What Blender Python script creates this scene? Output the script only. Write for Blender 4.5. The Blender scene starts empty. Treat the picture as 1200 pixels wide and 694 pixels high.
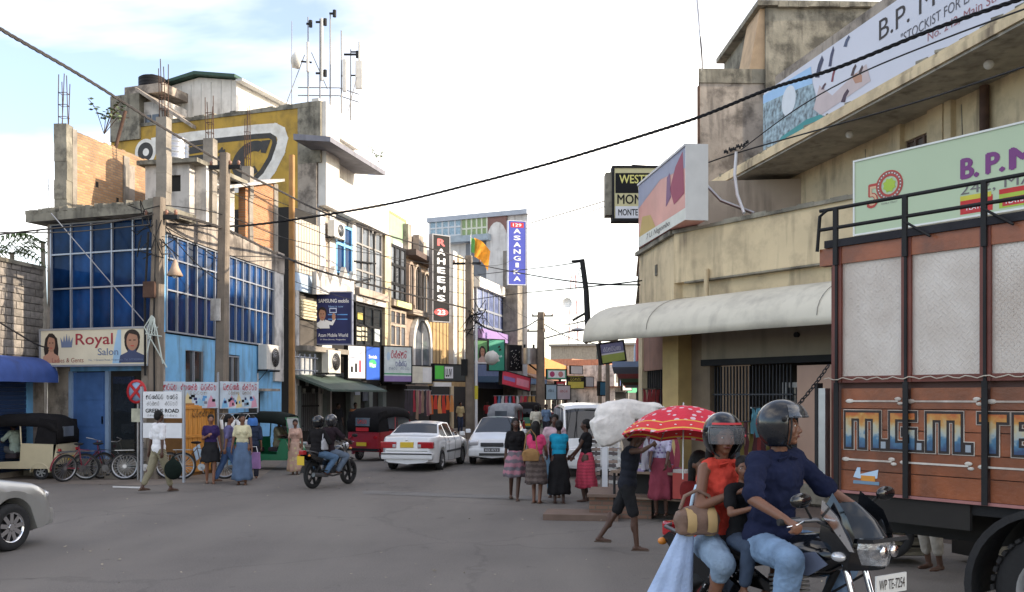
import bpy, bmesh, math, random
import numpy as np
from mathutils import Vector, Matrix, noise
R = math.radians
random.seed(7)
SC = bpy.context.scene
COL = SC.collection
# ------------------------------------------------------------------ camera
F, V0, H = 1100.0, 465.0, 2.07            # focal length and horizon in photo pixels, eye height in metres
cam = bpy.data.cameras.new('camera'); cam.sensor_width = 36; cam.lens = 36*F/1200
cam.shift_y = (V0-347)/1200; cam.clip_start = 0.1; cam.clip_end = 3000
co = bpy.data.objects.new('camera', cam); COL.objects.link(co)
co.location = (0, 0, H); co.rotation_euler = (R(90), 0, 0); SC.camera = co
SC.view_settings.view_transform = 'Standard'; SC.view_settings.look = 'None'
SC.view_settings.exposure = 1.93; SC.view_settings.gamma = 1
# ------------------------------------------------------------------ sky and sun
SUN_EL, SUN_AZ = R(21), R(96)              # low sun over the right-hand row, azimuth clockwise from +Y
w = bpy.data.worlds.new('World'); SC.world = w; w.use_nodes = True
nt = w.node_tree; nt.nodes.clear()
def wn(t, **k):
    n = nt.nodes.new(t)
    for a, b in k.items(): setattr(n, a, b)
    return n
sky = wn('ShaderNodeTexSky', sky_type='NISHITA'); sky.sun_disc = False
sky.sun_elevation = SUN_EL; sky.sun_rotation = SUN_AZ; sky.air_density = 1.0; sky.dust_density = 1.2; sky.ozone_density = 3.0
tc = wn('ShaderNodeTexCoord'); mp = wn('ShaderNodeMapping'); mp.inputs['Scale'].default_value = (1, 1, 2.6)
nz = wn('ShaderNodeTexNoise'); nz.inputs['Scale'].default_value = 1.15; nz.inputs['Detail'].default_value = 7; nz.inputs['Roughness'].default_value = .52
nz.inputs['Distortion'].default_value = .35
cr = wn('ShaderNodeValToRGB'); cr.color_ramp.elements[0].position = .47; cr.color_ramp.elements[1].position = .84
cr.color_ramp.elements[0].color = (.058, .058, .058, 1); cr.color_ramp.elements[1].color = (.85, .85, .85, 1)
mx = wn('ShaderNodeMix', data_type='RGBA'); mx.inputs['B'].default_value = (17.5, 15.3, 12.4, 1)
bg = wn('ShaderNodeBackground'); bg.inputs['Strength'].default_value = 0.085; ow = wn('ShaderNodeOutputWorld')
L = nt.links.new
L(tc.outputs['Generated'], mp.inputs['Vector']); L(mp.outputs['Vector'], nz.inputs['Vector']); L(nz.outputs['Fac'], cr.inputs['Fac'])
L(cr.outputs['Color'], mx.inputs['Factor']); L(sky.outputs['Color'], mx.inputs['A']); L(mx.outputs['Result'], bg.inputs['Color']); L(bg.outputs['Background'], ow.inputs['Surface'])
sl = bpy.data.lights.new('sun', 'SUN'); sl.energy = 2.0; sl.angle = R(0.6); sl.color = (1, .86, .68)
so = bpy.data.objects.new('sun', sl); COL.objects.link(so)
sd = Vector((math.sin(SUN_AZ)*math.cos(SUN_EL), math.cos(SUN_AZ)*math.cos(SUN_EL), math.sin(SUN_EL)))
so.rotation_euler = sd.to_track_quat('Z', 'Y').to_euler(); so.location = (30, 0, 40)

# ------------------------------------------------------------------ coordinates
def P(u, v, Y): return Vector(((u-600)*Y/F, Y, H-(v-V0)*Y/F))
def G(u, v):
    Y = H*F/(v-V0); return Vector(((u-600)*Y/F, Y, 0))
def sm(t): t = max(0., min(1., t)); return t*t*(3-2*t)
def gz(x, y): return .335*sm((8.4-y)/2.2)*sm((4.3-x)/1.9)

# ------------------------------------------------------------------ materials
MATS = {}
def mat(key, col, rough=.75, metal=0., var=.18, scale=3., bump=.15, streak=0., dirt=None, dirtcol=(.05, .045, .04), coat=0., emit=0., alpha=1., trans=0., spec=None, bscale=None, rnd=0):
    """generic procedural surface: base colour broken by noise, optional vertical streaks and blotches of dirt"""
    if key in MATS: return MATS[key]
    m = bpy.data.materials.new(key); m.use_nodes = True; MATS[key] = m
    t = m.node_tree; b = t.nodes['Principled BSDF']; N = t.nodes.new; K = t.links.new
    b.inputs['Roughness'].default_value = rough; b.inputs['Metallic'].default_value = metal
    if spec is not None: b.inputs['Specular IOR Level'].default_value = spec
    if coat: b.inputs['Coat Weight'].default_value = coat; b.inputs['Coat Roughness'].default_value = .06
    if trans: b.inputs['Transmission Weight'].default_value = trans
    if alpha < 1: b.inputs['Alpha'].default_value = alpha
    c = (*col[:3], 1)
    tcx = N('ShaderNodeTexCoord'); n1 = N('ShaderNodeTexNoise'); n1.inputs['Scale'].default_value = scale; n1.inputs['Detail'].default_value = 6
    K(tcx.outputs['Object'], n1.inputs['Vector'])
    mr = N('ShaderNodeMapRange'); mr.inputs['From Min'].default_value = .25; mr.inputs['From Max'].default_value = .75
    mr.inputs['To Min'].default_value = 1-var; mr.inputs['To Max'].default_value = 1+var
    K(n1.outputs['Fac'], mr.inputs['Value'])
    vm = N('ShaderNodeVectorMath'); vm.operation = 'SCALE'; vm.inputs[0].default_value = c[:3]; K(mr.outputs['Result'], vm.inputs['Scale'])
    out = vm.outputs['Vector']
    if rnd:
        oi = N('ShaderNodeObjectInfo'); rr = N('ShaderNodeMapRange'); rr.inputs['To Min'].default_value = 1-rnd; rr.inputs['To Max'].default_value = 1+rnd; K(oi.outputs['Random'], rr.inputs['Value']); v2 = N('ShaderNodeVectorMath'); v2.operation = 'SCALE'; K(out, v2.inputs[0]); K(rr.outputs['Result'], v2.inputs['Scale']); out = v2.outputs['Vector']
    def over(fac, colr):
        nonlocal out
        x = N('ShaderNodeMix'); x.data_type = 'RGBA'; K(fac, x.inputs['Factor']); K(out, x.inputs['A']); x.inputs['B'].default_value = (*colr, 1); out = x.outputs['Result']
    if streak:
        mpx = N('ShaderNodeMapping'); mpx.inputs['Scale'].default_value = (2.2, 2.2, .3); K(tcx.outputs['Object'], mpx.inputs['Vector'])
        n2 = N('ShaderNodeTexNoise'); n2.inputs['Scale'].default_value = 1.6; n2.inputs['Detail'].default_value = 8; K(mpx.outputs['Vector'], n2.inputs['Vector'])
        r2 = N('ShaderNodeMapRange'); r2.inputs['From Min'].default_value = .5; r2.inputs['From Max'].default_value = .72; r2.inputs['To Max'].default_value = streak; K(n2.outputs['Fac'], r2.inputs['Value'])
        n5 = N('ShaderNodeTexNoise'); n5.inputs['Scale'].default_value = .8; n5.inputs['Detail'].default_value = 6; K(tcx.outputs['Object'], n5.inputs['Vector'])
        r5 = N('ShaderNodeMapRange'); r5.inputs['From Min'].default_value = .38; r5.inputs['From Max'].default_value = .56; K(n5.outputs['Fac'], r5.inputs['Value'])
        mm = N('ShaderNodeMath'); mm.operation = 'MULTIPLY'; K(r2.outputs['Result'], mm.inputs[0]); K(r5.outputs['Result'], mm.inputs[1]); over(mm.outputs[0], dirtcol)
    if dirt:
        n3 = N('ShaderNodeTexNoise'); n3.inputs['Scale'].default_value = 1.3; n3.inputs['Detail'].default_value = 10; n3.inputs['Roughness'].default_value = .65; K(tcx.outputs['Object'], n3.inputs['Vector'])
        r3 = N('ShaderNodeMapRange'); r3.inputs['From Min'].default_value = .48; r3.inputs['From Max'].default_value = .62; r3.inputs['To Max'].default_value = dirt; K(n3.outputs['Fac'], r3.inputs['Value'])
        over(r3.outputs['Result'], dirtcol)
    K(out, b.inputs['Base Color'])
    if bump:
        n4 = N('ShaderNodeTexNoise'); n4.inputs['Scale'].default_value = bscale or scale*8; n4.inputs['Detail'].default_value = 4; K(tcx.outputs['Object'], n4.inputs['Vector'])
        bp = N('ShaderNodeBump'); bp.inputs['Strength'].default_value = bump; bp.inputs['Distance'].default_value = .02; K(n4.outputs['Fac'], bp.inputs['Height']); K(bp.outputs['Normal'], b.inputs['Normal'])
    if emit: K(out, b.inputs['Emission Color']); b.inputs['Emission Strength'].default_value = emit
    return m
def flat(col, rough=.6, **k):
    key = 'paint_%02x%02x%02x_%d' % (int(col[0]*255), int(col[1]*255), int(col[2]*255), int(rough*10))
    if k: key += '_' + '_'.join(f'{a}{b}' for a, b in sorted(k.items()))
    k.setdefault('var', .08); k.setdefault('bump', .03)
    return mat(key, col, rough, **k)
def brick_mat(key, c1, c2, mortar, bw=.22, bh=.075, dirt=.3, rot=0):
    m = bpy.data.materials.new(key); m.use_nodes = True; t = m.node_tree; b = t.nodes['Principled BSDF']; N = t.nodes.new; K = t.links.new
    b.inputs['Roughness'].default_value = .9
    tcx = N('ShaderNodeTexCoord'); sp = N('ShaderNodeSeparateXYZ'); cb = N('ShaderNodeCombineXYZ'); K(tcx.outputs['Object'], sp.inputs[0])
    K(sp.outputs['Y' if rot else 'X'], cb.inputs['X']); K(sp.outputs['Z'], cb.inputs['Y'])
    br = N('ShaderNodeTexBrick'); br.inputs['Scale'].default_value = 1; br.inputs['Brick Width'].default_value = bw; br.inputs['Row Height'].default_value = bh
    br.inputs['Mortar Size'].default_value = .011; br.inputs['Mortar Smooth'].default_value = .3
    br.inputs['Color1'].default_value = (*c1, 1); br.inputs['Color2'].default_value = (*c2, 1); br.inputs['Mortar'].default_value = (*mortar, 1); K(cb.outputs[0], br.inputs['Vector'])
    n3 = N('ShaderNodeTexNoise'); n3.inputs['Scale'].default_value = .9; n3.inputs['Detail'].default_value = 10; K(tcx.outputs['Object'], n3.inputs['Vector'])
    r3 = N('ShaderNodeMapRange'); r3.inputs['From Min'].default_value = .5; r3.inputs['From Max'].default_value = .68; r3.inputs['To Max'].default_value = dirt; K(n3.outputs['Fac'], r3.inputs['Value'])
    x = N('ShaderNodeMix'); x.data_type = 'RGBA'; K(r3.outputs['Result'], x.inputs['Factor']); K(br.outputs['Color'], x.inputs['A']); x.inputs['B'].default_value = (.13, .1, .075, 1)
    K(x.outputs['Result'], b.inputs['Base Color'])
    bp = N('ShaderNodeBump'); bp.inputs['Strength'].default_value = .7; bp.inputs['Distance'].default_value = .02; bp.invert = True; K(br.outputs['Fac'], bp.inputs['Height']); K(bp.outputs['Normal'], b.inputs['Normal'])
    return m

# ------------------------------------------------------------------ mesh builder
class MB:
    def __init__(s): s.v = []; s.f = []; s.sm = []
    def add(s, vs, fs, smooth=False):
        n = len(s.v); s.v += [tuple(p) for p in vs]; s.f += [tuple(i+n for i in f) for f in fs]; s.sm += [smooth]*len(fs); return s
    def box(s, x0, x1, y0, y1, z0, z1, m=None):
        vs = [Vector((x, y, z)) for z in (z0, z1) for y in (y0, y1) for x in (x0, x1)]
        if m is not None: vs = [m @ p for p in vs]
        return s.add(vs, [(0, 2, 3, 1), (4, 5, 7, 6), (0, 1, 5, 4), (2, 6, 7, 3), (0, 4, 6, 2), (1, 3, 7, 5)])
    def cbox(s, c, d, rz=0, m=None):
        mm = Matrix.Translation(c) @ Matrix.Rotation(rz, 4, 'Z')
        if m is not None: mm = Matrix.Translation(c) @ m
        return s.box(-d[0]/2, d[0]/2, -d[1]/2, d[1]/2, -d[2]/2, d[2]/2, mm)
    def rbox(s, x0, x1, y0, y1, z0, z1, r=.02, m=None):
        """box with chamfered edges"""
        a = [(x0, x1), (y0, y1), (z0, z1)]; bmx = bmesh.new()
        vs = [bmx.verts.new((x, y, z)) for z in a[2] for y in a[1] for x in a[0]]
        for f in [(0, 2, 3, 1), (4, 5, 7, 6), (0, 1, 5, 4), (2, 6, 7, 3), (0, 4, 6, 2), (1, 3, 7, 5)]: bmx.faces.new([vs[i] for i in f])
        bmesh.ops.bevel(bmx, geom=bmx.edges[:], offset=r, segments=2, affect='EDGES', profile=.6)
        bmx.verts.index_update(); pts = [(m @ v.co if m is not None else v.co.copy()) for v in bmx.verts]
        s.add(pts, [tuple(v.index for v in f.verts) for f in bmx.faces]); bmx.free(); return s
    def ring(s, c, d, r, seg, e=None, a0=0):
        d = d.normalized(); e = e or d.orthogonal().normalized(); g = d.cross(e)
        return [c + (e*math.cos(a0+2*math.pi*i/seg) + g*math.sin(a0+2*math.pi*i/seg))*r for i in range(seg)]
    def cyl(s, p0, p1, r0, r1=None, seg=10, caps=True, smooth=True):
        p0 = Vector(p0); p1 = Vector(p1); r1 = r0 if r1 is None else r1; d = p1-p0
        if d.length < 1e-6: return s
        e = d.orthogonal().normalized(); a = s.ring(p0, d, r0, seg, e); b = s.ring(p1, d, r1, seg, e)
        s.add(a+b, [(i, (i+1) % seg, seg+(i+1) % seg, seg+i) for i in range(seg)], smooth)
        if caps: s.add(a, [tuple(range(seg))[::-1]]); s.add(b, [tuple(range(seg))])
        return s
    def tube(s, pts, r, seg=8, closed=False, smooth=True):
        pts = [Vector(p) for p in pts]; n = len(pts); rs = r if isinstance(r, (list, tuple)) else [r]*n; vs = []; e = None
        for i, p in enumerate(pts):
            a = pts[i-1] if (i or closed) else p; b = pts[(i+1) % n] if (i < n-1 or closed) else p; d = (b-a).normalized()
            if e is None: e = d.orthogonal().normalized()
            e = (e - d*e.dot(d)); e = e.normalized() if e.length > 1e-5 else d.orthogonal().normalized()
            vs += s.ring(p, d, rs[i], seg, e)
        k = n if closed else n-1
        fs = [(j*seg+i, j*seg+(i+1) % seg, ((j+1) % n)*seg+(i+1) % seg, ((j+1) % n)*seg+i) for j in range(k) for i in range(seg)]
        s.add(vs, fs, smooth)
        if not closed: s.add(vs[:seg], [tuple(range(seg))[::-1]]); s.add(vs[-seg:], [tuple(range(seg))])
        return s
    def ell(s, c, r, seg=14, rings=9, m=None):
        c = Vector(c); r = (r, r, r) if not hasattr(r, '__len__') else r; vs = []
        for j in range(rings+1):
            t = math.pi*j/rings
            for i in range(seg):
                a = 2*math.pi*i/seg; p = Vector((r[0]*math.sin(t)*math.cos(a), r[1]*math.sin(t)*math.sin(a), r[2]*math.cos(t)))
                vs.append(c + (m @ p if m is not None else p))
        return s.add(vs, [(j*seg+i, (j+1)*seg+i, (j+1)*seg+(i+1) % seg, j*seg+(i+1) % seg) for j in range(rings) for i in range(seg)], True)
    def cap(s, p0, p1, r0, r1=None, seg=12):
        """tapered capsule"""
        p0 = Vector(p0); p1 = Vector(p1); r1 = r0 if r1 is None else r1; d = p1-p0
        if d.length < 1e-5: return s.ell(p0, max(r0, r1), seg, 7)
        q = d.to_track_quat('Z', 'Y').to_matrix(); L_ = d.length; vs = []; hs = []
        for k in range(4): t = math.pi/2*(1-k/4.); hs.append((-r0*math.sin(t), r0*math.cos(t)))
        hs.append((0, r0)); hs.append((L_, r1))
        for k in range(1, 5): t = math.pi/2*k/4.; hs.append((L_+r1*math.sin(t), max(r1*math.cos(t), 1e-4)))
        for z, r in hs:
            for i in range(seg): a = 2*math.pi*i/seg; vs.append(p0 + q @ Vector((max(r, 1e-4)*math.cos(a), max(r, 1e-4)*math.sin(a), z)))
        n = len(hs)
        s.add(vs, [(j*seg+i, j*seg+(i+1) % seg, (j+1)*seg+(i+1) % seg, (j+1)*seg+i) for j in range(n-1) for i in range(seg)] + [tuple(range(seg))[::-1], tuple((n-1)*seg+i for i in range(seg))], True)
        return s
    def lathe(s, prof, seg=24, m=None, smooth=True, a0=0, a1=2*math.pi):
        """prof: (radius, height) pairs round the Z axis"""
        full = abs(a1-a0-2*math.pi) < 1e-6; k = seg if full else seg+1; vs = []
        for r, z in prof:
            for i in range(k):
                a = a0+(a1-a0)*i/seg; p = Vector((r*math.cos(a), r*math.sin(a), z)); vs.append(m @ p if m is not None else p)
        return s.add(vs, [(j*k+i, j*k+(i+1) % k, (j+1)*k+(i+1) % k, (j+1)*k+i) for j in range(len(prof)-1) for i in range(seg)], smooth)
    def prism(s, pts, a, b, axis='y', m=None):
        """polygon pts in the plane across axis, extruded from a to b"""
        def mk(p, t):
            q = Vector((p[0], t, p[1])) if axis == 'y' else (Vector((t, p[0], p[1])) if axis == 'x' else Vector((p[0], p[1], t)))
            return m @ q if m is not None else q
        n = len(pts); vs = [mk(p, a) for p in pts]+[mk(p, b) for p in pts]
        return s.add(vs, [tuple(range(n))[::-1], tuple(range(n, 2*n))]+[(i, (i+1) % n, n+(i+1) % n, n+i) for i in range(n)])
    def grid(s, rows, smooth=True, closed=False):
        n = len(rows[0]); vs = [p for r in rows for p in r]; k = n if closed else n-1
        return s.add(vs, [(j*n+i, j*n+(i+1) % n, (j+1)*n+(i+1) % n, (j+1)*n+i) for j in range(len(rows)-1) for i in range(k)], smooth)
    def mesh(s, name):
        me = bpy.data.meshes.new(name); me.from_pydata(s.v, [], s.f)
        me.polygons.foreach_set('use_smooth', s.sm); return me
    def build(s, name, m, parent=None, recalc=True):
        me = s.mesh(name)
        if recalc:
            b = bmesh.new(); b.from_mesh(me); bmesh.ops.recalc_face_normals(b, faces=b.faces[:]); b.to_mesh(me); b.free()
        if m: me.materials.append(m)
        o = bpy.data.objects.new(name, me); COL.objects.link(o)
        if parent: o.parent = parent
        return o
def part(name, me, m, parent, loc=(0, 0, 0), rot=(0, 0, 0), scale=(1, 1, 1)):
    """object from an existing mesh (shared data)"""
    if m and not me.materials: me.materials.append(m)
    o = bpy.data.objects.new(name, me); COL.objects.link(o); o.parent = parent; o.location = loc; o.rotation_euler = rot; o.scale = scale; return o
def tag(o, label=None, cat=None, group=None, kind=None):
    if label: o['label'] = label
    if cat: o['category'] = cat
    if group: o['group'] = group
    if kind: o['kind'] = kind
    return o
def thing(name, label, cat, loc=(0, 0, 0), rz=0, group=None):
    o = bpy.data.objects.new(name, None); COL.objects.link(o); o.location = loc; o.rotation_euler = (0, 0, rz); o.empty_display_size = .2
    return tag(o, label, cat, group)
def copy_tree(o, parent=None):
    c = o.copy(); COL.objects.link(c)
    if parent: c.parent = parent
    for ch in [k for k in bpy.data.objects if k.parent == o]: copy_tree(ch, c)
    return c
DG = None
def evaluated(me, mods, name):
    """mesh after modifiers; mods: list of (type, settings)"""
    o = bpy.data.objects.new('tmp', me); COL.objects.link(o)
    for t, st in mods:
        md = o.modifiers.new(t, t)
        for a, b in st.items(): setattr(md, a, b)
    dg = bpy.context.evaluated_depsgraph_get(); dg.update()
    r = bpy.data.meshes.new_from_object(o.evaluated_get(dg)); r.name = name
    bpy.data.objects.remove(o); bpy.data.meshes.remove(me); return r
CREASE = {}
def crease(size, strength):
    k = (size, strength)
    if k not in CREASE: CREASE[k] = bpy.data.textures.new('folds', 'CLOUDS'); CREASE[k].noise_scale = size; CREASE[k].noise_depth = 1
    return ('DISPLACE', dict(texture=CREASE[k], strength=strength, mid_level=.5, texture_coords='LOCAL'))
def organic(mb, name, m, parent, vox=.014, smooth=4, fac=.6, folds=()):
    """fuse overlapping closed shapes into one continuous skin"""
    me = mb.mesh(name)
    r = evaluated(me, [('REMESH', dict(mode='VOXEL', voxel_size=vox, use_smooth_shade=True)), ('SMOOTH', dict(iterations=smooth, factor=fac))]+list(folds), name)
    r.materials.clear(); r.materials.append(m)
    o = bpy.data.objects.new(name, r); COL.objects.link(o)
    if parent: o.parent = parent
    return o
class Frame:
    """a vertical wall plane through ground points A (left) and B (right); local x along, -y outward, z up"""
    def __init__(s, A, B):
        s.A = Vector((A[0], A[1], 0)); s.B = Vector((B[0], B[1], 0)); d = s.B-s.A; s.len = d.length; s.d = d/s.len; s.rz = math.atan2(s.d.y, s.d.x); s.n = Vector((-s.d.y, s.d.x, 0))
    def at(s, u, v, off=0):
        """local x, z where the line of sight of photo pixel u, v meets the plane moved off metres outward"""
        r = Vector(((u-600)/F, 1, -(v-V0)/F)); A = s.A - s.n*off; o = Vector((0, 0, H))
        t = (A-o).dot(s.n)/r.dot(s.n); p = o + r*t; return (p-s.A).dot(s.d), p.z
    def w(s, x, y, z): return s.A + s.d*x + s.n*y + Vector((0, 0, z))
    def thing(s, name, label, cat, x=0, y=0, z=0, group=None): return thing(name, label, cat, s.w(x, y, z), s.rz, group)
# ------------------------------------------------------------------ lettering
def text_mesh(body, size=1., ext=0., bold=0., shear=0., align='CENTER'):
    bold, fat = 0, bold
    cu = bpy.data.curves.new('lettering', 'FONT'); cu.body = body; cu.size = size; cu.extrude = ext; cu.offset = bold; cu.shear = shear; cu.align_x = align; cu.align_y = 'CENTER'; cu.resolution_u = 3
    o = bpy.data.objects.new('t', cu); COL.objects.link(o); dg = bpy.context.evaluated_depsgraph_get(); dg.update()
    me = bpy.data.meshes.new_from_object(o.evaluated_get(dg)); bpy.data.objects.remove(o); bpy.data.curves.remove(cu); me.name = 'lettering'
    if fat > 0:  # heavier strokes: copies nudged sideways, each a hair in front of the last
        b = bmesh.new(); 
        for dx, dy, dz in ((0, 0, 0), (fat, 0, .004), (-fat, 0, .008), (0, fat*.7, .012), (0, -fat*.7, .016)):
            k = len(b.verts); b.from_mesh(me); b.verts.ensure_lookup_table()
            for v in b.verts[k:]: v.co += Vector((dx, dy, dz))
        b.to_mesh(me); b.free()
    return me
def lettering(body, w_, h_, x, z, y, m, parent, bold=0., name='lettering', shear=0.):
    """text fitted into w_ x h_ metres, upright on a board facing local -y"""
    me = text_mesh(body, 1., 0, bold, shear); n = len(me.vertices)
    if not n: return None
    c = np.empty(n*3); me.vertices.foreach_get('co', c); c = c.reshape(-1, 3); lo, hi = c.min(0), c.max(0); sp = np.maximum(hi-lo, 1e-4)
    q = np.zeros_like(c); q[:, 0] = (c[:, 0]-(lo[0]+hi[0])/2)*w_/sp[0]+x; q[:, 2] = (c[:, 1]-(lo[1]+hi[1])/2)*h_/sp[1]+z; q[:, 1] = y-c[:, 2]*.06
    me.vertices.foreach_set('co', q.ravel()); me.materials.append(m)
    o = bpy.data.objects.new(name, me); COL.objects.link(o); o.parent = parent; return o
# rounded letters of the local script, drawn as strokes on a unit square
def _arc(cx, cy, rx, ry, a0, a1, n=9): return [(cx+rx*math.cos(R(a0+(a1-a0)*i/n)), cy+ry*math.sin(R(a0+(a1-a0)*i/n))) for i in range(n+1)]
GL = {
 'g': [_arc(.3, .4, .28, .4, 70, 300), _arc(.3, .55, .12, .12, 0, 360), _arc(.68, .4, .27, .4, 180, -60)],
 'r': [_arc(.45, .35, .35, .33, 150, 400), _arc(.5, .82, .2, .13, 180, 0), [(.3, .82), (.25, .55)]],
 'n': [_arc(.22, .35, .18, .25, 30, 360), [(.4, .35), (.4, .1)], _arc(.65, .4, .25, .4, 170, -90), _arc(.7, .9, .12, .1, 0, 300)],
 's': [_arc(.25, .35, .2, .3, 90, 360), _arc(.65, .35, .25, .35, 180, 420), _arc(.45, .8, .3, .15, 180, 20)],
 'p': [[(.1, .7), (.1, .25)], _arc(.4, .3, .3, .28, 180, 360), [(.7, .3), (.7, .75)], _arc(.22, .7, .12, .12, 0, 360)],
 'a': [_arc(.3, .4, .24, .3, 0, 360), [(.54, .8), (.6, .1)], _arc(.78, .45, .18, .35, 100, -150)],
 'l': [_arc(.4, .35, .36, .34, 110, 400), _arc(.5, .5, .14, .14, 0, 330), _arc(.75, .8, .15, .14, 180, -60)],
 'k': [_arc(.3, .35, .25, .32, 0, 360), _arc(.72, .42, .22, .4, 160, -140), [(.5, .35), (.5, .95)], _arc(.5, .95, .2, .08, 180, 40)],
 'o': [_arc(.45, .4, .35, .38, -240, 80), _arc(.55, .88, .22, .12, 200, -20)],
 'i': [_arc(.35, .3, .25, .28, 0, 360), _arc(.4, .85, .28, .14, 190, -10)]}
def script(word, w_, h_, x, z, y, m, parent, wt=.09, name='lettering'):
    mb = MB(); n = len(word); cw = w_/max(n, 1)
    for k, ch in enumerate(word):
        if ch == ' ': continue
        for st in GL[ch]:
            pts = [Vector((x-w_/2+(k+.05+p[0]*.9)*cw, y, z-h_/2+p[1]*h_)) for p in st]; t = wt*h_/2
            for a, b in zip(pts, pts[1:]):
                d = (b-a)
                if d.length < 1e-6: continue
                d.normalize(); q = Vector((-d.z, 0, d.x))*t; a2 = a-d*t*.5; b2 = b+d*t*.5
                mb.add([a2-q, b2-q, b2+q, a2+q], [(0, 1, 2, 3)])
    return mb.build(name, m, parent, recalc=False)
def catenary(a, b, sag, n=20):
    return [Vector(a).lerp(Vector(b), i/n) + Vector((0, 0, -4*sag*(i/n)*(1-i/n))) for i in range(n+1)]
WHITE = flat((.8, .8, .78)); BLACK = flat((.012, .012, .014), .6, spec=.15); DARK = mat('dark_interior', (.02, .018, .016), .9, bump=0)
CHROME = mat('chrome', (.75, .75, .76), .12, 1., var=.03, bump=0); STEEL = mat('steel', (.35, .35, .36), .35, .9, var=.2, bump=.05)
RUBBER = mat('rubber', (.018, .018, .019), .85, var=.3, bump=.3); IRON = mat('black_iron', (.016, .016, .017), .65, 0, var=.3, spec=.25)
GLASSB = mat('dark_glass', (.02, .025, .03), .05, 0, var=.2, bump=0, spec=.8)
CONC = mat('concrete', (.27, .24, .2), .9, var=.3, scale=2.5, bump=.4, streak=.7, dirt=.35)
def bx(name, m, parent, x0, x1, y0, y1, z0, z1): return MB().box(x0, x1, y0, y1, z0, z1).build(name, m, parent, recalc=False)
UB = {}
def ub(name, m, parent, x0, x1, y0, y1, z0, z1, rot=(0, 0, 0)):
    """one of many alike boxes: shared unit mesh, scaled"""
    k = (name, m.name)
    if k not in UB: me = MB().rbox(-.5, .5, -.5, .5, -.5, .5, .03).mesh(name) if 'brick' in name or 'block' in name else MB().box(-.5, .5, -.5, .5, -.5, .5).mesh(name); me.materials.append(m); UB[k] = me
    return part(name, UB[k], None, parent, ((x0+x1)/2, (y0+y1)/2, (z0+z1)/2), rot, (x1-x0, y1-y0, z1-z0))
# ------------------------------------------------------------------ materials of the place
def asphalt():
    m = bpy.data.materials.new('asphalt'); m.use_nodes = True; t = m.node_tree; b = t.nodes['Principled BSDF']; N = t.nodes.new; K = t.links.new
    tcx = N('ShaderNodeTexCoord'); b.inputs['Roughness'].default_value = .82; b.inputs['Specular IOR Level'].default_value = .35
    def nz(s, d, r=.6, dist=0):
        n = N('ShaderNodeTexNoise'); n.inputs['Scale'].default_value = s; n.inputs['Detail'].default_value = d; n.inputs['Roughness'].default_value = r; n.inputs['Distortion'].default_value = dist; K(tcx.outputs['Object'], n.inputs['Vector']); return n.outputs['Fac']
    def ramp(f, p0, p1, c0, c1):
        r = N('ShaderNodeValToRGB'); r.color_ramp.elements[0].position = p0; r.color_ramp.elements[1].position = p1; r.color_ramp.elements[0].color = (*c0, 1); r.color_ramp.elements[1].color = (*c1, 1); K(f, r.inputs['Fac']); return r.outputs['Color']
    def mixc(f, a, c, mode='MIX'):
        x = N('ShaderNodeMix'); x.data_type = 'RGBA'; x.blend_type = mode
        if isinstance(f, float): x.inputs['Factor'].default_value = f
        else: K(f, x.inputs['Factor'])
        K(a, x.inputs['A']); K(c, x.inputs['B']); return x.outputs['Result']
    base = ramp(nz(.35, 5), .35, .65, (.125, .111, .099), (.18, .161, .143))
    fine = ramp(nz(55, 2), .3, .75, (.6, .6, .6), (1.35, 1.33, 1.3)); c = mixc(1., base, fine, 'MULTIPLY')
    v = N('ShaderNodeTexVoronoi'); v.inputs['Scale'].default_value = 90; K(tcx.outputs['Object'], v.inputs['Vector'])
    c = mixc(.35, c, ramp(v.outputs['Distance'], .1, .5, (.03, .03, .03), (.16, .15, .145)))
    # worn lighter wheel tracks and dusty patches
    st = N('ShaderNodeMapping'); st.inputs['Scale'].default_value = (.55, .12, 1); st.inputs['Rotation'].default_value = (0, 0, R(12)); K(tcx.outputs['Object'], st.inputs['Vector'])
    n2 = N('ShaderNodeTexNoise'); n2.inputs['Scale'].default_value = 1.1; n2.inputs['Detail'].default_value = 6; K(st.outputs['Vector'], n2.inputs['Vector'])
    f = ramp(n2.outputs['Fac'], .42, .62, (0, 0, 0), (.7, .7, .7)); dust = N('ShaderNodeRGB'); dust.outputs[0].default_value = (.185, .168, .15, 1); c = mixc(f, c, dust.outputs[0])
    # oil spots, tar seams
    f2 = ramp(nz(1.9, 8, .7), .62, .7, (0, 0, 0), (.5, .5, .5)); tar = N('ShaderNodeRGB'); tar.outputs[0].default_value = (.04, .037, .035, 1); c = mixc(f2, c, tar.outputs[0])
    v2 = N('ShaderNodeTexVoronoi'); v2.feature = 'DISTANCE_TO_EDGE'; v2.inputs['Scale'].default_value = .22; dn = N('ShaderNodeTexNoise'); dn.inputs['Scale'].default_value = 1.2; dn.inputs['Detail'].default_value = 5; K(tcx.outputs['Object'], dn.inputs['Vector'])
    ad = N('ShaderNodeMix'); ad.data_type = 'RGBA'; ad.blend_type = 'ADD'; ad.inputs['Factor'].default_value = 1.6; K(tcx.outputs['Object'], ad.inputs['A']); K(dn.outputs['Color'], ad.inputs['B']); K(ad.outputs['Result'], v2.inputs['Vector'])
    c = mixc(ramp(v2.outputs['Distance'], .004, .011, (.2, .2, .2), (0, 0, 0)), c, tar.outputs[0])
    spk = N('ShaderNodeRGB'); spk.outputs[0].default_value = (.3, .28, .25, 1); c = mixc(ramp(nz(26, 2), .72, .76, (0, 0, 0), (.6, .6, .6)), c, spk.outputs[0])
    K(c, b.inputs['Base Color'])
    bp = N('ShaderNodeBump'); bp.inputs['Strength'].default_value = .5; bp.inputs['Distance'].default_value = .012; K(nz(70, 3), bp.inputs['Height']); K(bp.outputs['Normal'], b.inputs['Normal'])
    return m
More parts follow.
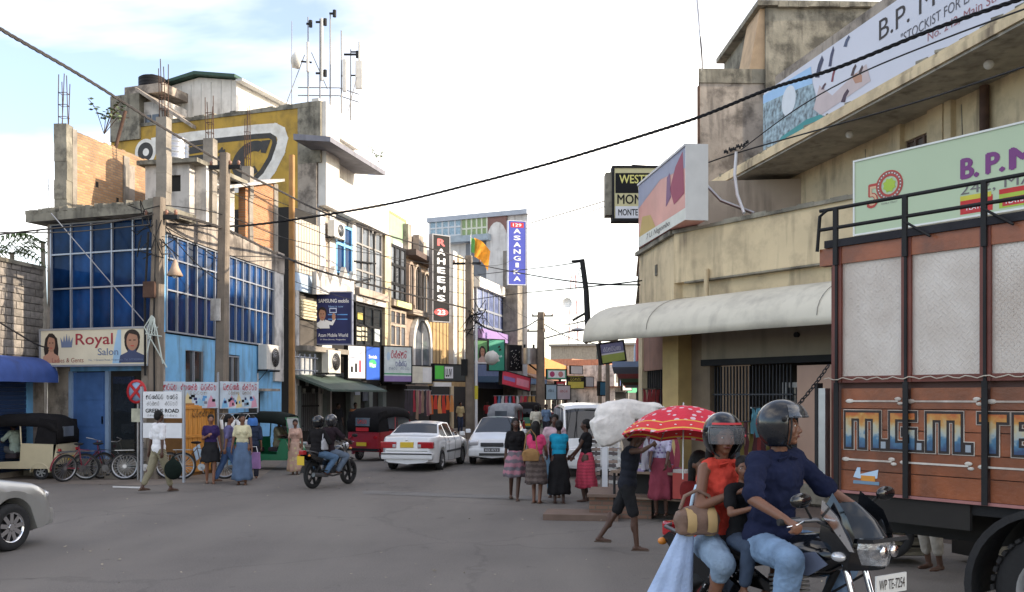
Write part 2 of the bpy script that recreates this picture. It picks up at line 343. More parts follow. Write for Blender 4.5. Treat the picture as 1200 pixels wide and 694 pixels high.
ASPH = asphalt()
PAVE = mat('pavement_concrete', (.17, .15, .13), .9, var=.3, scale=1.2, bump=.4, dirt=.5, dirtcol=(.09, .075, .06))
DUST = mat('dusty_ground', (.2, .165, .135), .95, var=.25, scale=.8, bump=.3, dirt=.4, dirtcol=(.11, .09, .07))
BLUEW = mat('blue_painted_plaster', (.19, .46, .74), .8, var=.16, scale=1.5, bump=.2, streak=.75, dirtcol=(.11, .13, .14), dirt=.25)
BLUEG = mat('blue_tinted_glass', (.005, .028, .095), .08, var=.8, scale=1.3, bump=.03, bscale=.7, spec=.12, rnd=.6)
GREYG = mat('grey_window_glass', (.09, .1, .115), .08, var=.35, scale=1.5, bump=.02, bscale=1, spec=.6, rnd=.5)
ALU = mat('aluminium_frame', (.36, .38, .42), .45, .4, var=.1)
WEATH = mat('weathered_plaster', (.36, .31, .26), .9, var=.25, scale=1.4, bump=.4, streak=.85, dirt=.7, dirtcol=(.055, .045, .038))
MOULD = mat('mouldy_concrete', (.26, .24, .19), .95, var=.45, scale=1.1, bump=.5, streak=.85, dirt=.75, dirtcol=(.035, .032, .027))
WPLA = mat('white_plaster', (.66, .64, .6), .85, var=.12, scale=1.2, bump=.15, streak=.7, dirt=.2, dirtcol=(.2, .17, .14))
WPLD = mat('stained_white_plaster', (.6, .57, .53), .85, var=.15, scale=1.2, bump=.2, streak=.9, dirt=.5, dirtcol=(.08, .07, .06))
CREAM = mat('cream_plaster', (.64, .52, .33), .85, var=.15, scale=.9, bump=.25, streak=1, dirt=.32, dirtcol=(.17, .13, .09))
YELW = mat('mustard_paint', (.46, .29, .05), .85, var=.2, scale=.7, bump=.2, streak=.65, dirt=.45, dirtcol=(.14, .1, .04))
ORBR = brick_mat('raw_orange_brick', (.4, .16, .06), (.52, .24, .1), (.32, .25, .18))
ORBR2 = brick_mat('raw_yellow_brick', (.36, .19, .09), (.5, .3, .15), (.28, .22, .16), dirt=.6)
BLOCKM = mat('grey_cement_block', (.24, .215, .19), .95, var=.35, scale=2, bump=.5, rnd=.25)
TAN = mat('tan_facade', (.42, .34, .27), .85, var=.15, scale=1.2, bump=.2, streak=.5)
SHUT = mat('blue_shutter', (.03, .06, .14), .5, .3, var=.2)
RUST = mat('rusty_steel', (.09, .05, .035), .85, .3, var=.5, bump=.3)
# ------------------------------------------------------------------ ground
def ground():
    xs = [-900, -300, -120, -60, -40, -30, -20] + [i*1. for i in range(-15, 16)] + [20, 30, 60, 120, 300, 900]
    ys = [-300, -60, -20] + [i*.5 for i in range(-8, 28)] + [i for i in range(14, 40, 2)] + [45, 60, 90, 140, 220, 400, 900, 1500]
    rows = [[Vector((x, y, gz(x, y))) for x in xs] for y in ys]
    tag(MB().grid(rows).build('road', ASPH), kind='structure')
ground()
def sheet(name, pts, z, m, label=None):
    o = MB().add([(x, y, z) for x, y in pts], [tuple(range(len(pts)))]).build(name, m); return tag(o, kind='structure')
def g2(u, v): q = G(u, v); return (q.x, q.y)
sheet('dusty_verge', [(-40, 23.4), g2(60, 567), g2(170, 569), g2(300, 563), (-7.3, 30), (-6.7, 37), (-14, 37), (-14, 33), (-40, 33)], .004, DUST)
LINE = mat('worn_road_paint', (.16, .152, .145), .85, var=.25, scale=30, dirt=1, dirtcol=(.115, .108, .102), bump=.2)
sheet('stop_line_paint', [g2(425, 575), g2(662, 583), g2(665, 588), g2(425, 579)], .006, LINE)
sheet('centre_line_paint', [g2(132, 570), g2(169, 571), g2(169, 573), g2(132, 572)], .008, mat('white_road_paint', (.55, .55, .53), .8, dirt=.3, dirtcol=(.15, .14, .13), scale=10))
PATCH = mat('old_asphalt_patch', (.1, .094, .089), .8, var=.3, scale=20, bump=.5)
0 and sheet('asphalt_patch', [g2(240, 612), g2(290, 603), g2(345, 600), g2(380, 606), g2(420, 608), g2(360, 616), g2(300, 628), g2(262, 618)], .005, PATCH)
0 and sheet('asphalt_patch', [g2(470, 640), g2(520, 634), g2(560, 628), g2(590, 633), g2(600, 640), g2(560, 650), g2(520, 655)], .005, PATCH)
def litter():
    random.seed(21); mb = MB()
    for k in range(260):
        u, v = (random.uniform(60, 560), random.uniform(548, 575)) if k % 3 else (random.uniform(60, 1000), random.uniform(575, 690)); p = G(u, v); a = random.random()*6; s_ = random.uniform(.008, .03)
        mb.add([(p.x+s_*math.cos(a+q)*(.6 if i % 2 else 1), p.y+s_*math.sin(a+q), .012+random.random()*.02) for i, q in enumerate((0, 1.5, 3.1, 4.6))], [(0, 1, 2, 3)])
    tag(mb.build('litter', mat('scattered_litter', (.3, .26, .2), .9, var=.9, scale=.7, bump=0), recalc=False), kind='stuff')
litter()
# raised pavements with separate kerb stones
def pavement(pts, h=.15, kerb=None, m=None):
    o = MB().prism(pts, -.3, h, 'z').build('pavement', m or PAVE); tag(o, kind='structure')
    if kerb:
        for a, b in zip(kerb, kerb[1:]):
            a = Vector((*a, 0)); b = Vector((*b, 0)); d = b-a; n = max(1, int(d.length/.9)); rz = math.atan2(d.y, d.x)
            for i in range(min(n, 30)):
                p = a+d*((i+.5)/n); k = ub('kerb_stone', CONC, o, -.5, .5, -.07, .07, 0, 1); k.location = (p.x, p.y, h/2-.05); k.rotation_euler = (0, 0, rz); k.scale = (d.length/n-.015, .16, h+.13)
    return o
FR = Frame((-8.5, 37.3), (8.675, 106))
pv = [FR.w(-1, -2.6, 0), FR.w(70, -2.6, 0), FR.w(70, 2, 0), FR.w(-1, 2, 0)]
pavement([(p.x, p.y) for p in pv], .15, [(pv[0].x, pv[0].y), (pv[1].x, pv[1].y)])
# ------------------------------------------------------------------ glazing helper
def glazing(root, x0, x1, z0, z1, cols, rows, y, gm, fm, fw=.05, pn='window_pane', depth=.05):
    """panes one by one, with mullions and transoms standing proud"""
    cx = [x0+(x1-x0)*c for c in cols]; cz = [z0+(z1-z0)*r for r in rows]
    for i in range(len(cx)-1):
        for j in range(len(cz)-1):
            ub(pn, gm, root, cx[i]+fw/2, cx[i+1]-fw/2, y+.01, y+.03, cz[j]+fw/2, cz[j+1]-fw/2, (R(random.uniform(-.5, .5)), 0, R(random.uniform(-.6, .6))))
    for x in cx: ub('mullion', fm, root, x-fw/2, x+fw/2, y-depth, y+.04, z0-fw/2, z1+fw/2)
    for z in cz: ub('transom', fm, root, x0+fw/2, x1-fw/2, y-depth+.006, y+.036, z-fw/2, z+fw/2)
def lin(n): return [i/n for i in range(n+1)]
# ------------------------------------------------------------------ blue corner building
F1 = Frame((-12.6, 25.55), (-9.06, 24.3)); F2 = Frame((-9.06, 24.3), (-8.03, 32.7))
A1, A2 = F1.len, F2.len
blue = F1.thing('corner_building', 'blue corner building with dark blue glass upper storey and unfinished roof, behind the salon sign', 'building')
inv = Matrix.Rotation(-F1.rz, 4, 'Z') @ Matrix.Translation(-F1.A)
def to(fr):  # children built in fr's coordinates under a root placed on F1
    e = F1.rz; return fr.rz-e, inv @ fr.A
def sub(root_frame, fr, o):
    o.rotation_euler = (0, 0, fr.rz-root_frame.rz); o.location = Matrix.Rotation(-root_frame.rz, 4, 'Z') @ (fr.A-root_frame.A); return o
def onfr(root_frame, fr, before):
    """move objects made since 'before' from fr's coordinates into the root's"""
    M = Matrix.Rotation(-root_frame.rz, 4, 'Z') @ Matrix.Translation(fr.A-root_frame.A) @ Matrix.Rotation(fr.rz, 4, 'Z')
    for o in [k for k in bpy.data.objects if k.name not in before]:
        if o.parent and o.parent.type == 'EMPTY' and o.parent.get('category') and not o.get('category'): o.matrix_basis = M @ o.matrix_basis
def names(): return {o.name for o in bpy.data.objects}
bp = [inv @ p for p in (F1.w(0, .12, 0), F1.w(A1, .12, 0)+F2.n*.12, F2.w(A2, .12, 0), F2.w(A2, 6, 0), F1.w(-.0, 8.5, 0))]
MB().prism([(p.x, p.y) for p in bp], 0, 6.75, 'z').build('body', DARK, blue)
# front: masonry posts, lintel, door, shutter beside it
bx('wall', WEATH, blue, 0, .75, -.05, .12, 0, 3.75); bx('wall', WEATH, blue, A1-.62, A1, -.05, .12, 0, 3.75); bx('lintel', BLUEW, blue, .75, A1-.62, -.02, .12, 2.75, 3.75)
bx('door_frame', mat('pale_blue_door_frame', (.25, .35, .5), .6), blue, .75, .86, -.08, .1, .42, 2.75); bx('door_frame', MATS['pale_blue_door_frame'], blue, 1.98, 2.1, -.08, .1, .42, 2.75)
dr = bx('door', mat('blue_door', (.06, .14, .34), .55, var=.2, streak=.3), blue, .86, 1.98, -.02, .05, .42, 2.72)
bx('handle', CHROME, dr, 1.85, 1.9, -.07, -.02, 1.35, 1.55)
for k in range(3): bx('door_panel', MATS['blue_door'], dr, .95, 1.89, -.035, -.02, .55+k*.72, 1.15+k*.72)
bx('shop_opening', DARK, blue, 2.1, A1-.62, 0, .1, .42, 2.75); bx('glass_door', GLASSB, blue, 2.2, 2.9, -.03, 0, .45, 2.6)
for k in range(3): bx('step', CONC, blue, .1, A1-.3, -.95+k*.28, .1, .14*k if k else -.05, .14*(k+1))
glazing(blue, .12, A1-.2, 3.82, 6.72, lin(5), [0, .4, .72, 1], -.02, BLUEG, ALU, .04)
bx('corner_post', BLUEW, blue, A1-.2, A1, -.06, .14, 3.75, 6.75); bx('corner_post', WEATH, blue, 0, .1, -.06, .14, 3.75, 6.75)
# side wall
b4 = names()
wz = [(0, 9, 0, 3.7)]
mb = MB(); holes = [(1.3, 2.4, 2.45, 3.35), (4.0, 4.9, 2.4, 3.3)]
mb.box(0, A2, -.0, .12, 3.35, 3.72); mb.box(0, A2, 0, .12, 0, 2.4)
xs = [0]+[c for h_ in holes for c in h_[:2]]+[A2]
for i in range(0, len(xs), 2): mb.box(xs[i], xs[i+1], 0, .12, 2.4, 3.35)
mb.build('wall', BLUEW, blue, recalc=False)
for h_ in holes: glazing(blue, h_[0], h_[1], h_[2], h_[3], lin(2), [0, 1], .06, GLASSB, ALU, .04)
glazing(blue, .15, 3.6, 3.78, 6.3, lin(6), [0, .43, .76, 1], -.02, BLUEG, ALU, .04)
bx('pier', MATS['pale_blue_door_frame'], blue, 3.62, 3.98, -.05, .1, 3.72, 6.4)
glazing(blue, 4.0, 7.6, 3.78, 6.3, lin(7), [0, .43, .76, 1], -.02, BLUEG, ALU, .04)
bx('end_pier', WPLD, blue, 7.65, A2, -.08, .12, 2.6, 6.6)
mb = MB()
for k in range(14): mb.box(A2*k/14, A2*(k+1)/14-.004, -.1-random.random()*.03, .3, 6.33, 7.0+random.uniform(-.06, .06))
mb.build('roof_beam', WEATH, blue)
bx('side_door', DARK, blue, 5.6, 6.5, -.01, .05, .1, 2.2); bx('door_canopy', WEATH, blue, 5.3, 6.9, -.55, 0, 2.25, 2.33)
MB().prism([(5.4, 7.0), (7.75, 7.0), (7.75, 9.38), (5.4, 8.74)], .02, .25, 'y').build('raw_brick_wall', ORBR, blue); bx('concrete_column', CONC, blue, 7.75, 8.1, -.02, .3, 7, 9.38)
MB().prism([(3.7, 8.27), (8.3, 9.53), (8.3, 9.62), (3.7, 8.36)], -.18, 1.6, 'y').build('roof_slab', WPLD, blue)
onfr(F1, F2, b4)
# roof slab over the front with a ragged dark edge
mb = MB(); rs = [inv @ p for p in (F1.w(-.35, -.45, 0), F1.w(A1+.3, -.45, 0), F2.w(1.2, -.35, 0), F2.w(1.2, 3, 0), F1.w(-.35, 4, 0))]
mb.prism([(p.x, p.y) for p in rs], 6.76, 6.98, 'z')
for k in range(30): x = -.3+k*.145; mb.cbox((x, -.38, 7.0+random.random()*.05), (.16, .12, .06+random.random()*.1), random.random())
mb.build('roof_slab', MOULD, blue)
# unfinished columns on the roof, each with starter bars
def rebar_column(x, y, z0, z1, w_, ztop, label, n=4, stub=None, m=CONC):
    t = thing('concrete_column', label, 'column', (x, y, z0), F2.rz+random.uniform(-.05, .05), 'unfinished roof columns with starter bars')
    mb = MB(); 
    for k in range(5):
        j = [random.uniform(-.012, .012) for _ in range(2)]; zz = (z1-z0)*k/5
        mb.box(-w_/2+j[0], w_/2+j[0], -w_/2+j[1], w_/2+j[1], zz, zz+(z1-z0)/5+.002*k)
    mb.build('shaft', m, t)
    for k in range(n):
        a = R(45+360*k/n); bxx = Vector((math.cos(a)*w_*.38, math.sin(a)*w_*.38, z1-z0-.05)); top = bxx+Vector((random.uniform(-.06, .06), random.uniform(-.06, .06), ztop-z1+random.uniform(-.35, .15)))
        MB().tube([bxx, bxx.lerp(top, .5)+Vector((random.uniform(-.02, .02), 0, 0)), top], .013, 5).build('rebar', RUST, t)
    mb = MB()
    for k in range(3): zz = z1-z0+(ztop-z1)*(.15+.22*k); mb.tube([Vector((math.cos(R(45+90*i))*w_*.4, math.sin(R(45+90*i))*w_*.4, zz)) for i in range(4)], .01, 4, True)
    mb.build('stirrup', RUST, t); return t
p = P(192, 245, 24.8); rebar_column(p.x, p.y, 6.98, 9.42, .29, 11.0, 'pale concrete column with rusty starter bars rising above the blue corner, nearest the street pole')
p = P(246, 262, 27.5); rebar_column(p.x, p.y, 6.9, 9.6, .3, 10.9, 'thick concrete column beside the small white roof house, bars sticking up')
p = P(290, 262, 30.0); rebar_column(p.x, p.y, 6.9, 9.4, .28, 11.3, 'concrete column with long starter bars left of the orange brick panel')
# raw brick wall at the left end
FB = Frame((-12.2, 26.0), (-11.3, 29.6))
bw_ = FB.thing('brick_wall', 'unfinished bare brick wall on the roof left of the yellow billboard wall', 'wall')
mb = MB(); n = 24
for k in range(n):
    x0 = FB.len*k/n; x1 = FB.len*(k+1)/n; mb.box(x0, x1+.001*(k % 2), 0, .22, 6.99, 9.48-.03*k/n+random.uniform(-.03, .02))
mb.build('brickwork', ORBR2, bw_)
bx('concrete_pier', CONC, bw_, 0, .18, -.04, .26, 6.99, 9.5); bx('concrete_pier', CONC, bw_, 2.2, 2.45, -.05, .26, 6.99, 9.3)
bx('render_patch', WEATH, bw_, 2.45, 2.75, -.02, 0, 6.99, 9.1); MB().box(1.0, 1.1, -.012, .0, 8.1, 8.25).box(1.9, 2.0, -.012, 0, 7.85, 7.98).build('putlog_hole', DARK, bw_)
p = P(75, 160, 25.9); rebar_column(p.x, p.y, 6.98, 9.55, .36, 11.05, 'dark stained column at the free left end of the bare brick wall', 5, m=MOULD)
MB().tube([P(132, 178, 28.5), P(146, 132, 28.6)], .05, 6)  # leaning prop
o = MB().tube([P(133, 182, 28.6), P(147, 130, 28.6)], .055, 6).build('timber_prop', RUST); tag(o, 'brown timber prop leaning over the brick wall top', 'prop')
# little white room on the roof and its tank
hr = thing('roof_room', 'small stained white roof room with one dark square window and flat roof', 'room', (-10.55, 27, 6.98), F1.rz*.6)
mb = MB(); mb.box(0, .76, 0, .12, 0, 1.72).box(1.12, 1.4, 0, .12, 0, 1.72).box(.76, 1.12, 0, .12, 0, .95).box(.76, 1.12, 0, .12, 1.42, 1.72).box(1.28, 1.4, .12, 2.6, 0, 1.72).box(0, .12, .12, 2.6, 0, 1.72)
mb.build('wall', WPLD, hr); bx('window', DARK, hr, .76, 1.12, .07, .12, .95, 1.42); bx('roof', MOULD, hr, -.15, 1.75, -.2, 2.8, 1.72, 1.84); bx('side_wall', WPLD, hr, 1.4, 1.75, .3, .45, 0, 1.72)
def tank(name, label, loc, r, h, m, ribs=4):
    t = thing(name, label, 'water tank', loc); pr = [(0, 0), (r*.96, 0), (r, .04)]
    for k in range(ribs): z = .06+(h*.8)*k/ribs; pr += [(r, z), (r, z+h*.8/ribs*.6), (r*.965, z+h*.8/ribs*.75)]
    pr += [(r, h*.84), (r*.85, h*.93), (r*.35, h)]; MB().lathe(pr, 24).build('tank_body', m, t); MB().lathe([(0, h+.07), (r*.3, h+.07), (r*.33, h+.0), (r*.33, h-.03)], 16).build('lid', m, t); return t
tank('water_tank', 'grey steel water tank on the small roof room in front of the painted wall', P(204, 190, 27.6), .42, .75, STEEL)
o = bx('plinth', WEATH, None, 0, 1, 0, 1, 0, 1); bpy.data.objects.remove(o)
# ------------------------------------------------------------------ building with painted yellow gable wall, white block on the street side
FY = Frame((-18.2, 42.6), (-8.07, 39.0))
yl = FY.thing('tall_building', 'tall building with mustard yellow painted wall and white street side, antennas on top', 'building')
LY = FY.len
bx('painted_wall', YELW, yl, 0, LY-.95, 0, .3, 0, 14.15); bx('grey_end_wall', MOULD, yl, LY-.95, LY+.15, -.03, .3, 11.8, 14.35); bx('grey_end_wall', WEATH, yl, LY-.95, LY-.05, -.02, .3, 8.6, 11.8)
mb = MB()
for k in range(40): mb.box(LY*k/40, LY*(k+1)/40-.002, -.04, .34, 14.15, 14.32+random.uniform(-.04, .05))
mb.build('coping', MOULD, yl)
iy = Matrix.Rotation(-FY.rz, 4, 'Z') @ Matrix.Translation(-FY.A); FRa = Frame((-8.5, 37.3), (8.675, 106)); MB().prism([(q.x, q.y) for q in (iy @ k for k in (FY.w(.2, .3, 0), FY.w(LY-.1, .3, 0), FRa.w(9.0, .35, 0), FRa.w(9.0, 8, 0), FY.w(.2, 6, 0)))], 0, 13.6, 'z').build('body', WPLA, yl)
def disc(mb, x, z, r0, r1, y, n=28, a0=0, a1=360):
    pts = [(R(a0+(a1-a0)*i/n)) for i in range(n+1)]
    mb.add([Vector((x+r*math.cos(a), y, z+r*math.sin(a))) for a in pts for r in (r0, r1)], [(2*i, 2*i+1, 2*i+3, 2*i+2) for i in range(n)]); return mb
def poly(mb, pts, y): mb.add([Vector((p[0], y, p[1])) for p in pts], [tuple(range(len(pts)))]); return mb
def fy(u, v, o=0): return FY.at(u, v, o)
SIGNW = mat('painted_white_lettering', (.75, .73, .68), .85, dirt=.2, dirtcol=(.3, .22, .1)); SIGND = mat('painted_dark_lettering', (.05, .05, .05), .85, dirt=.2, dirtcol=(.2, .14, .06))
def band(pts, wd, y, mb):
    pts = [Vector((a, 0, b)) for a, b in pts]
    for a, b in zip(pts, pts[1:]):
        y -= .0004; d = (b-a).normalized(); q = Vector((-d.z, 0, d.x))*wd/2; e = d*wd*.25; mb.add([Vector((k.x, y, k.z)) for k in (a-e-q, b+e-q, b+e+q, a-e+q)], [(0, 1, 2, 3)])
ol = [(180, 168), (225, 161), (300, 153), (322, 151.5), (329, 155), (331.5, 163), (328, 178), (318, 198), (309, 210), (302, 216), (280, 219), (240, 222)]
mb = MB(); band([fy(*q) for q in ol], .5, -.006, mb); cx, cz = fy(170.5, 178); disc(mb, cx, cz, .42, .58, -.006); disc(mb, cx+.03, cz-.02, 0, .17, -.012); mb.build('painted_emblem', SIGNW, yl, recalc=False)
il = [(185, 174), (235, 167), (300, 160), (316, 159), (321, 162), (322, 168), (316, 186), (307, 201), (300, 208)]
mb = MB(); band([fy(*q) for q in il], .22, -.009, mb); disc(mb, cx, cz, .0, .42, -.009)
for a_, b_ in (((222, 177), (240, 174)), ((222, 187), (240, 185)), ((222, 197), (240, 196))): band([fy(*a_), fy(*b_)], .3, -.011, mb)
mb.build('painted_emblem', SIGND, yl, recalc=False)
x0, z0 = fy(249, 205); x1, z1 = fy(266, 172); lettering('i', (x1-x0)*.8, (z1-z0), (x0+x1)/2, (z0+z1)/2, -.013, SIGND, yl, bold=.09, shear=.3)
cx, cz = fy(294, 187); mb = MB(); aa = [R(48+264*i/22) for i in range(23)]; th = [.2+.1*abs(math.sin((a-R(48))*.7)) for a in aa]; rw = lambda k: [Vector((cx+(.62+k*th[i])*math.cos(a)+.32*(.6+k*th[i])*math.sin(a), -.013, cz+(.56+k*th[i]*.9)*math.sin(a))) for i, a in enumerate(aa)]; mb.grid([rw(-1), rw(1)], False); poly(mb, [(cx+.55, cz+.75), (cx+1.0, cz+.75), (cx+.75, cz+.2), (cx+.5, cz+.25)], -.0135); mb.build('painted_letter', SIGND, yl, recalc=False)
# street side of the white block, in the row's frame
def fx(u, off=0): return FR.at(u, 465, off)[0]
b4 = names(); s0, s1 = fx(373), fx(448)
zt = lambda u, v, off=0: FR.at(u, v, off)[1]
LE = FR.A  # local values now in FR coordinates
mb = MB(); mb.prism([(s0, zt(373, 241)), (s1, zt(448, 276)), (s1, zt(448, 243)), (fx(389), zt(389, 209)), (fx(389), 14.2), (s0, 14.35)], -.35, .0, 'y'); mb.build('white_parapet', WPLA, yl)
bx('soffit', mat('shaded_soffit', (.2, .22, .26), .9), yl, s0, s1, .0, .35, 9.95, 10.1)  # blue-grey underside below the white parapet
bx('balcony_wall', mat('pale_blue_wall', (.35, .45, .68), .85), yl, fx(389), s1-.2, .3, .36, 11, 13.3)
bx('balcony_wall_panel', mat('orange_wall', (.7, .25, .08), .8), yl, fx(404), fx(412), .27, .31, 11, 13.2)
bx('doorway', DARK, yl, fx(414), fx(418), .26, .3, 11.2, 12.7)
for k in range(5): bx('ventilator', DARK, yl, fx(390)+k*.45, fx(390)+k*.45+.22, .27, .3, 12.75, 13.05)
(xe0, ze0), (xe1, ze1) = FR.at(387, 166, 1.3), FR.at(452, 206, 1.3); mb = MB(); rows = [[Vector((x, y, z+dz)) for y, dz in ((.3, .18), (-1.3, 0), (-1.3, .2), (.3, .42))] for x, z in ((xe0, ze0), (xe1, ze1))]; mb.grid(rows, False, True).add(rows[0], [(0, 1, 2, 3)]).add(rows[1], [(3, 2, 1, 0)]); mb.build('eave_slab', mat('eave_concrete', (.2, .2, .23), .9, streak=.3), yl)
bx('roof_parapet', WPLA, yl, s0, fx(420), -.02, .3, 13.4, 14.5)
mb = MB()
for k in range(40): mb.cbox((s1-2.4+random.random()*1.8, -.25+random.random()*.1, zt(440, 268)+.2+random.random()*.5-(k % 4)*.1), (.04, .05, .4+random.random()*.3), random.random())
mb.build('stain_ribs', WPLD, yl)
onfr(FY, FR, b4)
# roof things
hs = thing('roof_cabin', 'white boarded cabin with low green metal roof on top of the tall building', 'cabin', FY.w(2.1, 1.8, 14.1), FY.rz)
q = FY
def yo(u, v, off=0): return FY.at(u, v, off)
cxs = [yo(196, 120, -1.8)[0]-2.1, yo(233, 120, -1.8)[0]-2.1, yo(277, 120, -1.8)[0]-2.1]; zz = [yo(196, 102, -1.8)[1]-14.1, yo(233, 91, -1.8)[1]-14.1, yo(277, 94, -1.8)[1]-14.1]
mb = MB(); mb.prism([(cxs[0], 0), (cxs[2], 0), (cxs[2], zz[2]), (cxs[1], zz[1]), (cxs[0], zz[0])], 0, 5.5, 'y'); mb.build('wall', WPLA, hs)
for k in range(7): xk = cxs[0]+(cxs[2]-cxs[0])*(k+.5)/7; ub('board_joint', flat((.45, .45, .43)), hs, xk-.012, xk+.012, -.02, .0, 0, zz[0]-.05)
GRR = mat('green_metal_roof', (.03, .07, .05), .6, .3)
mb = MB(); mb.prism([(cxs[0]-.25, zz[0]), (cxs[1], zz[1]+.05), (cxs[2]+.15, zz[2]+.02), (cxs[2]+.15, zz[2]+.16), (cxs[1], zz[1]+.2), (cxs[0]-.25, zz[0]+.13)], -.35, 5.7, 'y'); mb.build('roof', GRR, hs)
bx('side_eave', flat((.5, .5, .48)), hs, cxs[2]+.1, cxs[2]+.45, -.2, 5.6, zz[2]-.12, zz[2]-.02); bx('vent', DARK, hs, cxs[2], cxs[2]+.02, .6, 2.6, .55, .75)
tw = thing('roof_tower', 'weathered stair tower with small white window at the left end of the yellow wall', 'tower', FY.w(.15, -.1, 13.9), FY.rz)
x_, z_ = yo(131, 114, 0); x2, _ = yo(165, 114); x3, _ = yo(196, 114); zt1 = z_-13.9
bx('wall', MOULD, tw, x_-.15, x2-.15, 0, 2.5, -.3, zt1); bx('wall', WPLD, tw, x2-.15, x3-.5, .3, 2.5, -.2, zt1-.35)
bx('window', GREYG, tw, x2+.35, x3-.75, .25, .3, .05, .8); bx('window', GREYG, tw, x2-.05, x2+.25, .25, .3, .05, .8)
xa = yo(144, 100)[0]-.15; xb = yo(176, 100)[0]-.15; za = yo(150, 101)[1]-13.9; bx('tank_base', WEATH, tw, xa, xb+.6, .2, 2.4, zt1, za)
mb = MB(); mb.prism([(x2-.2, zt1+.05), (x3+1.4, -.15), (x3+1.4, 0), (x2-.2, zt1+.2)], -.2, .6, 'y'); mb.build('sloping_slab', WEATH, tw)
tp = FY.w((xa+xb)/2+.1, 1.1, za+13.9); tank('water_tank', 'black plastic water tank on the weathered stair tower', tp, .62, .72, BLACK)
# antennas on the roof
def pole_o(mb, p0, p1, r): mb.cyl(p0, p1, r, r, 6)
def mast(label, u, vb, vt, Y, arms=(), r=.035, panels=(), g='antenna masts on the roof'):
    b = P(u, vb, Y); t = thing('antenna_mast', label, 'antenna', b, 0, g); h = P(u, vt, Y).z-b.z
    MB().cyl((0, 0, 0), (0, 0, h), r, r*.7, 7).build('pole', mat('mast_paint', (.22, .21, .2), .6, .2), t)
    for du, v0_, v1_, w_ in panels:
        z0 = P(u, v0_, Y).z-b.z; z1 = P(u, v1_, Y).z-b.z; x = du*Y/F; MB().rbox(x-w_/2, x+w_/2, -.12, .02, z1, z0, .03).build('antenna_panel', WPLA, t)
        MB().box(min(0, x), max(0, x), -.02, .02, (z0+z1)/2-.03, (z0+z1)/2+.03).build('bracket', IRON, t)
    for du0, du1, v_ in arms: z = P(u, v_, Y).z-b.z; MB().box(du0*Y/F, du1*Y/F, -.03, .03, z-.04, z+.04).cyl((du1*Y/F, 0, z-.15), (du1*Y/F, 0, z+.15), .08, .08, 8).build('arm', IRON, t)
    return t
Ya = 41.5
mast('thin whip antenna left of the roof masts', 342, 125, 25, 40.2, r=.02)
mast('tall mast with cross arm near its top, a white drum dish on its left', 361, 120, 20, Ya, [(-2, 3, 28)], panels=[(0, 50, 85, .12)])
mast('latticed mast with drum and clamps, third from the left', 375, 120, 22, Ya, [(-5, 6, 26), (-5, 6, 86)], panels=[(2.5, 22, 95, .1)])
mast('slim mast carrying a small dark bird shape at its tip', 387, 130, 16, Ya, [(-1, 5, 16)])
mast('mast with long slim panel right of the middle', 400, 134, 36, Ya, panels=[(4, 70, 108, .18)])
mast('right-hand mast with wide white sector panel', 411, 141, 58, Ya+.5, [(-8, 8, 64)], panels=[(10, 72, 105, .32), (10.5, 50, 72, .1)])
dd = thing('drum_antenna', 'white round drum dish facing left on the roof', 'antenna', P(352, 72, Ya)); MB().lathe([(0, 0), (.32, 0), (.36, .05), (.36, .3), (.1, .42), (0, .42)], 20, Matrix.Rotation(R(-80), 4, 'Y') @ Matrix.Rotation(R(20), 4, 'X')).build('drum', WPLA, dd); MB().cyl((0, 0, 0), (.5, 0, -.05), .04).build('bracket', IRON, dd)
fr_ = thing('roof_steelwork', 'pale steel frame joining the masts on the roof', 'frame', P(365, 112, Ya)); mb = MB()
for dz in (0, .35): mb.tube([(-.6, 0, dz), (1.2, .2, dz+.05), (2.1, 0, dz-.3)], .025, 5)
mb.tube([(-1.2, 0, -.6), (-.3, 0, 1.8)], .02, 5).tube([(.7, 0, .3), (.0, 0, 1.9)], .02, 5).tube([(1.6, 0, -.8), (2., 0, .8)], .02, 5); mb.build('steelwork', MATS['mast_paint'], fr_)
# ------------------------------------------------------------------ block wall and blue awning at the far left
FL = Frame((-13.6, 18.0), (-12.72, 25.5))
bl = FL.thing('block_wall', 'grey cement block wall above the blue awning at the left edge', 'wall', 0, 0, 0)
LB = FL.len; bx('mortar_wall', mat('grey_mortar', (.15, .135, .12), .95, bump=.4), bl, 2.5, LB, .03, .25, 0, 5.55)
xa = fx; r0 = 3.15; row = 0
while r0 < 5.5:
    x = 3.6 + (.2 if row % 2 else 0); 
    while x < LB-.1:
        x1 = min(x+.4, LB); ub('cement_block', BLOCKM, bl, x+.012, x1-.012, random.uniform(-.012, .012), .1, r0+.012, r0+.19); x += .4
    r0 += .2; row += 1
bx('coping', MOULD, bl, 2.5, LB, -.05, .28, 5.5, 5.6)
bx('lower_wall', WEATH, bl, 2.5, LB, -.01, .2, 0, 3.1)
def awning_hood(root, x0, x1, z, h, d, m, n=7, name='hood'):
    rows = []
    for i in range(n+1):
        a = math.pi/2*i/n; rows.append([Vector((x, -d*math.sin(a), z+h*math.cos(a))) for x in (x0, x1)])
    rows.append([Vector((x, -d, z-.18)) for x in (x0, x1)]); return MB().grid(rows).build(name, m, root)
aw = FL.thing('blue_awning', 'rounded blue canvas awning over a closed shutter at the left edge', 'awning', 0, -.02)
awning_hood(aw, 3.2, 7.0, 2.62, .5, .75, mat('blue_canvas', (.05, .1, .33), .7, var=.2, streak=.3))
MB().box(7.0, 7.02, -.75, 0, 2.45, 2.62).prism([(0, 2.62), (-.75, 2.62), (-.7, 2.85), (-.5, 3.02), (0, 3.12)], 6.99, 7.01, 'x').build('end_panel', flat((.5, .5, .52)), aw)
sh = FL.thing('roller_shutter', 'closed dark blue slatted shutter under the blue awning', 'shutter', 0, -.03)
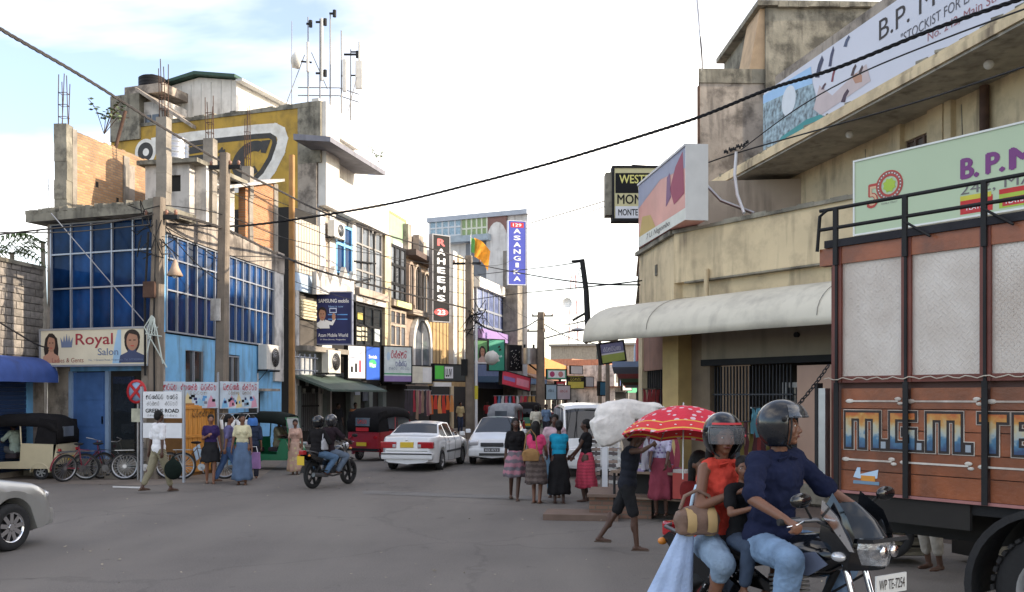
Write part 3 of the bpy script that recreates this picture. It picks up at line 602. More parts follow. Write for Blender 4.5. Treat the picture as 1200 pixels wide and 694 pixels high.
for k in range(22): ub('shutter_slat', SHUT, sh, 3.3, 6.7, -.03-(k % 2)*.008, .0, .15+k*.108, .15+k*.108+.1)
bx('shutter_post', BLUEW, sh, 6.7, 6.95, -.06, .1, 0, 2.6)
# palms behind
def palm(label, u, vt, Y, s=1.):
    top = P(u, vt, Y); t = thing('palm_tree', label, 'palm', (top.x, top.y, 0), 0, 'palms behind the block wall'); hh = top.z
    MB().tube([(0, 0, 0), (.15, 0, hh*.5), (0, 0, hh)], [.16, .13, .1], 8).build('trunk', MATS['rusty_steel'] if 0 else CONC, t)
    mb = MB(); random.seed(int(u))
    for k in range(14):
        a = 2*math.pi*k/14+random.random()*.3; up = random.uniform(.2, 1.1); Lf = random.uniform(1.5, 2.2)*s; prev = None
        for j in range(12):
            q = j/11; r_ = Lf*q; c = Vector((math.cos(a)*r_, math.sin(a)*r_, hh+Lf*(up*q-1.1*q*q))); sd_ = Vector((-math.sin(a), math.cos(a), 0))
            ln = .42*s*math.sin(math.pi*min(1, q*.9+.1))
            for sgn in (-1, 1):
                for e_ in (0, .06): tip = c+sd_*sgn*ln+Vector((math.cos(a)*.12, math.sin(a)*.12, -ln*.6)); mb.add([c+Vector((math.cos(a), math.sin(a), 0))*e_, c+Vector((math.cos(a), math.sin(a), 0))*(e_+.06), tip], [(0, 1, 2)])
    mb.build('crown', mat('palm_leaf', (.06, .1, .02), .6, var=.4), t); return t
palm('feathery palm crown peeping over the block wall beside the brick-topped building', 50, 283, 45, 1.25); palm('low yellow-green palm top at the left edge over the block wall', 14, 296, 44, 1.1)
tv = thing('tv_aerial', 'thin television aerial on the roof left of the brick wall', 'aerial', P(57, 262, 27)); MB().tube([(0, 0, 0), (0, 0, 1.3)], .012, 5).build('pole', STEEL, tv); mb = MB()
for k in range(4): mb.tube([(-.2, .02*k, 1.1-.04*k), (.25, .02*k, 1.1-.04*k)], .006, 4)
mb.build('elements', STEEL, tv)
# plants rooted in the brickwork
def wisp(label, u, v, Y, r, n=90, col=(.07, .1, .04), trunk=True, name='wall_plant'):
    c = P(u, v, Y); t = thing(name, label, 'plant', c); mb = MB(); st = MB(); random.seed(int(u*3+v))
    for k in range(7):
        tip = Vector((random.uniform(-1, 1), random.uniform(-.6, .6), random.uniform(-.2, 1.1)))*r; st.tube([Vector((0, 0, -r*.6)), tip*.5, tip], .012, 4)
        for j in range(n//7):
            q = tip*random.uniform(.3, 1.05)+Vector([random.uniform(-.14, .14) for _ in range(3)])*r; m_ = Matrix.Rotation(random.random()*6, 3, 'Z') @ Matrix.Rotation(random.random()*6, 3, 'X'); s_ = r*.11
            mb.add([q+m_ @ Vector(k2) for k2 in ((-s_, 0, 0), (0, -s_*.5, 0), (s_, 0, 0), (0, s_*.5, 0))], [(0, 1, 2, 3)])
    mb.build('leaves', flat(col, .6, var=.4), t); st.build('stems', RUST, t); return t
wisp('thin leafy sprig growing from the brick wall top against the sky', 122, 140, 28.8, .75); wisp('small green weed growing on the white eave', 444, 184, 44, .5, 70, (.05, .14, .03))
# ------------------------------------------------------------------ people
SK = mat('brown_skin', (.17, .075, .042), .5, var=.12, scale=8, bump=.05); SK2 = mat('light_brown_skin', (.24, .11, .065), .5, var=.1, scale=8, bump=.05); SKD = mat('dark_skin', (.075, .035, .022), .5, var=.12, scale=8, bump=.05)
HAIR = mat('black_hair', (.008, .007, .007), .6, spec=.25, var=.3, scale=20, bump=.4); EYEW = flat((.6, .57, .53), .3); LIP = mat('lips', (.16, .045, .04), .5, bump=0)
def cloth(c, key=None, **k): k.setdefault('bump', .35); k.setdefault('scale', 5); k.setdefault('var', .22); return mat(key or 'cloth_%d_%d_%d' % tuple(int(x*255) for x in c), c, .95, bscale=22, spec=.15, **k)
def checks(key, c1, c2, s=9, kind='check'):
    if key in MATS: return MATS[key]
    m = mat(key, c1, .9, var=.2, bump=.3); t = m.node_tree; b = t.nodes['Principled BSDF']; N = t.nodes.new; K = t.links.new; tcx = N('ShaderNodeTexCoord'); src = b.inputs['Base Color'].links[0].from_socket
    if kind == 'check': w_ = N('ShaderNodeTexWave'); w_.inputs['Scale'].default_value = s; w_.bands_direction = 'DIAGONAL'; w_.inputs['Distortion'].default_value = 1.5; f = w_.outputs['Fac']
    elif kind == 'band': w_ = N('ShaderNodeTexWave'); w_.inputs['Scale'].default_value = s; w_.bands_direction = 'Z'; w_.inputs['Distortion'].default_value = 2.5; w_.inputs['Detail Scale'].default_value = 6; f = w_.outputs['Fac']
    else: w_ = N('ShaderNodeTexVoronoi'); w_.inputs['Scale'].default_value = s; f = w_.outputs['Distance']
    K(tcx.outputs['Object'], w_.inputs['Vector']); r = N('ShaderNodeMapRange'); r.inputs['From Min'].default_value = .36 if kind == 'spot' else .45; r.inputs['From Max'].default_value = .3 if kind == 'spot' else .6; K(f, r.inputs['Value'])
    x = N('ShaderNodeMix'); x.data_type = 'RGBA'; K(r.outputs['Result'], x.inputs['Factor']); K(src, x.inputs['A']); x.inputs['B'].default_value = (*c2, 1); K(x.outputs['Result'], b.inputs['Base Color']); return m
def ik(a, c, l1, l2, pole):
    """middle joint of a two-bone limb"""
    a = Vector(a); c = Vector(c); d = c-a; L_ = min(d.length, (l1+l2)*.999); c = a+d.normalized()*L_; d = c-a; x = (l1*l1-l2*l2+L_*L_)/(2*L_); h = math.sqrt(max(0, l1*l1-x*x)); u = d.normalized(); p = Vector(pole); p = (p-u*p.dot(u)).normalized(); return a+u*x+p*h, c
def person(label, loc, face, h=1.65, pose=None, skin=SK, top=None, bottom=None, hair='short', cat='person', vox=.013, name='person', shoes=None, group=None, female=False, sleeve=.45, fem=1., collar=False, root=None):
    """face: world angle of the facing direction (degrees, 0 = +X). Local axes: x right, y forward, z up."""
    p = dict(lf=(-.09, 0, .07), rf=(.09, 0, .07), lh=(-.24, .04, .80), rh=(.24, .04, .80), lean=0., hip=.93, yaw=0, pitch=0, toe=0, lp=(0, 1, 0), rp=(0, 1, 0), lep=(-.5, -1, -.3), rep=(.5, -1, -.3), grip=0, sway=0, tw=0); p.update(pose or {})
    s = h/1.70; t = root or thing(name, label, cat, loc, R(face-90), group); V = lambda q: Vector(q)*s
    hip = V((p['sway'], 0, p['hip'])); ln = R(p['lean']); up = Vector((0, math.sin(ln), math.cos(ln))); fw = Vector((0, math.cos(ln), -math.sin(ln))); rt = Matrix.Rotation(R(p['tw']), 3, up) @ Vector((1, 0, 0)); fw2 = Matrix.Rotation(R(p['tw']), 3, up) @ fw
    sw = (.15 if female else .185)*s; chest = hip+up*.34*s; neck = hip+up*.53*s; hd = neck+up*.165*s+fw*.015*s
    shl = neck-rt*sw-up*.05*s; shr = neck+rt*sw-up*.05*s; hw = .095*s
    hl = hip+Vector((-hw, 0, -.03*s)); hr = hip+Vector((hw, 0, -.03*s))
    kl, al = ik(hl, V(p['lf']), .425*s, .42*s, p['lp']); kr, ar = ik(hr, V(p['rf']), .425*s, .42*s, p['rp'])
    el, wl = ik(shl, V(p['lh']), .285*s, .25*s, p['lep']); er, wr = ik(shr, V(p['rh']), .285*s, .25*s, p['rep'])
    b = MB(); g = 1.12 if female else 1.
    skirted = bool(bottom and bottom[0] in ('skirt', 'sarong'))
    def torso(mb, k=1., e=0.):
        e = e*(1 if female else 1.7)
        ax = Matrix((rt, fw2, up)).transposed()
        for c, r_ in ((hip+up*(.1 if e and skirted else .02)*s, ((.165*g if not (e and skirted) else .125), .115 if not (e and skirted) else .095, .13)), (hip+up*.14*s, (.135, .1, .12)), (chest-up*.05*s, (.148, .108, .13)), (chest+up*.06*s, (.16 if female else .175, .115, .12)), (neck-up*.07*s, (.13, .085, .07))): mb.ell(c, [q*s*k+e for q in r_], 16, 10, ax)
        if female:
            for sg in (-1, 1): mb.ell(chest+rt*sg*.07*s+fw2*.09*s+up*.02*s, [.065*s*k+e, .055*s+e, .06*s+e], 12, 8)
        ins = .02 if sleeve > .05 or not female or not e else .05; mb.cap(shl+rt*ins, shr-rt*ins, .055*s*k+e, .055*s*k+e)
    torso(b, .95)
    b.cap(neck-up*.06*s, hd-up*.05*s, .052*s, .048*s)
    for sh_, e_, w_ in ((shl, el, wl), (shr, er, wr)): b.cap(sh_, e_, .048*s*(.9 if female else 1), .037*s).cap(e_, w_, .037*s, .025*s)
    for a_, k_, f_ in ((hl, kl, al), (hr, kr, ar)):
        b.cap(a_, k_, .085*s*g, .052*s).cap(k_, f_, .052*s, .034*s).ell(k_.lerp(f_, .3)+Vector((0, -.018*s, 0)), [.045*s, .048*s, .12*s]); b.cap(f_+Vector((0, -.035, -.035))*s, f_+Vector((0, .05, -.042))*s, .03*s, .03*s).cap(f_+Vector((0, .05, -.046))*s, f_+Vector((0, .15, -.052))*s, .033*s, .02*s)
    # hands: palm, four unequal fingers, thumb from the side of the palm
    for sg, e_, w_ in ((-1, el, wl), (1, er, wr)):
        d = (w_-e_).normalized(); cu = p['grip']; side = Vector((1, 0, 0)) if abs(d.x) < .8 else Vector((0, 0, 1)); nrm = d.cross(side).normalized(); side = nrm.cross(d).normalized(); side = side if cu or True else side
        if cu: side = Vector((0, 0, 0)) + d.cross(Vector((0, 0, 1))).normalized()*1; nrm = Vector((0, 0, -1)); nrm = (nrm-d*nrm.dot(d)).normalized()
        else: nrm = nrm if nrm.dot(Vector((-sg, 0, 0))) > 0 else nrm; a0 = Vector((-sg, 0, 0)); nrm = (a0-d*a0.dot(d)); nrm = nrm.normalized() if nrm.length > .1 else Vector((0, 0, -1)); side = d.cross(nrm).normalized()
        for k in (-1, 0, 1): b.cap(w_, w_+d*.075*s+side*k*.022*s, .02*s, .017*s, 8)
        for k, fl in enumerate((.062, .075, .072, .056)):
            a_ = w_+d*.085*s+side*(k-1.5)*.021*s; c1 = R(25+cu*55); c2 = R(45+cu*110); q1 = a_+(d*math.cos(c1)+nrm*math.sin(c1))*fl*.5*s; q2 = q1+(d*math.cos(c2)+nrm*math.sin(c2))*fl*.5*s; b.cap(a_, q1, .0105*s, .0095*s, 8).cap(q1, q2, .0095*s, .008*s, 8)
        tb = w_+d*.03*s-side*.03*s; t1 = tb+(d*.6-side*.6+nrm*.4)*.042*s; b.cap(tb, t1, .0125*s, .0105*s, 8).cap(t1, t1+(d*.8+nrm*.5)*.03*s, .0105*s, .008*s, 8)
    # head
    HR = Matrix.Rotation(R(p['yaw']), 3, 'Z') @ Matrix.Rotation(R(-p['pitch']), 3, 'X'); hp = lambda x, y, z: hd+HR @ Vector((x, y, z))*s
    def he(mb, x, y, z, r_, seg=14): mb.ell(hp(x, y, z), [q*s for q in r_], seg, 9, HR)
    he(b, 0, -.012, .03, (.074, .094, .092)); he(b, 0, .025, -.045, (.056, .062, .062)); he(b, 0, .062, -.088, (.026, .022, .02)); he(b, 0, .035, 0, (.064, .06, .07))
    b.cap(hp(0, .088, .012), hp(0, .106, -.028), .008*s, .014*s, 8).cap(hp(-.013, .098, -.032), hp(.013, .098, -.032), .009*s, .009*s, 8).cap(hp(-.036, .079, .028), hp(.036, .079, .028), .011*s, .011*s, 8).cap(hp(-.018, .085, -.058), hp(.018, .085, -.058), .01*s, .01*s, 8)
    for sg in (-1, 1): he(b, sg*.076, -.008, -.008, (.011, .02, .03), 8); he(b, sg*.036, .062, -.025, (.024, .022, .026), 8)
    organic(b, 'body', skin, t, vox*s, 3 if vox < .01 else 2, .5)
    mb = MB(); ir = MB()
    for sg in (-1, 1): mb.ell(hp(sg*.03, .0805, .008), [.0125*s, .007*s, .0065*s], 8, 6, HR); ir.ell(hp(sg*.03, .0865, .008), [.005*s, .003*s, .0055*s], 8, 6, HR).cap(hp(sg*.017, .09, .03), hp(sg*.045, .083, .031), .003*s, .002*s, 6)
    mb.build('eyes', EYEW, t); ir.build('brows_and_irises', HAIR, t); MB().cap(hp(-.017, .0945, -.058), hp(.017, .0945, -.058), .0055*s, .0055*s, 8).build('lips', LIP, t)
    # hair
    if hair:
        hb = MB(); he(hb, 0, -.024, .045, (.086, .101, .094)); he(hb, 0, -.06, -.0, (.08, .066, .088))
        if hair == 'long': hb.cap(hp(0, -.07, 0), hp(0, -.11, -.26), .085*s, .05*s).cap(hp(-.06, -.04, 0), hp(-.075, -.05, -.16), .04*s, .03*s).cap(hp(.06, -.04, 0), hp(.075, -.05, -.16), .04*s, .03*s)
        if hair == 'tail': hb.cap(hp(0, -.1, .02), hp(0, -.13, -.03), .035*s, .03*s).cap(hp(0, -.13, -.03), hp(.02, -.12, -.26), .028*s, .012*s)
        if hair == 'bun': hb.ell(hp(0, -.115, .0), .04*s)
        organic(hb, 'hair', HAIR, t, max(vox, .012)*s, 2, .5)
    # top
    if top:
        c = MB(); torso(c, 1.04, .012*s)
        if collar: MB().prism([(-.012, .03), (-.085, .012), (-.05, -.045)], 0, .008, 'y', Matrix.Translation(neck+fw2*.075*s-up*.02*s) @ Matrix.Rotation(R(p['tw']), 4, 'Z') @ Matrix.Rotation(R(-35), 4, 'X')).prism([(.012, .03), (.085, .012), (.05, -.045)], 0, .008, 'y', Matrix.Translation(neck+fw2*.075*s-up*.02*s) @ Matrix.Rotation(R(p['tw']), 4, 'Z') @ Matrix.Rotation(R(-35), 4, 'X')).build('collar', top, t)
        for sh_, e_, w_ in ((shl, el, wl), (shr, er, wr)):
            q = sh_.lerp(e_, min(1, sleeve*2)) if sleeve <= .5 else e_; c.cap(sh_, q, (.054 if female else .06)*s, (.05 if female else .066)*s) if sleeve > .05 else None
            if sleeve > .5: c.cap(e_, e_.lerp(w_, sleeve*2-1), .05*s, .038*s)
        c.cap(hip-up*.02*s-rt*.07*s, hip-up*.02*s+rt*.07*s, .115*s, .115*s) if not skirted else None
        if collar: c.tube([neck+rt*math.sin(a)*.062*s+fw2*math.cos(a)*.06*s+up*(.0+.012*math.cos(a))*s for a in [2*math.pi*i/14 for i in range(14)]], .017*s, 6, True)
        FD = [crease(.1, .032*s), crease(.035, .014*s)] if vox < .01 else [crease(.08, .02*s)]
        organic(c, 'shirt' if not female else 'blouse', top, t, max(vox*.9, .0085)*s, 2, .5, FD)
    if bottom:
        kind, m, ln_ = bottom
        if kind in ('trousers', 'shorts'):
            c = MB(); c.ell(hip+Vector((0, 0, -.03*s)), [.165*s*g, .13*s, .13*s])
            for a_, k_, f_ in ((hl, kl, al), (hr, kr, ar)):
                e_ = .02*s; q = a_.lerp(k_, min(1, ln_*2)); c.cap(a_, q, .096*s*g+e_*.3, .062*s+e_)
                if ln_ > .5: c.cap(k_, k_.lerp(f_, ln_*2-1), .062*s+e_, .05*s+e_*.7)
            organic(c, kind, m, t, max(vox*.9, .0085)*s, 2, .5, [crease(.05, .011*s), crease(.02, .005*s)] if vox < .01 else [crease(.07, .018*s)])
        else:  # skirt or sarong: a cone hung from the waist, following the legs
            rows = []; n = 48; z0 = hip+up*.12*s; fl_ = .045 if kind == 'skirt' else .0
            for j in range(12):
                q = j/11; zc = z0.z+(ln_*s-z0.z)*q; kk = (al+ar)/2; mid = Vector((hip.x, hip.y, 0)).lerp(Vector((kk.x, kk.y, 0)), q*.8); sp = abs(al.y-ar.y)*.36*q; b_ = min(1, q*3); wx = (.135+.05*b_+fl_*q)*s; wy = (.115+.045*b_+fl_*q)*s+sp*.75
                rows.append([Vector((mid.x+math.cos(a)*wx*(1+.09*q*math.sin(a*8+loc[0]+.6*math.sin(q*4))), mid.y+math.sin(a)*wy*(1+.11*q*math.sin(a*6+j*.25+loc[1])), zc+.012*math.sin(a*4)*q)) for a in [2*math.pi*i/n for i in range(n)]])
            me = evaluated(MB().grid(rows, True, True).mesh(kind), [crease(.1, .05), ('SOLIDIFY', dict(thickness=.008))], kind); part(kind, me, m, t)
    if shoes:
        for f_ in (al, ar):
            mb = MB().rbox(-.042*s, .042*s, -.075*s, .17*s, -.075*s, -.055*s, .008, Matrix.Translation(f_)); mb.tube([f_+Vector((-.04, .06, -.06))*s, f_+Vector((0, .05, -.01))*s, f_+Vector((.04, .06, -.06))*s], .009*s, 5).build('sandal', shoes, t)
    return t, dict(wl=wl, wr=wr, hd=hd, HR=HR, s=s, hip=hip, neck=neck, el=el, er=er, al=al, ar=ar)
def bag(label, loc, rz, w_, h_, d_, m, strap=.3, cat='bag', name='handbag'):
    t = thing(name, label, cat, loc, rz); b = MB(); b.ell((0, 0, 0), (w_/2, d_/2, h_/2), 16, 10).rbox(-w_*.42, w_*.42, -d_*.4, d_*.4, -h_*.48, h_*.3, .02); organic(b, 'bag_body', m, t, .012, 3); MB().tube([(-w_*.35, 0, h_*.35), (-w_*.25, 0, h_*.35+strap*.7), (0, 0, h_*.35+strap), (w_*.25, 0, h_*.35+strap*.7), (w_*.35, 0, h_*.35)], .012, 6).build('strap', m, t); return t
SAND = flat((.06, .035, .02), .6)
stand = lambda a=.1, b_=0: dict(lf=(-a, b_, .07), rf=(a, -b_, .07))
walk = lambda st=.22, up=.12: dict(lf=(-.07, st, .07), rf=(.07, -st-.05, .07+up), lh=(-.24, -.12, .82), rh=(.24, .2, .85))
def gp(u, v, z=0): q = G(u, v); return (q.x, q.y, gz(q.x, q.y)+z)
# ------------------------------------------------------------------ sign helpers
def board(name, label, cat, u0, u1, vt, vb, Y0, Y1, m, depth=.12, fm=None, group=None, fw=.05):
    A = P(u0, 0, Y0); B = P(u1, 0, Y1); fr = Frame(A, B); z1 = P(u0, vt, Y0).z; z0 = P(u0, vb, Y0).z; hh = z1-z0; W_ = fr.len
    t = fr.thing(name, label, cat, 0, 0, z0, group); MB().box(0, W_, 0, depth, 0, hh).build('board', m, t, recalc=False)
    if fm:
        MB().box(-fw, W_+fw, -.02, depth+.02, -fw, 0).box(-fw, W_+fw, -.02, depth+.02, hh, hh+fw).box(-fw, 0, -.02, depth+.02, 0, hh).box(W_, W_+fw, -.02, depth+.02, 0, hh).build('frame', fm, t, recalc=False)
    t['w'] = W_; t['h'] = hh; return t, W_, hh
def txt(T, s, cx, cz, w_, h_, m, bold=0., sc=False, y=-.006, shear=0.):
    t, W_, hh = T
    if sc: return script(s, w_*W_, h_*hh, cx*W_, cz*hh, y, m, t)
    return lettering(s, w_*W_, h_*hh, cx*W_, cz*hh, y, m, t, bold, shear=shear)
def patch(T, x0, x1, z0, z1, m, y=-.004, name='panel_print', shape=None):
    t, W_, hh = T; mb = MB()
    if shape == 'disc':
        cx, cz, rx, rz = (x0+x1)/2*W_, (z0+z1)/2*hh, (x1-x0)/2*W_, (z1-z0)/2*hh; mb.add([Vector((cx+rx*math.cos(2*math.pi*i/20), y, cz+rz*math.sin(2*math.pi*i/20))) for i in range(20)], [tuple(range(20))])
    elif shape: mb.add([Vector((x0*W_+(x1-x0)*W_*a, y, z0*hh+(z1-z0)*hh*b)) for a, b in shape], [tuple(range(len(shape)))])
    else: mb.add([Vector((a*W_, y, b*hh)) for a, b in ((x0, z0), (x1, z0), (x1, z1), (x0, z1))], [(0, 1, 2, 3)])
    return mb.build(name, m, t, recalc=False)
NAVY = flat((.012, .018, .1), .5); RED = flat((.5, .02, .025), .5); SKINP = flat((.42, .22, .14)); HAIRP = flat((.02, .012, .01)); LBLUE = flat((.45, .6, .75)); SWHITE = flat((.75, .76, .78), .5)
def portrait(T, cx, z0, w_, h_, shirt, hair=HAIRP, long=False):
    """a printed head and shoulders: flat shapes on the board"""
    S = [(0, 0), (1, 0), (.95, .22), (.68, .32), (.62, .42), (.38, .42), (.32, .32), (.05, .22)]
    patch(T, cx-w_*.42 if long else cx-w_*.3, cx+w_*.42 if long else cx+w_*.3, z0+(h_*.12 if long else h_*.5), z0+h_, hair, -.004, 'portrait', 'disc' if not long else [(.1, 0), (.3, .15), (.7, .15), (.95, 0), (1, .4), (.9, .8), (.6, 1), (.35, 1), (.1, .8), (0, .4)])
    patch(T, cx-w_/2, cx+w_/2, z0, z0+h_, shirt, -.005, 'portrait', S); patch(T, cx-w_*.21, cx+w_*.23, z0+h_*.36, z0+h_*.92, SKINP, -.006, 'portrait', 'disc')
    patch(T, cx-w_*.22, cx+w_*.24, z0+h_*.78, z0+h_*.99, hair, -.007, 'portrait', [(0, .1), (.2, .5), (.6, .35), (1, .1), (.9, .8), (.5, 1), (.15, .8)])
    patch(T, cx-w_*.12, cx-w_*.03, z0+h_*.66, z0+h_*.69, HAIRP, -.0075, 'portrait'); patch(T, cx+w_*.05, cx+w_*.14, z0+h_*.66, z0+h_*.69, HAIRP, -.0075, 'portrait'); patch(T, cx-w_*.05, cx+w_*.08, z0+h_*.49, z0+h_*.515, RED, -.0075, 'portrait')
# ------------------------------------------------------------------ salon sign and the street signs in front of the blue building
T = board('salon_sign', 'wide cream salon sign with a printed head at each end above the blue door', 'sign', 48, 173, 388, 428, 24.9, 23.85, mat('cream_sign_print', (.72, .66, .5), .5, var=.12, scale=1.2, bump=0), .18, ALU)
portrait(T, .1, .06, .17, .86, flat((.55, .3, .2)), HAIRP, True); patch(T, .79, .93, .3, .97, HAIRP, -.0038, 'portrait', 'disc'); portrait(T, .86, .04, .24, .94, flat((.05, .07, .15)), HAIRP)
patch(T, .68, .76, 0.02, .98, flat((.35, .55, .75)), -.003, 'panel_print', [(0, 0), (1, 0), (1, 1), (.6, 1), (.2, .5)])
REDS = flat((.35, .03, .05), .5); GREYT = flat((.15, .2, .32), .5)
txt(T, 'Royal', .51, .68, .35, .42, REDS, .01); txt(T, 'Salon', .64, .36, .19, .2, GREYT, .01); txt(T, 'Ladies & Gents', .26, .13, .3, .13, flat((.3, .08, .06), .5)); txt(T, 'No. 1 Greens Road, Negombo. Tel. 0773028944', .71, .12, .5, .07, GREYT)
mb = MB(); t_, W_, hh = T
poly(mb, [(W_*.2, hh*.5), (W_*.3, hh*.5), (W_*.31, hh*.8), (W_*.285, hh*.65), (W_*.275, hh*.85), (W_*.262, hh*.66), (W_*.25, hh*.9), (W_*.238, hh*.66), (W_*.225, hh*.85), (W_*.215, hh*.65), (W_*.19, hh*.8)], -.006); mb.build('crown_emblem', GREYT, t_, recalc=False)
# green's road name board on two posts
T = board('street_name_board', 'white street name board on two posts reading Greens Road, behind the man in the white shirt', 'sign', 167.5, 213, 459, 490, 22.8, 22.6, SWHITE, .05)
t_, W_, hh = T; zb = t_.location.z
for x in (-.07, W_+.02): MB().box(x, x+.05, -.01, .05, -zb, hh+.12).build('post', ALU, t_)
MB().box(0, W_, 0, .04, -.48, -.12).build('lower_board', SWHITE, t_)
txt(T, 'gransr pari', .5, .8, .84, .18, BLACK, sc=True); txt(T, 'lrkgo  noipo', .5, .55, .8, .15, flat((.3, .3, .3)), sc=True); txt(T, 'GREENS ROAD', .5, .28, .86, .15, BLACK, .03); txt(T, 'ogaprnsiklr', .5, .1, .8, .07, BLACK, sc=True)
# no-stopping disc
npd = thing('no_stopping_sign', 'round blue and red no stopping disc on a pole by the salon step', 'sign', P(160, 562, 23.2)*1); npd.location.z = 0; npd.rotation_euler.z = F1.rz
zc = P(160, 459, 23.2).z; rr = 14*23.2/1100; mR = Matrix.Translation((0, 0, zc)) @ Matrix.Rotation(R(90), 4, 'X')
MB().cyl((0, .05, 0), (0, .05, zc+.2), .03).build('pole', STEEL, npd); MB().lathe([(0, 0), (rr*.8, 0), (rr*.8, -.01), (0, -.01)], 28, mR).build('disc', flat((.3, .42, .6)), npd)
MB().lathe([(rr*.8, -.014), (rr, -.014), (rr, .012), (rr*.8, .012)], 28, mR).build('rim', RED, npd); mb = MB()
for a in (45, -45): m_ = Matrix.Translation((0, -.02, zc)) @ Matrix.Rotation(R(a), 4, 'Y'); mb.box(-rr*.8, rr*.8, -.012+a*.0001, .0, -.035, .035, m_)
mb.build('cross_bar', RED, npd); o = bx('plate', mat('yellowed_plate', (.55, .55, .42), .6, dirt=.4), npd, -.14, .2, -.02, 0, zc-.75, zc-.42)
# banners in front of the side wall, Sinhala lettering
for lb, u0, u1, Y0, Y1, g1, g2_ in (('left white and blue shop banner with red local script above the orange kiosk', 186, 256, 23.9, 25.3, 'grsp npalk srnip', 'alko isrpg'), ('right white shop banner with red local script above the queue of people', 258, 303, 25.4, 26.6, 'sgrak nlopi', 'rklap sgon')):
    T = board('banner', lb, 'banner', u0, u1, 447, 479, Y0, Y1, mat('banner_print', (.5, .58, .66), .6, var=.25, scale=3, bump=.05), .03, None, 'printed banners over the kiosk')
    txt(T, g1, .52, .8, .9, .24, flat((.5, .03, .06)), sc=True); txt(T, g2_, .5, .58, .6, .12, flat((.3, .2, .1)), sc=True)
    random.seed(int(u0))
    for k in range(16): x = random.uniform(.08, .9); z = random.uniform(.08, .42); patch(T, x, x+random.uniform(.03, .07), z, z+.1, random.choice([NAVY, BLACK, flat((.1, .3, .6)), flat((.2, .2, .25))]), -.005-k*.0001, 'print_mark')
    for k, (x, c) in enumerate(((.04, (.2, .45, .7)), (.22, (.6, .25, .35)), (.4, (.65, .55, .3)), (.6, (.3, .5, .65)), (.8, (.6, .3, .4)))): patch(T, x, x+.16, .01+.04*(k % 2), .4+.1*(k % 3), flat(c), -.0030-k*.0001, 'print_mark', [(0, 0), (1, .1), (.8, .6), (.4, 1), (.1, .5)])
    t_, W_, hh = T
    for x in (-.04, W_): MB().cyl((x, .03, -t_.location.z), (x, .03, hh+.25), .025).build('post', ALU, t_)
# orange kiosk under the banners
KI = Frame(P(215, 0, 24.2), P(252, 0, 25.5)); ki = KI.thing('kiosk', 'orange wooden kiosk with plank doors and newspapers below the banners', 'kiosk'); ORW = mat('orange_painted_wood', (.62, .27, .05), .6, var=.3, scale=4, streak=.4, dirtcol=(.2, .1, .04))
bx('body', mat('kiosk_side', (.3, .15, .05), .8), ki, 0, KI.len, .05, 1.2, 0, 1.9)
for k in range(7): x = KI.len*k/7; ub('plank', ORW, ki, x+.01, x+KI.len/7-.01, 0, .05, .1, 1.85)
for z in (.15, 1.0, 1.75): ub('rail', ORW, ki, 0, KI.len, -.03, 0, z, z+.08)
script('srgnpa', .9, .18, .75, 1.62, -.04, HAIRP, ki)
for k in range(8): x = random.uniform(.1, 1.2); z = random.uniform(.35, .95); ub('newspaper', random.choice([LBLUE, SWHITE, flat((.4, .45, .5))]), ki, x, x+.3, -.06-k*.004, -.055-k*.004, z, z+.35, (0, R(random.uniform(-25, 25)), 0))
bx('lower_panel', MATS['orange_painted_wood'], ki, .02, KI.len-.02, -.02, 0, .1, .45)
sk = thing('hanging_baskets', 'row of white wire baskets hanging under the right banner', 'baskets', P(262, 492, 25.2))
for k in range(4):
    mb = MB(); x = k*.22; mb.lathe([(.07, -.25), (.11, 0), (.105, 0), (.065, -.25)], 12, Matrix.Translation((x, 0, 0))).tube([(x-.1, 0, 0), (x, 0, .16), (x+.1, 0, 0)], .008, 4); mb.build('basket', WHITE, sk)
MB().tube([(-.2, 0, .16), (.9, 0, .17)], .012, 5).build('rail', STEEL, sk)
# air conditioner on the blue side wall
def aircon(label, fr, x, z, w_=.8, h_=.6, y=-.35, g='air conditioner units'):
    t = fr.thing('air_conditioner', label, 'air conditioner', x, 0, z, g); MB().rbox(0, w_, y, y+.3, 0, h_, .02).build('casing', mat('ac_white', (.62, .6, .55), .5, var=.1, streak=.3), t)
    m_ = Matrix.Translation((w_*.6, y-.012, h_*.5)) @ Matrix.Rotation(R(90), 4, 'X'); mb = MB().lathe([(0, 0), (h_*.36, 0), (h_*.38, .01), (0, .015)], 20, m_); mb.build('fan_recess', DARK, t)
    mb = MB()
    for r_ in (.1, .18, .26, .34): mb.lathe([(h_*r_, .02), (h_*r_+.012, .02), (h_*r_+.012, .03), (h_*r_, .03)], 20, m_)
    for a in range(6): mb.box(-.006, .006, 0, h_*.37, .02, .028, m_ @ Matrix.Rotation(R(60*a), 4, 'Z'))
    mb.build('fan_grille', STEEL, t); MB().box(.05, .08, y, 0, -.05, 0).box(w_-.08, w_-.05, y, 0, -.05, 0).box(.05, .08, -.03, 0, -.4, 0).tube([(.06, y, -.03), (.06, -.02, -.38)], .012, 4).build('bracket', IRON, t); return t
xa, za = F2.at(311, 433, .3); aircon('white air conditioner with round fan on the blue side wall', F2, xa, za, 1.2, .82)
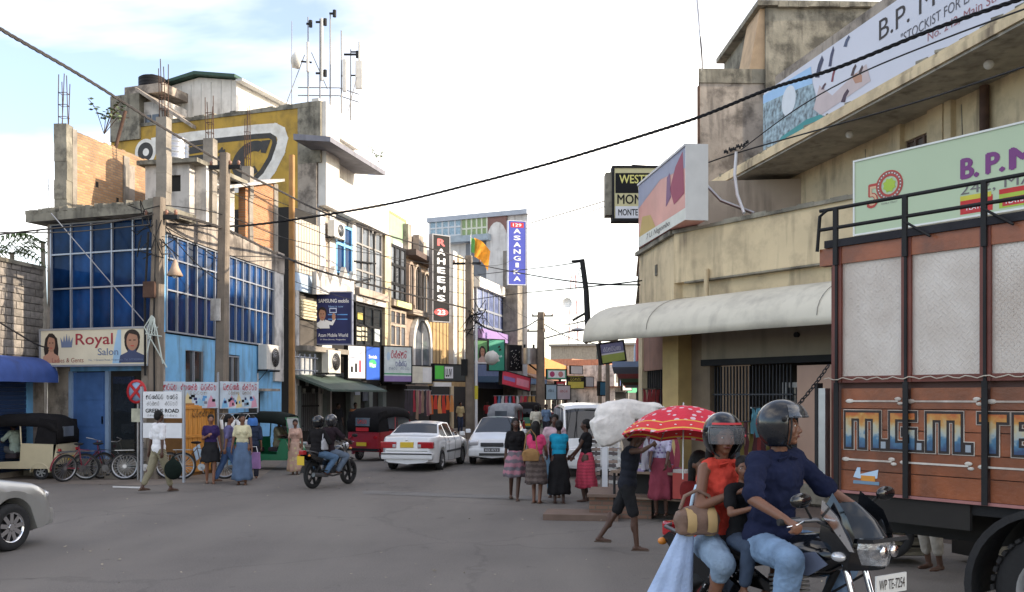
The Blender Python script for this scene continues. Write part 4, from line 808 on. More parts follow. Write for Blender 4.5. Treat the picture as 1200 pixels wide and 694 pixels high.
# ------------------------------------------------------------------ Samsung-side building front (lower floors in the row)
def rowbox(name, m, root, u0, u1, v1, v0, ya, yb, off=0):
    """box on the row facade, photo columns u0..u1, rows v1 (top) and v0 (bottom) read at u0"""
    x0, z1 = FR.at(u0, v1, off); _, z0 = FR.at(u0, v0, off); x1 = FR.at(u1, v1, off)[0]; ox = root['ox']
    return bx(name, m, root, x0-ox, x1-ox, ya-off, yb-off, z0, z1)
def rowthing(name, label, cat, u, y=0, group=None):
    x = fx(u); t = FR.thing(name, label, cat, x, y, 0, group); t['ox'] = x; return t
def rowglaze(root, u0, u1, vt, vb, nc, rows, m=GREYG, fm=ALU, y=-.02, fw=.09, pn='window_pane'):
    x0, z1 = FR.at(u0, vt); _, z0 = FR.at(u0, vb); x1 = FR.at(u1, vt)[0]; ox = root['ox']; glazing(root, x0-ox, x1-ox, z0, z1, lin(nc), rows, y, m, fm, fw, pn)
lo = rowthing('shop_building', 'white shop building with corrugated shutter, zigzag parapet and lattice glazing below the white block', 'building', 346)
bxs = lambda *a, **k: rowbox(*a, **k)
bxs('body', DARK, lo, 346, 448, 242, 526, .12, 3)
x0 = 0
for k in range(9): x = k*.24; z1 = FR.at(346, 255)[1]; z0 = FR.at(346, 318)[1]; ub('corrugated_panel', mat('cream_corrugated', (.5, .44, .36), .6, streak=.4), lo, x, x+.2, -.03, .1, z0, z1)
bxs('pale_blue_panel', mat('pale_blue_paint', (.4, .5, .62), .7, streak=.3), lo, 346, 366, 319, 340, -.05, .1)
for a, b in ((373, 379), (384, 391), (411, 415)): bxs('pilaster', WPLA, lo, a, b, 247, 330, -.1, .12)
bxs('wall', TAN, lo, 379, 384, 247, 330, -.02, .12)
rowglaze(lo, 393, 411, 262, 318, 2, [0, .6, 1], BLUEG, BLUEW, fw=.12)
mb = MB(); ox = lo['ox']; pts = [(367, 345), (367, 318), (371, 330), (377, 312), (383, 335), (389, 312), (395, 337), (401, 313), (407, 332), (411, 318), (412, 345)]; pl = []
for u, v in pts: x, z = FR.at(u, v, .25); pl.append((x-ox, z))
mb.prism(pl, -.4, -.2, 'y'); mb.build('zigzag_parapet', WPLD, lo)
rowglaze(lo, 415, 446, 252, 336, 4, [0, .25, .62, 1], GREYG, flat((.3, .28, .26)), fw=.08)
mb = MB(); ox = lo['ox']
for (u, v, u2, v2) in ((415, 306, 440, 309), (437, 272, 439, 330), (415, 332, 436, 326)): a = FR.at(u, v, .12); b = FR.at(u2, v2, .12); mb.tube([(a[0]-ox, -.13, a[1]), (b[0]-ox, -.13, b[1])], .04, 5)
mb.build('window_bar', IRON, lo)
bxs('ledge', TAN, lo, 413, 448, 337, 345, -.35, .1); bxs('ledge', WPLD, lo, 413, 448, 345, 353, -.2, .1)
rowglaze(lo, 416, 446, 356, 404, 3, [0, .5, 1], GLASSB, MATS['dark_interior'] if 0 else IRON, fw=.1)
for k in range(6): bxs('window_goods', mat('pale_goods', (.55, .5, .36), .8, var=.4), lo, 417+(k % 2)*6, 422+(k % 2)*7, 383+(k//2)*6, 387+(k//2)*6, -.05, -.03)
bxs('window_poster', flat((.5, .4, .1)), lo, 418, 424, 366, 374, -.05, -.03); bxs('window_poster', flat((.55, .6, .6)), lo, 438, 444, 384, 400, -.05, -.03)
# stacked stuff in the open loggia, balcony slab
bxs('loggia_back', mat('loggia_dark', (.08, .07, .06), .9), lo, 348, 369, 345, 404, .05, .1)
for k in range(7): bxs('stacked_sheet', mat('stacked_sheets', (.5, .45, .3), .8, var=.3), lo, 350, 368, 350+k*3.4, 352.6+k*3.4, -.1-.03*(k % 2), .05)
bxs('side_column', WPLD, lo, 344, 348, 340, 520, -.1, .1); bxs('balcony_slab', CONC, lo, 344, 412, 405, 411, -.6, .1); bxs('wall', mat('pale_grey_wall', (.4, .42, .44), .85, streak=.4), lo, 345, 412, 411, 440, -.02, .12)
bxs('window', GLASSB, lo, 388, 404, 413, 436, -.04, 0); bxs('window_frame', ALU, lo, 396, 397, 413, 436, -.06, -.04)
mb = MB()
for k in range(5): a = FR.at(345+k*6, 415, .8); b = FR.at(345+k*6, 438, .8); mb.tube([(a[0]-ox, -.8, a[1]), (b[0]-ox, -.8, b[1])], .03, 5)
a = FR.at(345, 418, .8); b = FR.at(372, 418, .8); mb.tube([(a[0]-ox, -.8, a[1]), (b[0]-ox, -.8, a[1])], .03, 5); mb.tube([(a[0]-ox, -.8, a[1]-.5), (b[0]-ox, -.8, a[1]-.5)], .03, 5); mb.build('railing', ALU, lo)
cx0, cz1 = FR.at(341, 440); cx1 = FR.at(412, 440)[0]; ox = lo['ox']
mb = MB(); mb.prism([(-1.7, cz1-.55), (.1, cz1+.1), (.1, cz1), (-1.7, cz1-.63)], cx0-ox, cx1-ox, 'x'); mb.build('canopy', mat('green_canopy', (.06, .09, .075), .7, .1, streak=.4), lo)
for u in (346, 380, 408, 430, 446): bxs('pilaster', mat('grey_green_pier', (.14, .16, .15), .8), lo, u, u+4, 452, 520, -.12, .13)
bxs('door_panel', mat('olive_shutter', (.13, .14, .1), .7), lo, 413, 421, 455, 512, -.06, 0); bxs('window', GREYG, lo, 424, 432, 455, 470, -.06, 0); bxs('poster', flat((.3, .34, .4)), lo, 414, 420, 456, 463, -.08, -.06)
for k in range(8): ub('shelf_goods', flat((.25, .25, .22), .8, var=.5), lo, .6+k*.28, .8+k*.28, -.05, 0, 2.2+.3*(k % 3), 2.4+.3*(k % 3))
bxs('grille', IRON, lo, 350, 372, 475, 477, -.08, -.05)
for k in range(10): u = 350+k*2.3; bxs('grille_bar', mat('grille_grey', (.2, .2, .2), .5, .4), lo, u, u+.4, 460, 505, -.07, -.05)
xa, za = FR.at(389, 277, .4); aircon('white air conditioner high under the white parapet', FR, xa, za, 1.1, .7, -.5); xa, za = FR.at(377, 437, .4); aircon('air conditioner above the green canopy beside the railing', FR, xa, za, 1.2, .95, -.7)
# ------------------------------------------------------------------ narrow building with lattice glass
nb = rowthing('narrow_building', 'narrow building with pale pilaster and dark lattice window, framed board on its roof', 'building', 448)
bxs('body', TAN, nb, 448, 476, 288, 518, .1, 8); bxs('pilaster', CREAM, nb, 448, 455, 272, 440, -.15, .1); rowglaze(nb, 456, 474, 286, 350, 3, [0, .3, .65, 1], GREYG, IRON, fw=.14)
bxs('ledge', TAN, nb, 455, 476, 351, 358, -.3, .1); bxs('lit_fascia', mat('yellow_green_fascia', (.6, .65, .3), .6), nb, 458, 475, 352, 359, -.36, -.3); rowglaze(nb, 456, 474, 362, 405, 3, [0, .6, 1], GREYG, TAN, fw=.16)  # plain yellow-green strip along the front of the ledge
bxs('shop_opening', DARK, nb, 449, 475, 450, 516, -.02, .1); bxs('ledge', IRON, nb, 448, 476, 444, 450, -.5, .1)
T = board('roof_board', 'empty pale green framed board on the roof above the lattice window', 'sign', 456, 475, 249, 290, 47.0, 49.6, mat('faded_green_board', (.27, .4, .25), .6), .15, mat('orange_frame', (.55, .3, .12), .6), None, .12)
patch(T, .25, .9, .02, .3, SWHITE)
# ------------------------------------------------------------------ brown stone building with arches
ab = rowthing('arched_building', 'brown stone-faced building with arched windows and sloping roof edge behind the black vertical sign', 'building', 476)
STN = mat('brown_stone', (.3, .23, .18), .85, var=.3, scale=2.5, bump=.5)
bxs('body', STN, ab, 476, 504, 300, 510, .12, 8); ox = ab['ox']
mb = MB(); a = FR.at(475, 290); b = FR.at(511, 310); mb.prism([(a[0]-ox, a[1]-.4), (b[0]-ox, a[1]-.6), (b[0]-ox, a[1]-.35), (a[0]-ox, a[1]-.1)], -.6, .1, 'y'); mb.build('roof_edge', mat('dark_roof_edge', (.1, .07, .06), .8), ab)
for u0, u1, vt in ((476, 480, 262), (489, 494, 275), (480, 506, 272)): bxs('roof_parapet', WEATH, ab, u0, u1, vt, 300, .3 if u1-u0 > 10 else -.1, .5 if u1-u0 > 10 else .25)
def arch(root, u0, u1, vt, vb, m, y=-.04, trim=WPLD, tw_=.14):
    x0, z1 = FR.at(u0, vt); x1 = FR.at(u1, vt)[0]; z0 = FR.at(u0, vb)[1]; ox = root['ox']; c = (x0+x1)/2-ox; r = (x1-x0)/2
    o = MB().prism([(c-r, z0), (c+r, z0)]+[(c+r*math.cos(R(180*i/12)), z1-r+r*math.sin(R(180*i/12))) for i in range(13)], y, .1, 'y').build('arched_window', m, root)
    MB().grid([[Vector((c+q*math.cos(R(180*i/12)), yy, z1-r+q*math.sin(R(180*i/12)))) for i in range(13)] for q, yy in ((r, y-.002), (r, y-.1), (r+tw_, y-.1), (r+tw_, .1))], False).box(c-r-tw_, c-r, y-.1, .1, z0, z1-r).box(c+r, c+r+tw_, y-.1, .1, z0, z1-r).box(c-.04, c+.04, y-.06, y-.003, z0, z1-.1).build('arch_frame', trim, o)
arch(ab, 477.5, 482, 309, 356, GREYG, trim=STN); arch(ab, 484.5, 490.5, 312, 362, GLASSB, trim=TAN); arch(ab, 494.5, 501.5, 320, 366, GREYG, trim=TAN); arch(ab, 484, 502, 374, 428, GREYG, trim=WPLA, tw_=.3)
bxs('balcony_ledge', TAN, ab, 476, 505, 362, 368, -.4, .1); bxs('shop_opening', DARK, ab, 477, 503, 452, 508, .0, .1)
tb = rowthing('tan_building', 'tan building with tall white and yellow ribbed corner, right of the black vertical sign', 'building', 504)
bxs('body', mat('ochre_tile', (.4, .27, .12), .8, var=.2, bump=.2), tb, 504, 554, 372, 506, .12, 9); bxs('upper_body', WPLA, tb, 527, 554, 292, 380, .2, 9)
for k in range(4): u = 528+k*6.4; bxs('rib', WPLA if k % 2 == 0 else CREAM, tb, u, u+4.4, 294+k*5, 432, -.18, .2)
bxs('shop_opening', DARK, tb, 505, 552, 452, 505, .0, .12); bxs('pier', CREAM, tb, 527, 530, 452, 503, -.1, .1)
for k in range(6): bxs('tile_joint', mat('tile_joint', (.18, .12, .06), .8), tb, 505+k*4, 505.4+k*4, 376, 430, .09, .125)
# ------------------------------------------------------------------ big building across the bend with glass crown
FA = Frame((-6.35, 72), (1.06, 68.5)); ag = FA.thing('glass_crown_building', 'tall building with green and blue glass crown behind the row, orange flag in front', 'building')
LA = FA.len; ia = Matrix.Rotation(-FA.rz, 4, 'Z') @ Matrix.Translation(-FA.A); MB().prism([(q.x, q.y) for q in (ia @ k for k in (FA.w(0, .15, 0), FA.w(LA, .15, 0), Vector((1.15, 78, 0)), Vector((-6, 80, 0))))], 0, 15.4, 'z').build('body', WPLA, ag)
GG = mat('green_tinted_glass', (.25, .33, .12), .15, var=.3); BG = mat('sky_blue_panel', (.3, .42, .5), .2, var=.3)
def faz(v): return FA.at(540, v)[1]
def fax(u): return FA.at(u, 300)[0]
glazing(ag, fax(504), fax(541), faz(285), faz(257), lin(5), [0, .35, .7, 1], -.02, BG, flat((.55, .58, .6)), .12); glazing(ag, fax(541), fax(571), faz(282), faz(256), lin(5), [0, .5, 1], -.02, GG, flat((.6, .62, .5)), .12)
bx('canopy_band', mat('blue_grey_band', (.3, .36, .4), .6), ag, fax(522), fax(576), -.6, .1, faz(285), faz(278)); bx('cap', ALU, ag, -.1, LA+.1, -.2, .3, 15.4, 15.75)
bx('recess', mat('recess_grey', (.16, .17, .18), .8), ag, fax(546), fax(570), -.02, .15, faz(376), faz(286)); bx('balcony', WPLA, ag, fax(553), fax(570), -.5, 0, faz(372), faz(350))
for k in range(3): bx('balcony_rail', ALU, ag, fax(553), fax(570), -.54, -.5, faz(348-k*7), faz(347-k*7))
ap = FA.at(583, 300)[0]; r_ = (fax(596)-fax(571))/2
MB().prism([(ap-r_, faz(372)), (ap+r_, faz(372))]+[(ap+r_*math.cos(R(180*i/10)), faz(290)+r_*1.9*math.sin(R(180*i/10))) for i in range(11)], -.12, .1, 'y').build('arched_poster', WPLA, ag); bx('poster_top', mat('brown_poster', (.2, .1, .08), .6), ag, fax(571), fax(594), -.06, .1, faz(280), faz(255))
bx('concrete_pier', CONC, ag, fax(595), fax(612), -.8, .1, 0, faz(300))
T = board('vertical_sign', 'tall blue vertical sign with white letters and red number 129 on the far concrete pier', 'sign', 596, 616, 259, 333, 66.6, 66.9, flat((.06, .08, .42), .5), .3, flat((.6, .62, .68)))
patch(T, .12, .88, .9, .98, RED)
txt(T, '129', .5, .94, .5, .05, SWHITE, .02)
for k, c in enumerate('ASANGIKA'): txt(T, c, .5, .845-k*.108, .42 if c != 'I' else .2, .075, SWHITE, .035)
fl = thing('flag', 'orange and green flag drooping in front of the glass-crowned building', 'flag', P(556, 300, 62)); rows = []
for j in range(9):
    rows.append([Vector((1.05*i/8*(1-.02*j), .12*math.sin(i*1.3+j*.5), 1.2-.16*j-.09*i*(.3+.12*i))) for i in range(9)])
MB().grid(rows).build('cloth', mat('flag_orange', (.75, .3, .02), .8, var=.3), fl); MB().grid([[p*1+Vector((-.22, -.02, 0)) for p in r[:3]] for r in rows[:7]]).build('cloth', mat('flag_green', (.1, .3, .06), .8), fl); MB().cyl((-.25, 0, -.3), (-.25, 0, 1.4), .03).build('pole', STEEL, fl)
# purple glazed shop block along the row
pb = rowthing('glazed_block', 'low block with blue violet glazing right of the tall grey pole', 'building', 557)
bxs('body', flat((.5, .5, .55)), pb, 557, 612, 330, 500, .12, 6); rowglaze(pb, 558, 606, 336, 398, 8, [0, .3, .6, 1], mat('violet_glass', (.14, .17, .3), .15, var=.5), ALU, fw=.14)
bxs('white_band', WPLA, pb, 557, 609, 324, 336, -.3, .1); bxs('purple_fascia', flat((.3, .2, .42)), pb, 557, 611, 385, 396, -.5, -.2); bxs('lower_wall', mat('dark_blue_wall', (.1, .13, .22), .8), pb, 557, 612, 420, 455, -.05, .1); bxs('shop_opening', DARK, pb, 558, 611, 455, 500, 0, .11); bxs('blue_canopy', flat((.08, .16, .3)), pb, 556, 612, 441, 448, -2.0, .0)
# ------------------------------------------------------------------ RAHEEMS vertical sign and the row's boards
T = board('vertical_sign', 'tall black vertical sign with white stacked letters and a red 23 on the brown building', 'sign', 507.5, 526.5, 275, 376, 50.5, 51.2, BLACK, .3, flat((.3, .3, .32)))
txt(T, 'R', .5, .92, .5, .085, RED, .05)
for k, c in enumerate('AHEEMS'): txt(T, c, .5, .81-k*.108, .5, .075, SWHITE, .04)
patch(T, .06, .94, .06, .15, RED, -.004, 'panel_print', 'disc'); txt(T, '23', .5, .105, .5, .06, SWHITE, .04, y=-.008)
T = board('phone_sign', 'navy blue sign with a man in white holding up a phone, above the railing', 'sign', 369, 411.5, 343, 403, 39.2, 39.2, NAVY, .25, flat((.2, .22, .3)))
txt(T, 'SAMSUNG mobile', .52, .84, .84, .075, SWHITE, .02); txt(T, 'Next is now', .58, .73, .4, .04, flat((.3, .5, .9))); portrait(T, .2, .3, .42, .42, SWHITE); patch(T, .28, .58, .36, .5, SWHITE, -.006, 'portrait', [(0, .2), (.7, .0), (1, .9), (.8, 1), (.6, .5), (0, .8)]); patch(T, .47, .57, .46, .6, SKINP, -.007, 'portrait', 'disc')
for a, b in ((.36, .62), (.58, .68), (.66, .9)): patch(T, a, b, .47, .49, flat((.1, .3, .7)), -.0055, 'print_mark'); patch(T, a, b, .56, .58, flat((.1, .3, .7)), -.0055, 'print_mark')
patch(T, .4, .6, .6, .7, flat((.5, .6, .8)), -.0055, 'print_mark'); patch(T, .42, .58, .62, .68, NAVY, -.006, 'print_mark')
txt(T, 'Azam Mobile World', .5, .17, .82, .07, SWHITE, .01); txt(T, '11 Main Street, Negombo', .5, .08, .7, .035, SWHITE)
T = board('shop_sign', 'white sign with row of small bottles next to the blue sign', 'sign', 408, 428, 405, 443, 40.6, 41.4, SWHITE, .2, BLACK)
txt(T, 'lgnkap', .5, .8, .75, .08, flat((.3, .3, .4)), sc=True); 
for k in range(3): patch(T, .15+k*.24, .28+k*.24, .18, .36+.1*k, random.choice([flat((.3, .05, .08)), BLACK]), -.005, 'print_mark')
patch(T, .1, .7, .62, .64, GREYT, -.005, 'print_mark')
T = board('shop_sign', 'bright blue sign with green badge right of the white bottle sign', 'sign', 429, 445, 406, 445, 41.6, 42.6, flat((.02, .1, .5), .5), .2, BLACK)
patch(T, .2, .75, .36, .62, flat((.05, .4, .15)), -.004, 'print_mark', 'disc'); txt(T, 'Smith', .48, .7, .6, .11, SWHITE, .02); txt(T, 'Max', .48, .45, .45, .14, SWHITE, .04)
T = board('shop_sign', 'white sign with big red local script and purple strip below', 'sign', 450, 482, 406, 447, 44.6, 45.6, mat('pale_mint_board', (.65, .72, .72), .5), .3, BLACK)
txt(T, 'onlgi', .55, .78, .62, .22, flat((.5, .02, .06)), sc=True); txt(T, 'pkns', .62, .52, .42, .16, flat((.08, .1, .3)), sc=True); txt(T, 'gaoi nprs', .55, .38, .75, .08, GREYT, sc=True); patch(T, 0, 1, 0, .16, flat((.28, .2, .42))); patch(T, 0, 1, .2, .24, flat((.1, .4, .2)))
patch(T, .1, .22, .6, .85, LBLUE, -.004, 'print_mark', 'disc')
T = board('shop_sign', 'plain glowing cream sign below the white arch window', 'sign', 482, 506, 429, 449, 47.5, 48.6, mat('lit_cream_board', (.75, .72, .6), .5), .2, BLACK); patch(T, .55, .98, .06, .94, WHITE, -.005)
T = board('shop_sign', 'dark sign with bright green and white squares under the tan wall', 'sign', 509, 545, 427, 446, 50.4, 52.2, flat((.05, .06, .06), .5), .2, BLACK)
patch(T, .02, .3, .1, .92, flat((.1, .6, .08)), -.004); patch(T, .33, .6, .15, .88, SWHITE, -.004); txt(T, 'LUV', .46, .5, .2, .5, BLACK, .03, y=-.007)
T = board('shop_sign', 'white tube lit strip sign under the green and white squares', 'sign', 509, 529, 448, 453, 49.7, 50.4, WHITE, .15)
T = board('poster_board', 'green poster with a dark-haired woman\'s face right of the tall pole', 'sign', 556, 571, 399, 426, 56, 56.3, flat((.12, .3, .12), .5), .2, IRON); portrait(T, .62, .05, .7, .72, flat((.5, .35, .3)), HAIRP, True); patch(T, 0, 1, 0, .12, SWHITE)
T = board('poster_board', 'teal green vertical board with pale figures right of the face poster', 'sign', 573, 591, 398, 434, 58, 58.6, flat((.04, .3, .2), .5), .2, IRON)
for k in range(9): x = random.uniform(.1, .8); z = random.uniform(.1, .75); patch(T, x, x+.18, z, z+.09, random.choice([flat((.4, .6, .55)), flat((.6, .65, .6)), HAIRP]), -.004-k*.0002, 'print_mark', [(0, 0), (1, .3), (.8, 1), (.2, .7)])
T = board('poster_board', 'black board covered with small white ornaments under the blue vertical sign', 'sign', 597, 611, 405, 434, 62, 62.5, BLACK, .2, IRON); pass
for k in range(30): x = random.uniform(.08, .85); z = random.uniform(.05, .8); patch(T, x, x+.07, z, z+.05, flat((.4, .38, .36)), -.004-k*.0001, 'print_mark', [(0, 0), (1, .3), (.8, 1), (.2, .7)])
T = board('shop_sign', 'red and pink sign tilted over the blue canopy', 'sign', 588, 621, 434, 450, 58.5, 62, flat((.7, .05, .1), .5), .2, IRON); patch(T, .05, .45, .35, .65, flat((.3, .2, .5))); patch(T, .5, .95, .2, .75, flat((.8, .3, .4)))
T[0].rotation_euler.y = R(6)

# hanging clothes and stock in the openings
def goods(label, u, v, Y, w_, h_, cols, n, name='clothes_rail', seed=1, g='clothes hung outside the shops'):
    random.seed(seed); c = P(u, v, Y); t = thing(name, label, 'clothes', c, FR.rz-R(90)+R(60), g); MB().tube([(0, 0, 0), (w_, 0, 0)], .015, 5).build('rail', STEEL, t)
    for k in range(n):
        x = w_*(k+.5)/n; ww = w_/n*.5; l = h_*random.uniform(.7, 1.); rows = [[Vector((x+ww*(s_*(.55+.5*q)), .03*math.sin(6*q+k+s_*3), -l*q)) for s_ in (-1, -.4, .4, 1)] for q in (0, .12, .3, .6, 1)]
        MB().grid(rows).build('garment', flat(random.choice(cols), .8), t)
    return t
OR = (.7, .14, .03); goods('orange and red dresses hanging in the shop below the dark sign', 503, 463, 47.9, 1.7, 1.0, [OR, (.6, .05, .03), (.7, .3, .1)], 6, seed=2)
goods('pink and red garments hung left of the orange dresses', 474, 457, 45.6, 1.6, 1.5, [(.35, .03, .05), (.25, .1, .12), (.08, .14, .17), (.3, .2, .14), (.05, .04, .05)], 9, seed=3)
goods('pale garments hanging in the shop beside the red ones', 488, 458, 47, 1., 1.3, [(.5, .42, .3), (.35, .25, .2), (.5, .3, .25)], 4, seed=5)
goods('red and white garments under the blue canopy', 578, 464, 58, 3., 1.3, [(.5, .03, .05), (.6, .6, .6), (.1, .2, .35), (.5, .1, .15)], 9, seed=6)
goods('dark mixed garments under the canopy further along', 604, 464, 66, 3., 1.3, [(.4, .05, .05), (.2, .12, .1), (.5, .3, .1)], 7, seed=8)
# ------------------------------------------------------------------ far end of the street
FO = Frame((.82, 75), (14, 171)); ob = FO.thing('long_building', 'long low orange-lit building with brown roof edge at the far left side of the street', 'building')
LO = FO.len; bx('upper_wall', mat('orange_plaster', (.5, .22, .06), .85, var=.15, streak=.3), ob, 0, LO, .1, 8, 3.9, 6.0)
MB().prism([(-1.4, 3.45), (.1, 4.1), (.1, 3.95), (-1.4, 3.3)], 0, LO, 'x').build('roof', mat('brown_roof_tile', (.2, .1, .06), .85, var=.3, scale=8, bump=.5), ob)
bx('ground_floor', WPLD, ob, 0, LO, .3, 8, 0, 3.9)
for k in range(14): x = 2+k*6.6; bx('shop_opening', DARK, ob, x, x+4.2, .2, .32, .1, 2.6)
FE = Frame((7.5, 182), (27, 176)); eb = FE.thing('end_building', 'beige building with narrow dark windows closing the street', 'building')
BEI = mat('beige_plaster', (.36, .31, .24), .85, streak=.4); bx('wall', BEI, eb, 0, FE.len, 0, 10, 0, 11.8)
for u in (699, 708):
    for v0, v1 in ((412, 434), (438, 456)): a = FE.at(u, v0); b = FE.at(u+4, v1); bx('window', GLASSB, eb, a[0], b[0], -.05, .1, b[1], a[1])
bx('roof', mat('grey_roof', (.25, .23, .2), .8), eb, -.3, FE.len+.3, -.6, 10, 11.8, 12.2)
# right-hand row: facades beyond the cream corner building
RR = [(26, 34, 8.0, TAN), (34, 43, 7.2, WPLD), (43, 54, 9., mat('salmon_wall', (.45, .2, .12), .85, streak=.4)), (54, 68, 8.5, BEI), (68, 90, 9.5, WPLD)]
for k, (ya, yb, hh, m) in enumerate(RR):
    fr = Frame((yb*.128+.35, yb), (ya*.128+.45, ya)); lb = ['plain tan building on the right side, half hidden by the awning', 'stained white building second on the right side under the awning edge', 'salmon coloured building on the right side past the tilted banner', 'beige building on the right side near the far poles', 'white building at the far right end of the street'][k]
    t = fr.thing('row_building', lb, 'building'); bx('body', m, t, 0, fr.len, .1, 12, 0, hh)
    for j in range(int(fr.len/3.2)):
        x = .4+j*3.2; bx('shop_opening', DARK, t, x, x+2.4, .02, .12, .1, 2.5); bx('window', GLASSB, t, x+.4, x+1.8, .03, .12, 4.2, 5.6)
    bx('canopy', [GREYT, RED, flat((.1, .3, .15)), MATS['brown_roof_tile'], GREYT][k], t, 0, fr.len, -1.0, .1, 2.9, 3.05); bx('roof_edge', MOULD, t, -.1, fr.len+.1, -.12, .2, hh, hh+.18)
    for j in range(int(fr.len/4)): x = .8+j*4; ub('fascia_board', random.choice([SWHITE, LBLUE, flat((.6, .5, .1)), flat((.5, .1, .1))]), t, x, x+2.6, -.3, -.2, 3.1, 3.8)
# small far signs
def fsign(label, u0, u1, vt, vb, Y, col, s='', tc_=None, name='hanging_sign', extra=None, tilt=0):
    T = board(name, label, 'sign', u0, u1, vt, vb, Y, Y*1.01, flat(col, .5), .15, IRON); T[0].rotation_euler.y = R(tilt)
    if s: txt(T, s, .5, .5, .8, .4, tc_ or SWHITE, .02)
    return T
T = fsign('green bordered board with two round red emblems down the street', 641, 663.5, 433, 444, 75, (.1, .35, .22)); patch(T, .06, .94, .12, .88, SWHITE); patch(T, .14, .4, .2, .8, flat((.4, .05, .15)), -.006, 'print_mark', 'disc'); patch(T, .58, .84, .2, .8, flat((.5, .2, .2)), -.006, 'print_mark', 'disc')
fsign('red and white board above the yellow sign down the street', 669, 682.5, 429, 438, 80, (.65, .6, .6), '', RED); T = fsign('yellow sign with a black band down the street', 665.5, 684, 441, 455, 76, (.65, .55, .1)); patch(T, 0, 1, .55, .95, HAIRP); txt(T, 'srgnp', .5, .75, .7, .25, flat((.7, .6, .1)), sc=True, y=-.008)
T = fsign('pale blue board left of the pinkish board at street level', 640, 652, 451, 468, 66, (.45, .62, .75)); txt(T, 'lkpi', .5, .6, .6, .2, NAVY, sc=True); T = fsign('pinkish white board right of the pale blue one', 653, 668, 452, 468, 67, (.68, .6, .66)); txt(T, 'ngra', .5, .6, .6, .2, RED, sc=True); fsign('small white sign with red figure beside the beige building', 686.5, 695.5, 442, 453, 82, (.6, .58, .6))
T = fsign('tilted green and violet banner hanging under the awning end', 706, 733, 404, 426, 30, (.25, .25, .4), '', tilt=-9); patch(T, 0, 1, 0, .42, flat((.42, .5, .12))); patch(T, 0, 1, .42, .5, SWHITE); txt(T, 'nrgosap', .5, .7, .8, .25, SWHITE, sc=True)
T = fsign('small blue and white round-topped sign right of the far poles', 703, 713, 448, 463, 50, (.12, .35, .55))
fsign('small white and grey sign high under the awning beside the banner', 711, 717, 404, 412, 40, (.6, .55, .5))

random.seed(31); FC = [('red', (.5, .04, .05)), ('white', (.6, .6, .58)), ('dark blue', (.05, .08, .3)), ('yellow', (.6, .48, .06)), ('green', (.05, .3, .14)), ('orange', (.6, .25, .04)), ('pale blue', (.4, .55, .68)), ('pink', (.6, .3, .36))]
for k in range(16):
    nm, cc = FC[k % 8]; left = k < 8; Y = 82+k % 8*9; u = (652 if left else 733)+(k % 8)*(5.5 if left else -3.2); ht = random.choice(('low', 'high')); v = (random.uniform(446, 456) if ht == 'low' else random.uniform(428, 440)); ww = random.uniform(6, 11); T = board('hanging_sign', f'tiny {nm} {ht} hung sign far down the {"left" if left else "right"} side of the street', 'sign', u, u+ww, v-random.uniform(3, 6), v+4, Y, Y*1.01, flat(cc, .6), .2, IRON, 'tiny signs at the far end of the street', .06); patch(T, .15, .85, .4, .65, flat((.55, .53, .5)) if nm != 'white' else RED)
for k, (u, Y, h_, m, lb) in enumerate(((664, 120, 6.2, WPLD, 'far white shop front in the middle of the street end'), (678, 132, 7.4, MATS['salmon_wall'], 'far salmon shop front beside the white one'), (690, 145, 6.6, TAN, 'far tan shop front left of the beige end building'), (716, 118, 6.8, MATS['salmon_wall'], 'far red-brown shop front on the right near the thin poles'), (728, 104, 5.6, WPLD, 'far stained shop front under the tilted banner'))):
    fr = Frame(P(u-8, 0, Y), P(u+9, 0, Y+3)); t = fr.thing('far_shop', lb, 'building'); bx('body', m, t, 0, fr.len, 0, 6, 0, h_); bx('roof', MATS['brown_roof_tile'], t, -.3, fr.len+.3, -1.5, 6, h_*.55, h_*.55+.15); bx('shop_opening', DARK, t, .2, fr.len-.2, -.05, 0, 0, 2.6); bx('window', GLASSB, t, .4, fr.len-.4, -.05, 0, h_*.65, h_*.85); bx('fascia', flat(FC[k][1]), t, .1, fr.len-.1, -1.6, -1.45, h_*.45, h_*.56)
# ------------------------------------------------------------------ cream corner building on the right
dW = Vector((.577, -.817, 0)).normalized(); A0 = Vector((2.73, 21.67, 0))
W0 = A0+dW*1.41
FW = Frame(W0, W0+dW*22)                      # long front, facing the junction
FS = Frame((3.2, 23.6), W0)                   # short street side
cr_ = FW.thing('cream_building', 'cream corner building with rounded awning and long roof ledge behind the truck', 'building')
def fwx(u, off=0): return FW.at(u, 465, off)[0]
CRD = mat('cream_plaster_low', (.52, .43, .28), .85, var=.12, scale=.8, bump=.2, streak=.5, dirt=.3, dirtcol=(.13, .1, .07)); GREYB = mat('grey_shop_fascia', (.27, .23, .17), .85, streak=.4, var=.1)
LW = 22
def fz(u, v, off=0): return FW.at(u, v, off)[1]
bx('parapet_wall', CREAM, cr_, 0, LW, 0, .25, 4.55, 5.62); bx('wall_band', CREAM, cr_, .02, LW, .18, .4, 4.0, 4.55)
mb = MB()
for k in range(60): mb.box(LW*k/60, LW*(k+1)/60-.003, -.06, .3, 5.62, 5.67+random.uniform(0, .05))
mb.build('coping', MOULD, cr_)
bx('shadow_line', MOULD, cr_, .3, LW, .0, .18, 4.52, 4.56); MB().cyl((1.0, -.06, 4.0), (1.0, -.06, 4.75), .05).build('downpipe', CREAM, cr_)  # thin dark strip put in as the shadow below the parapet
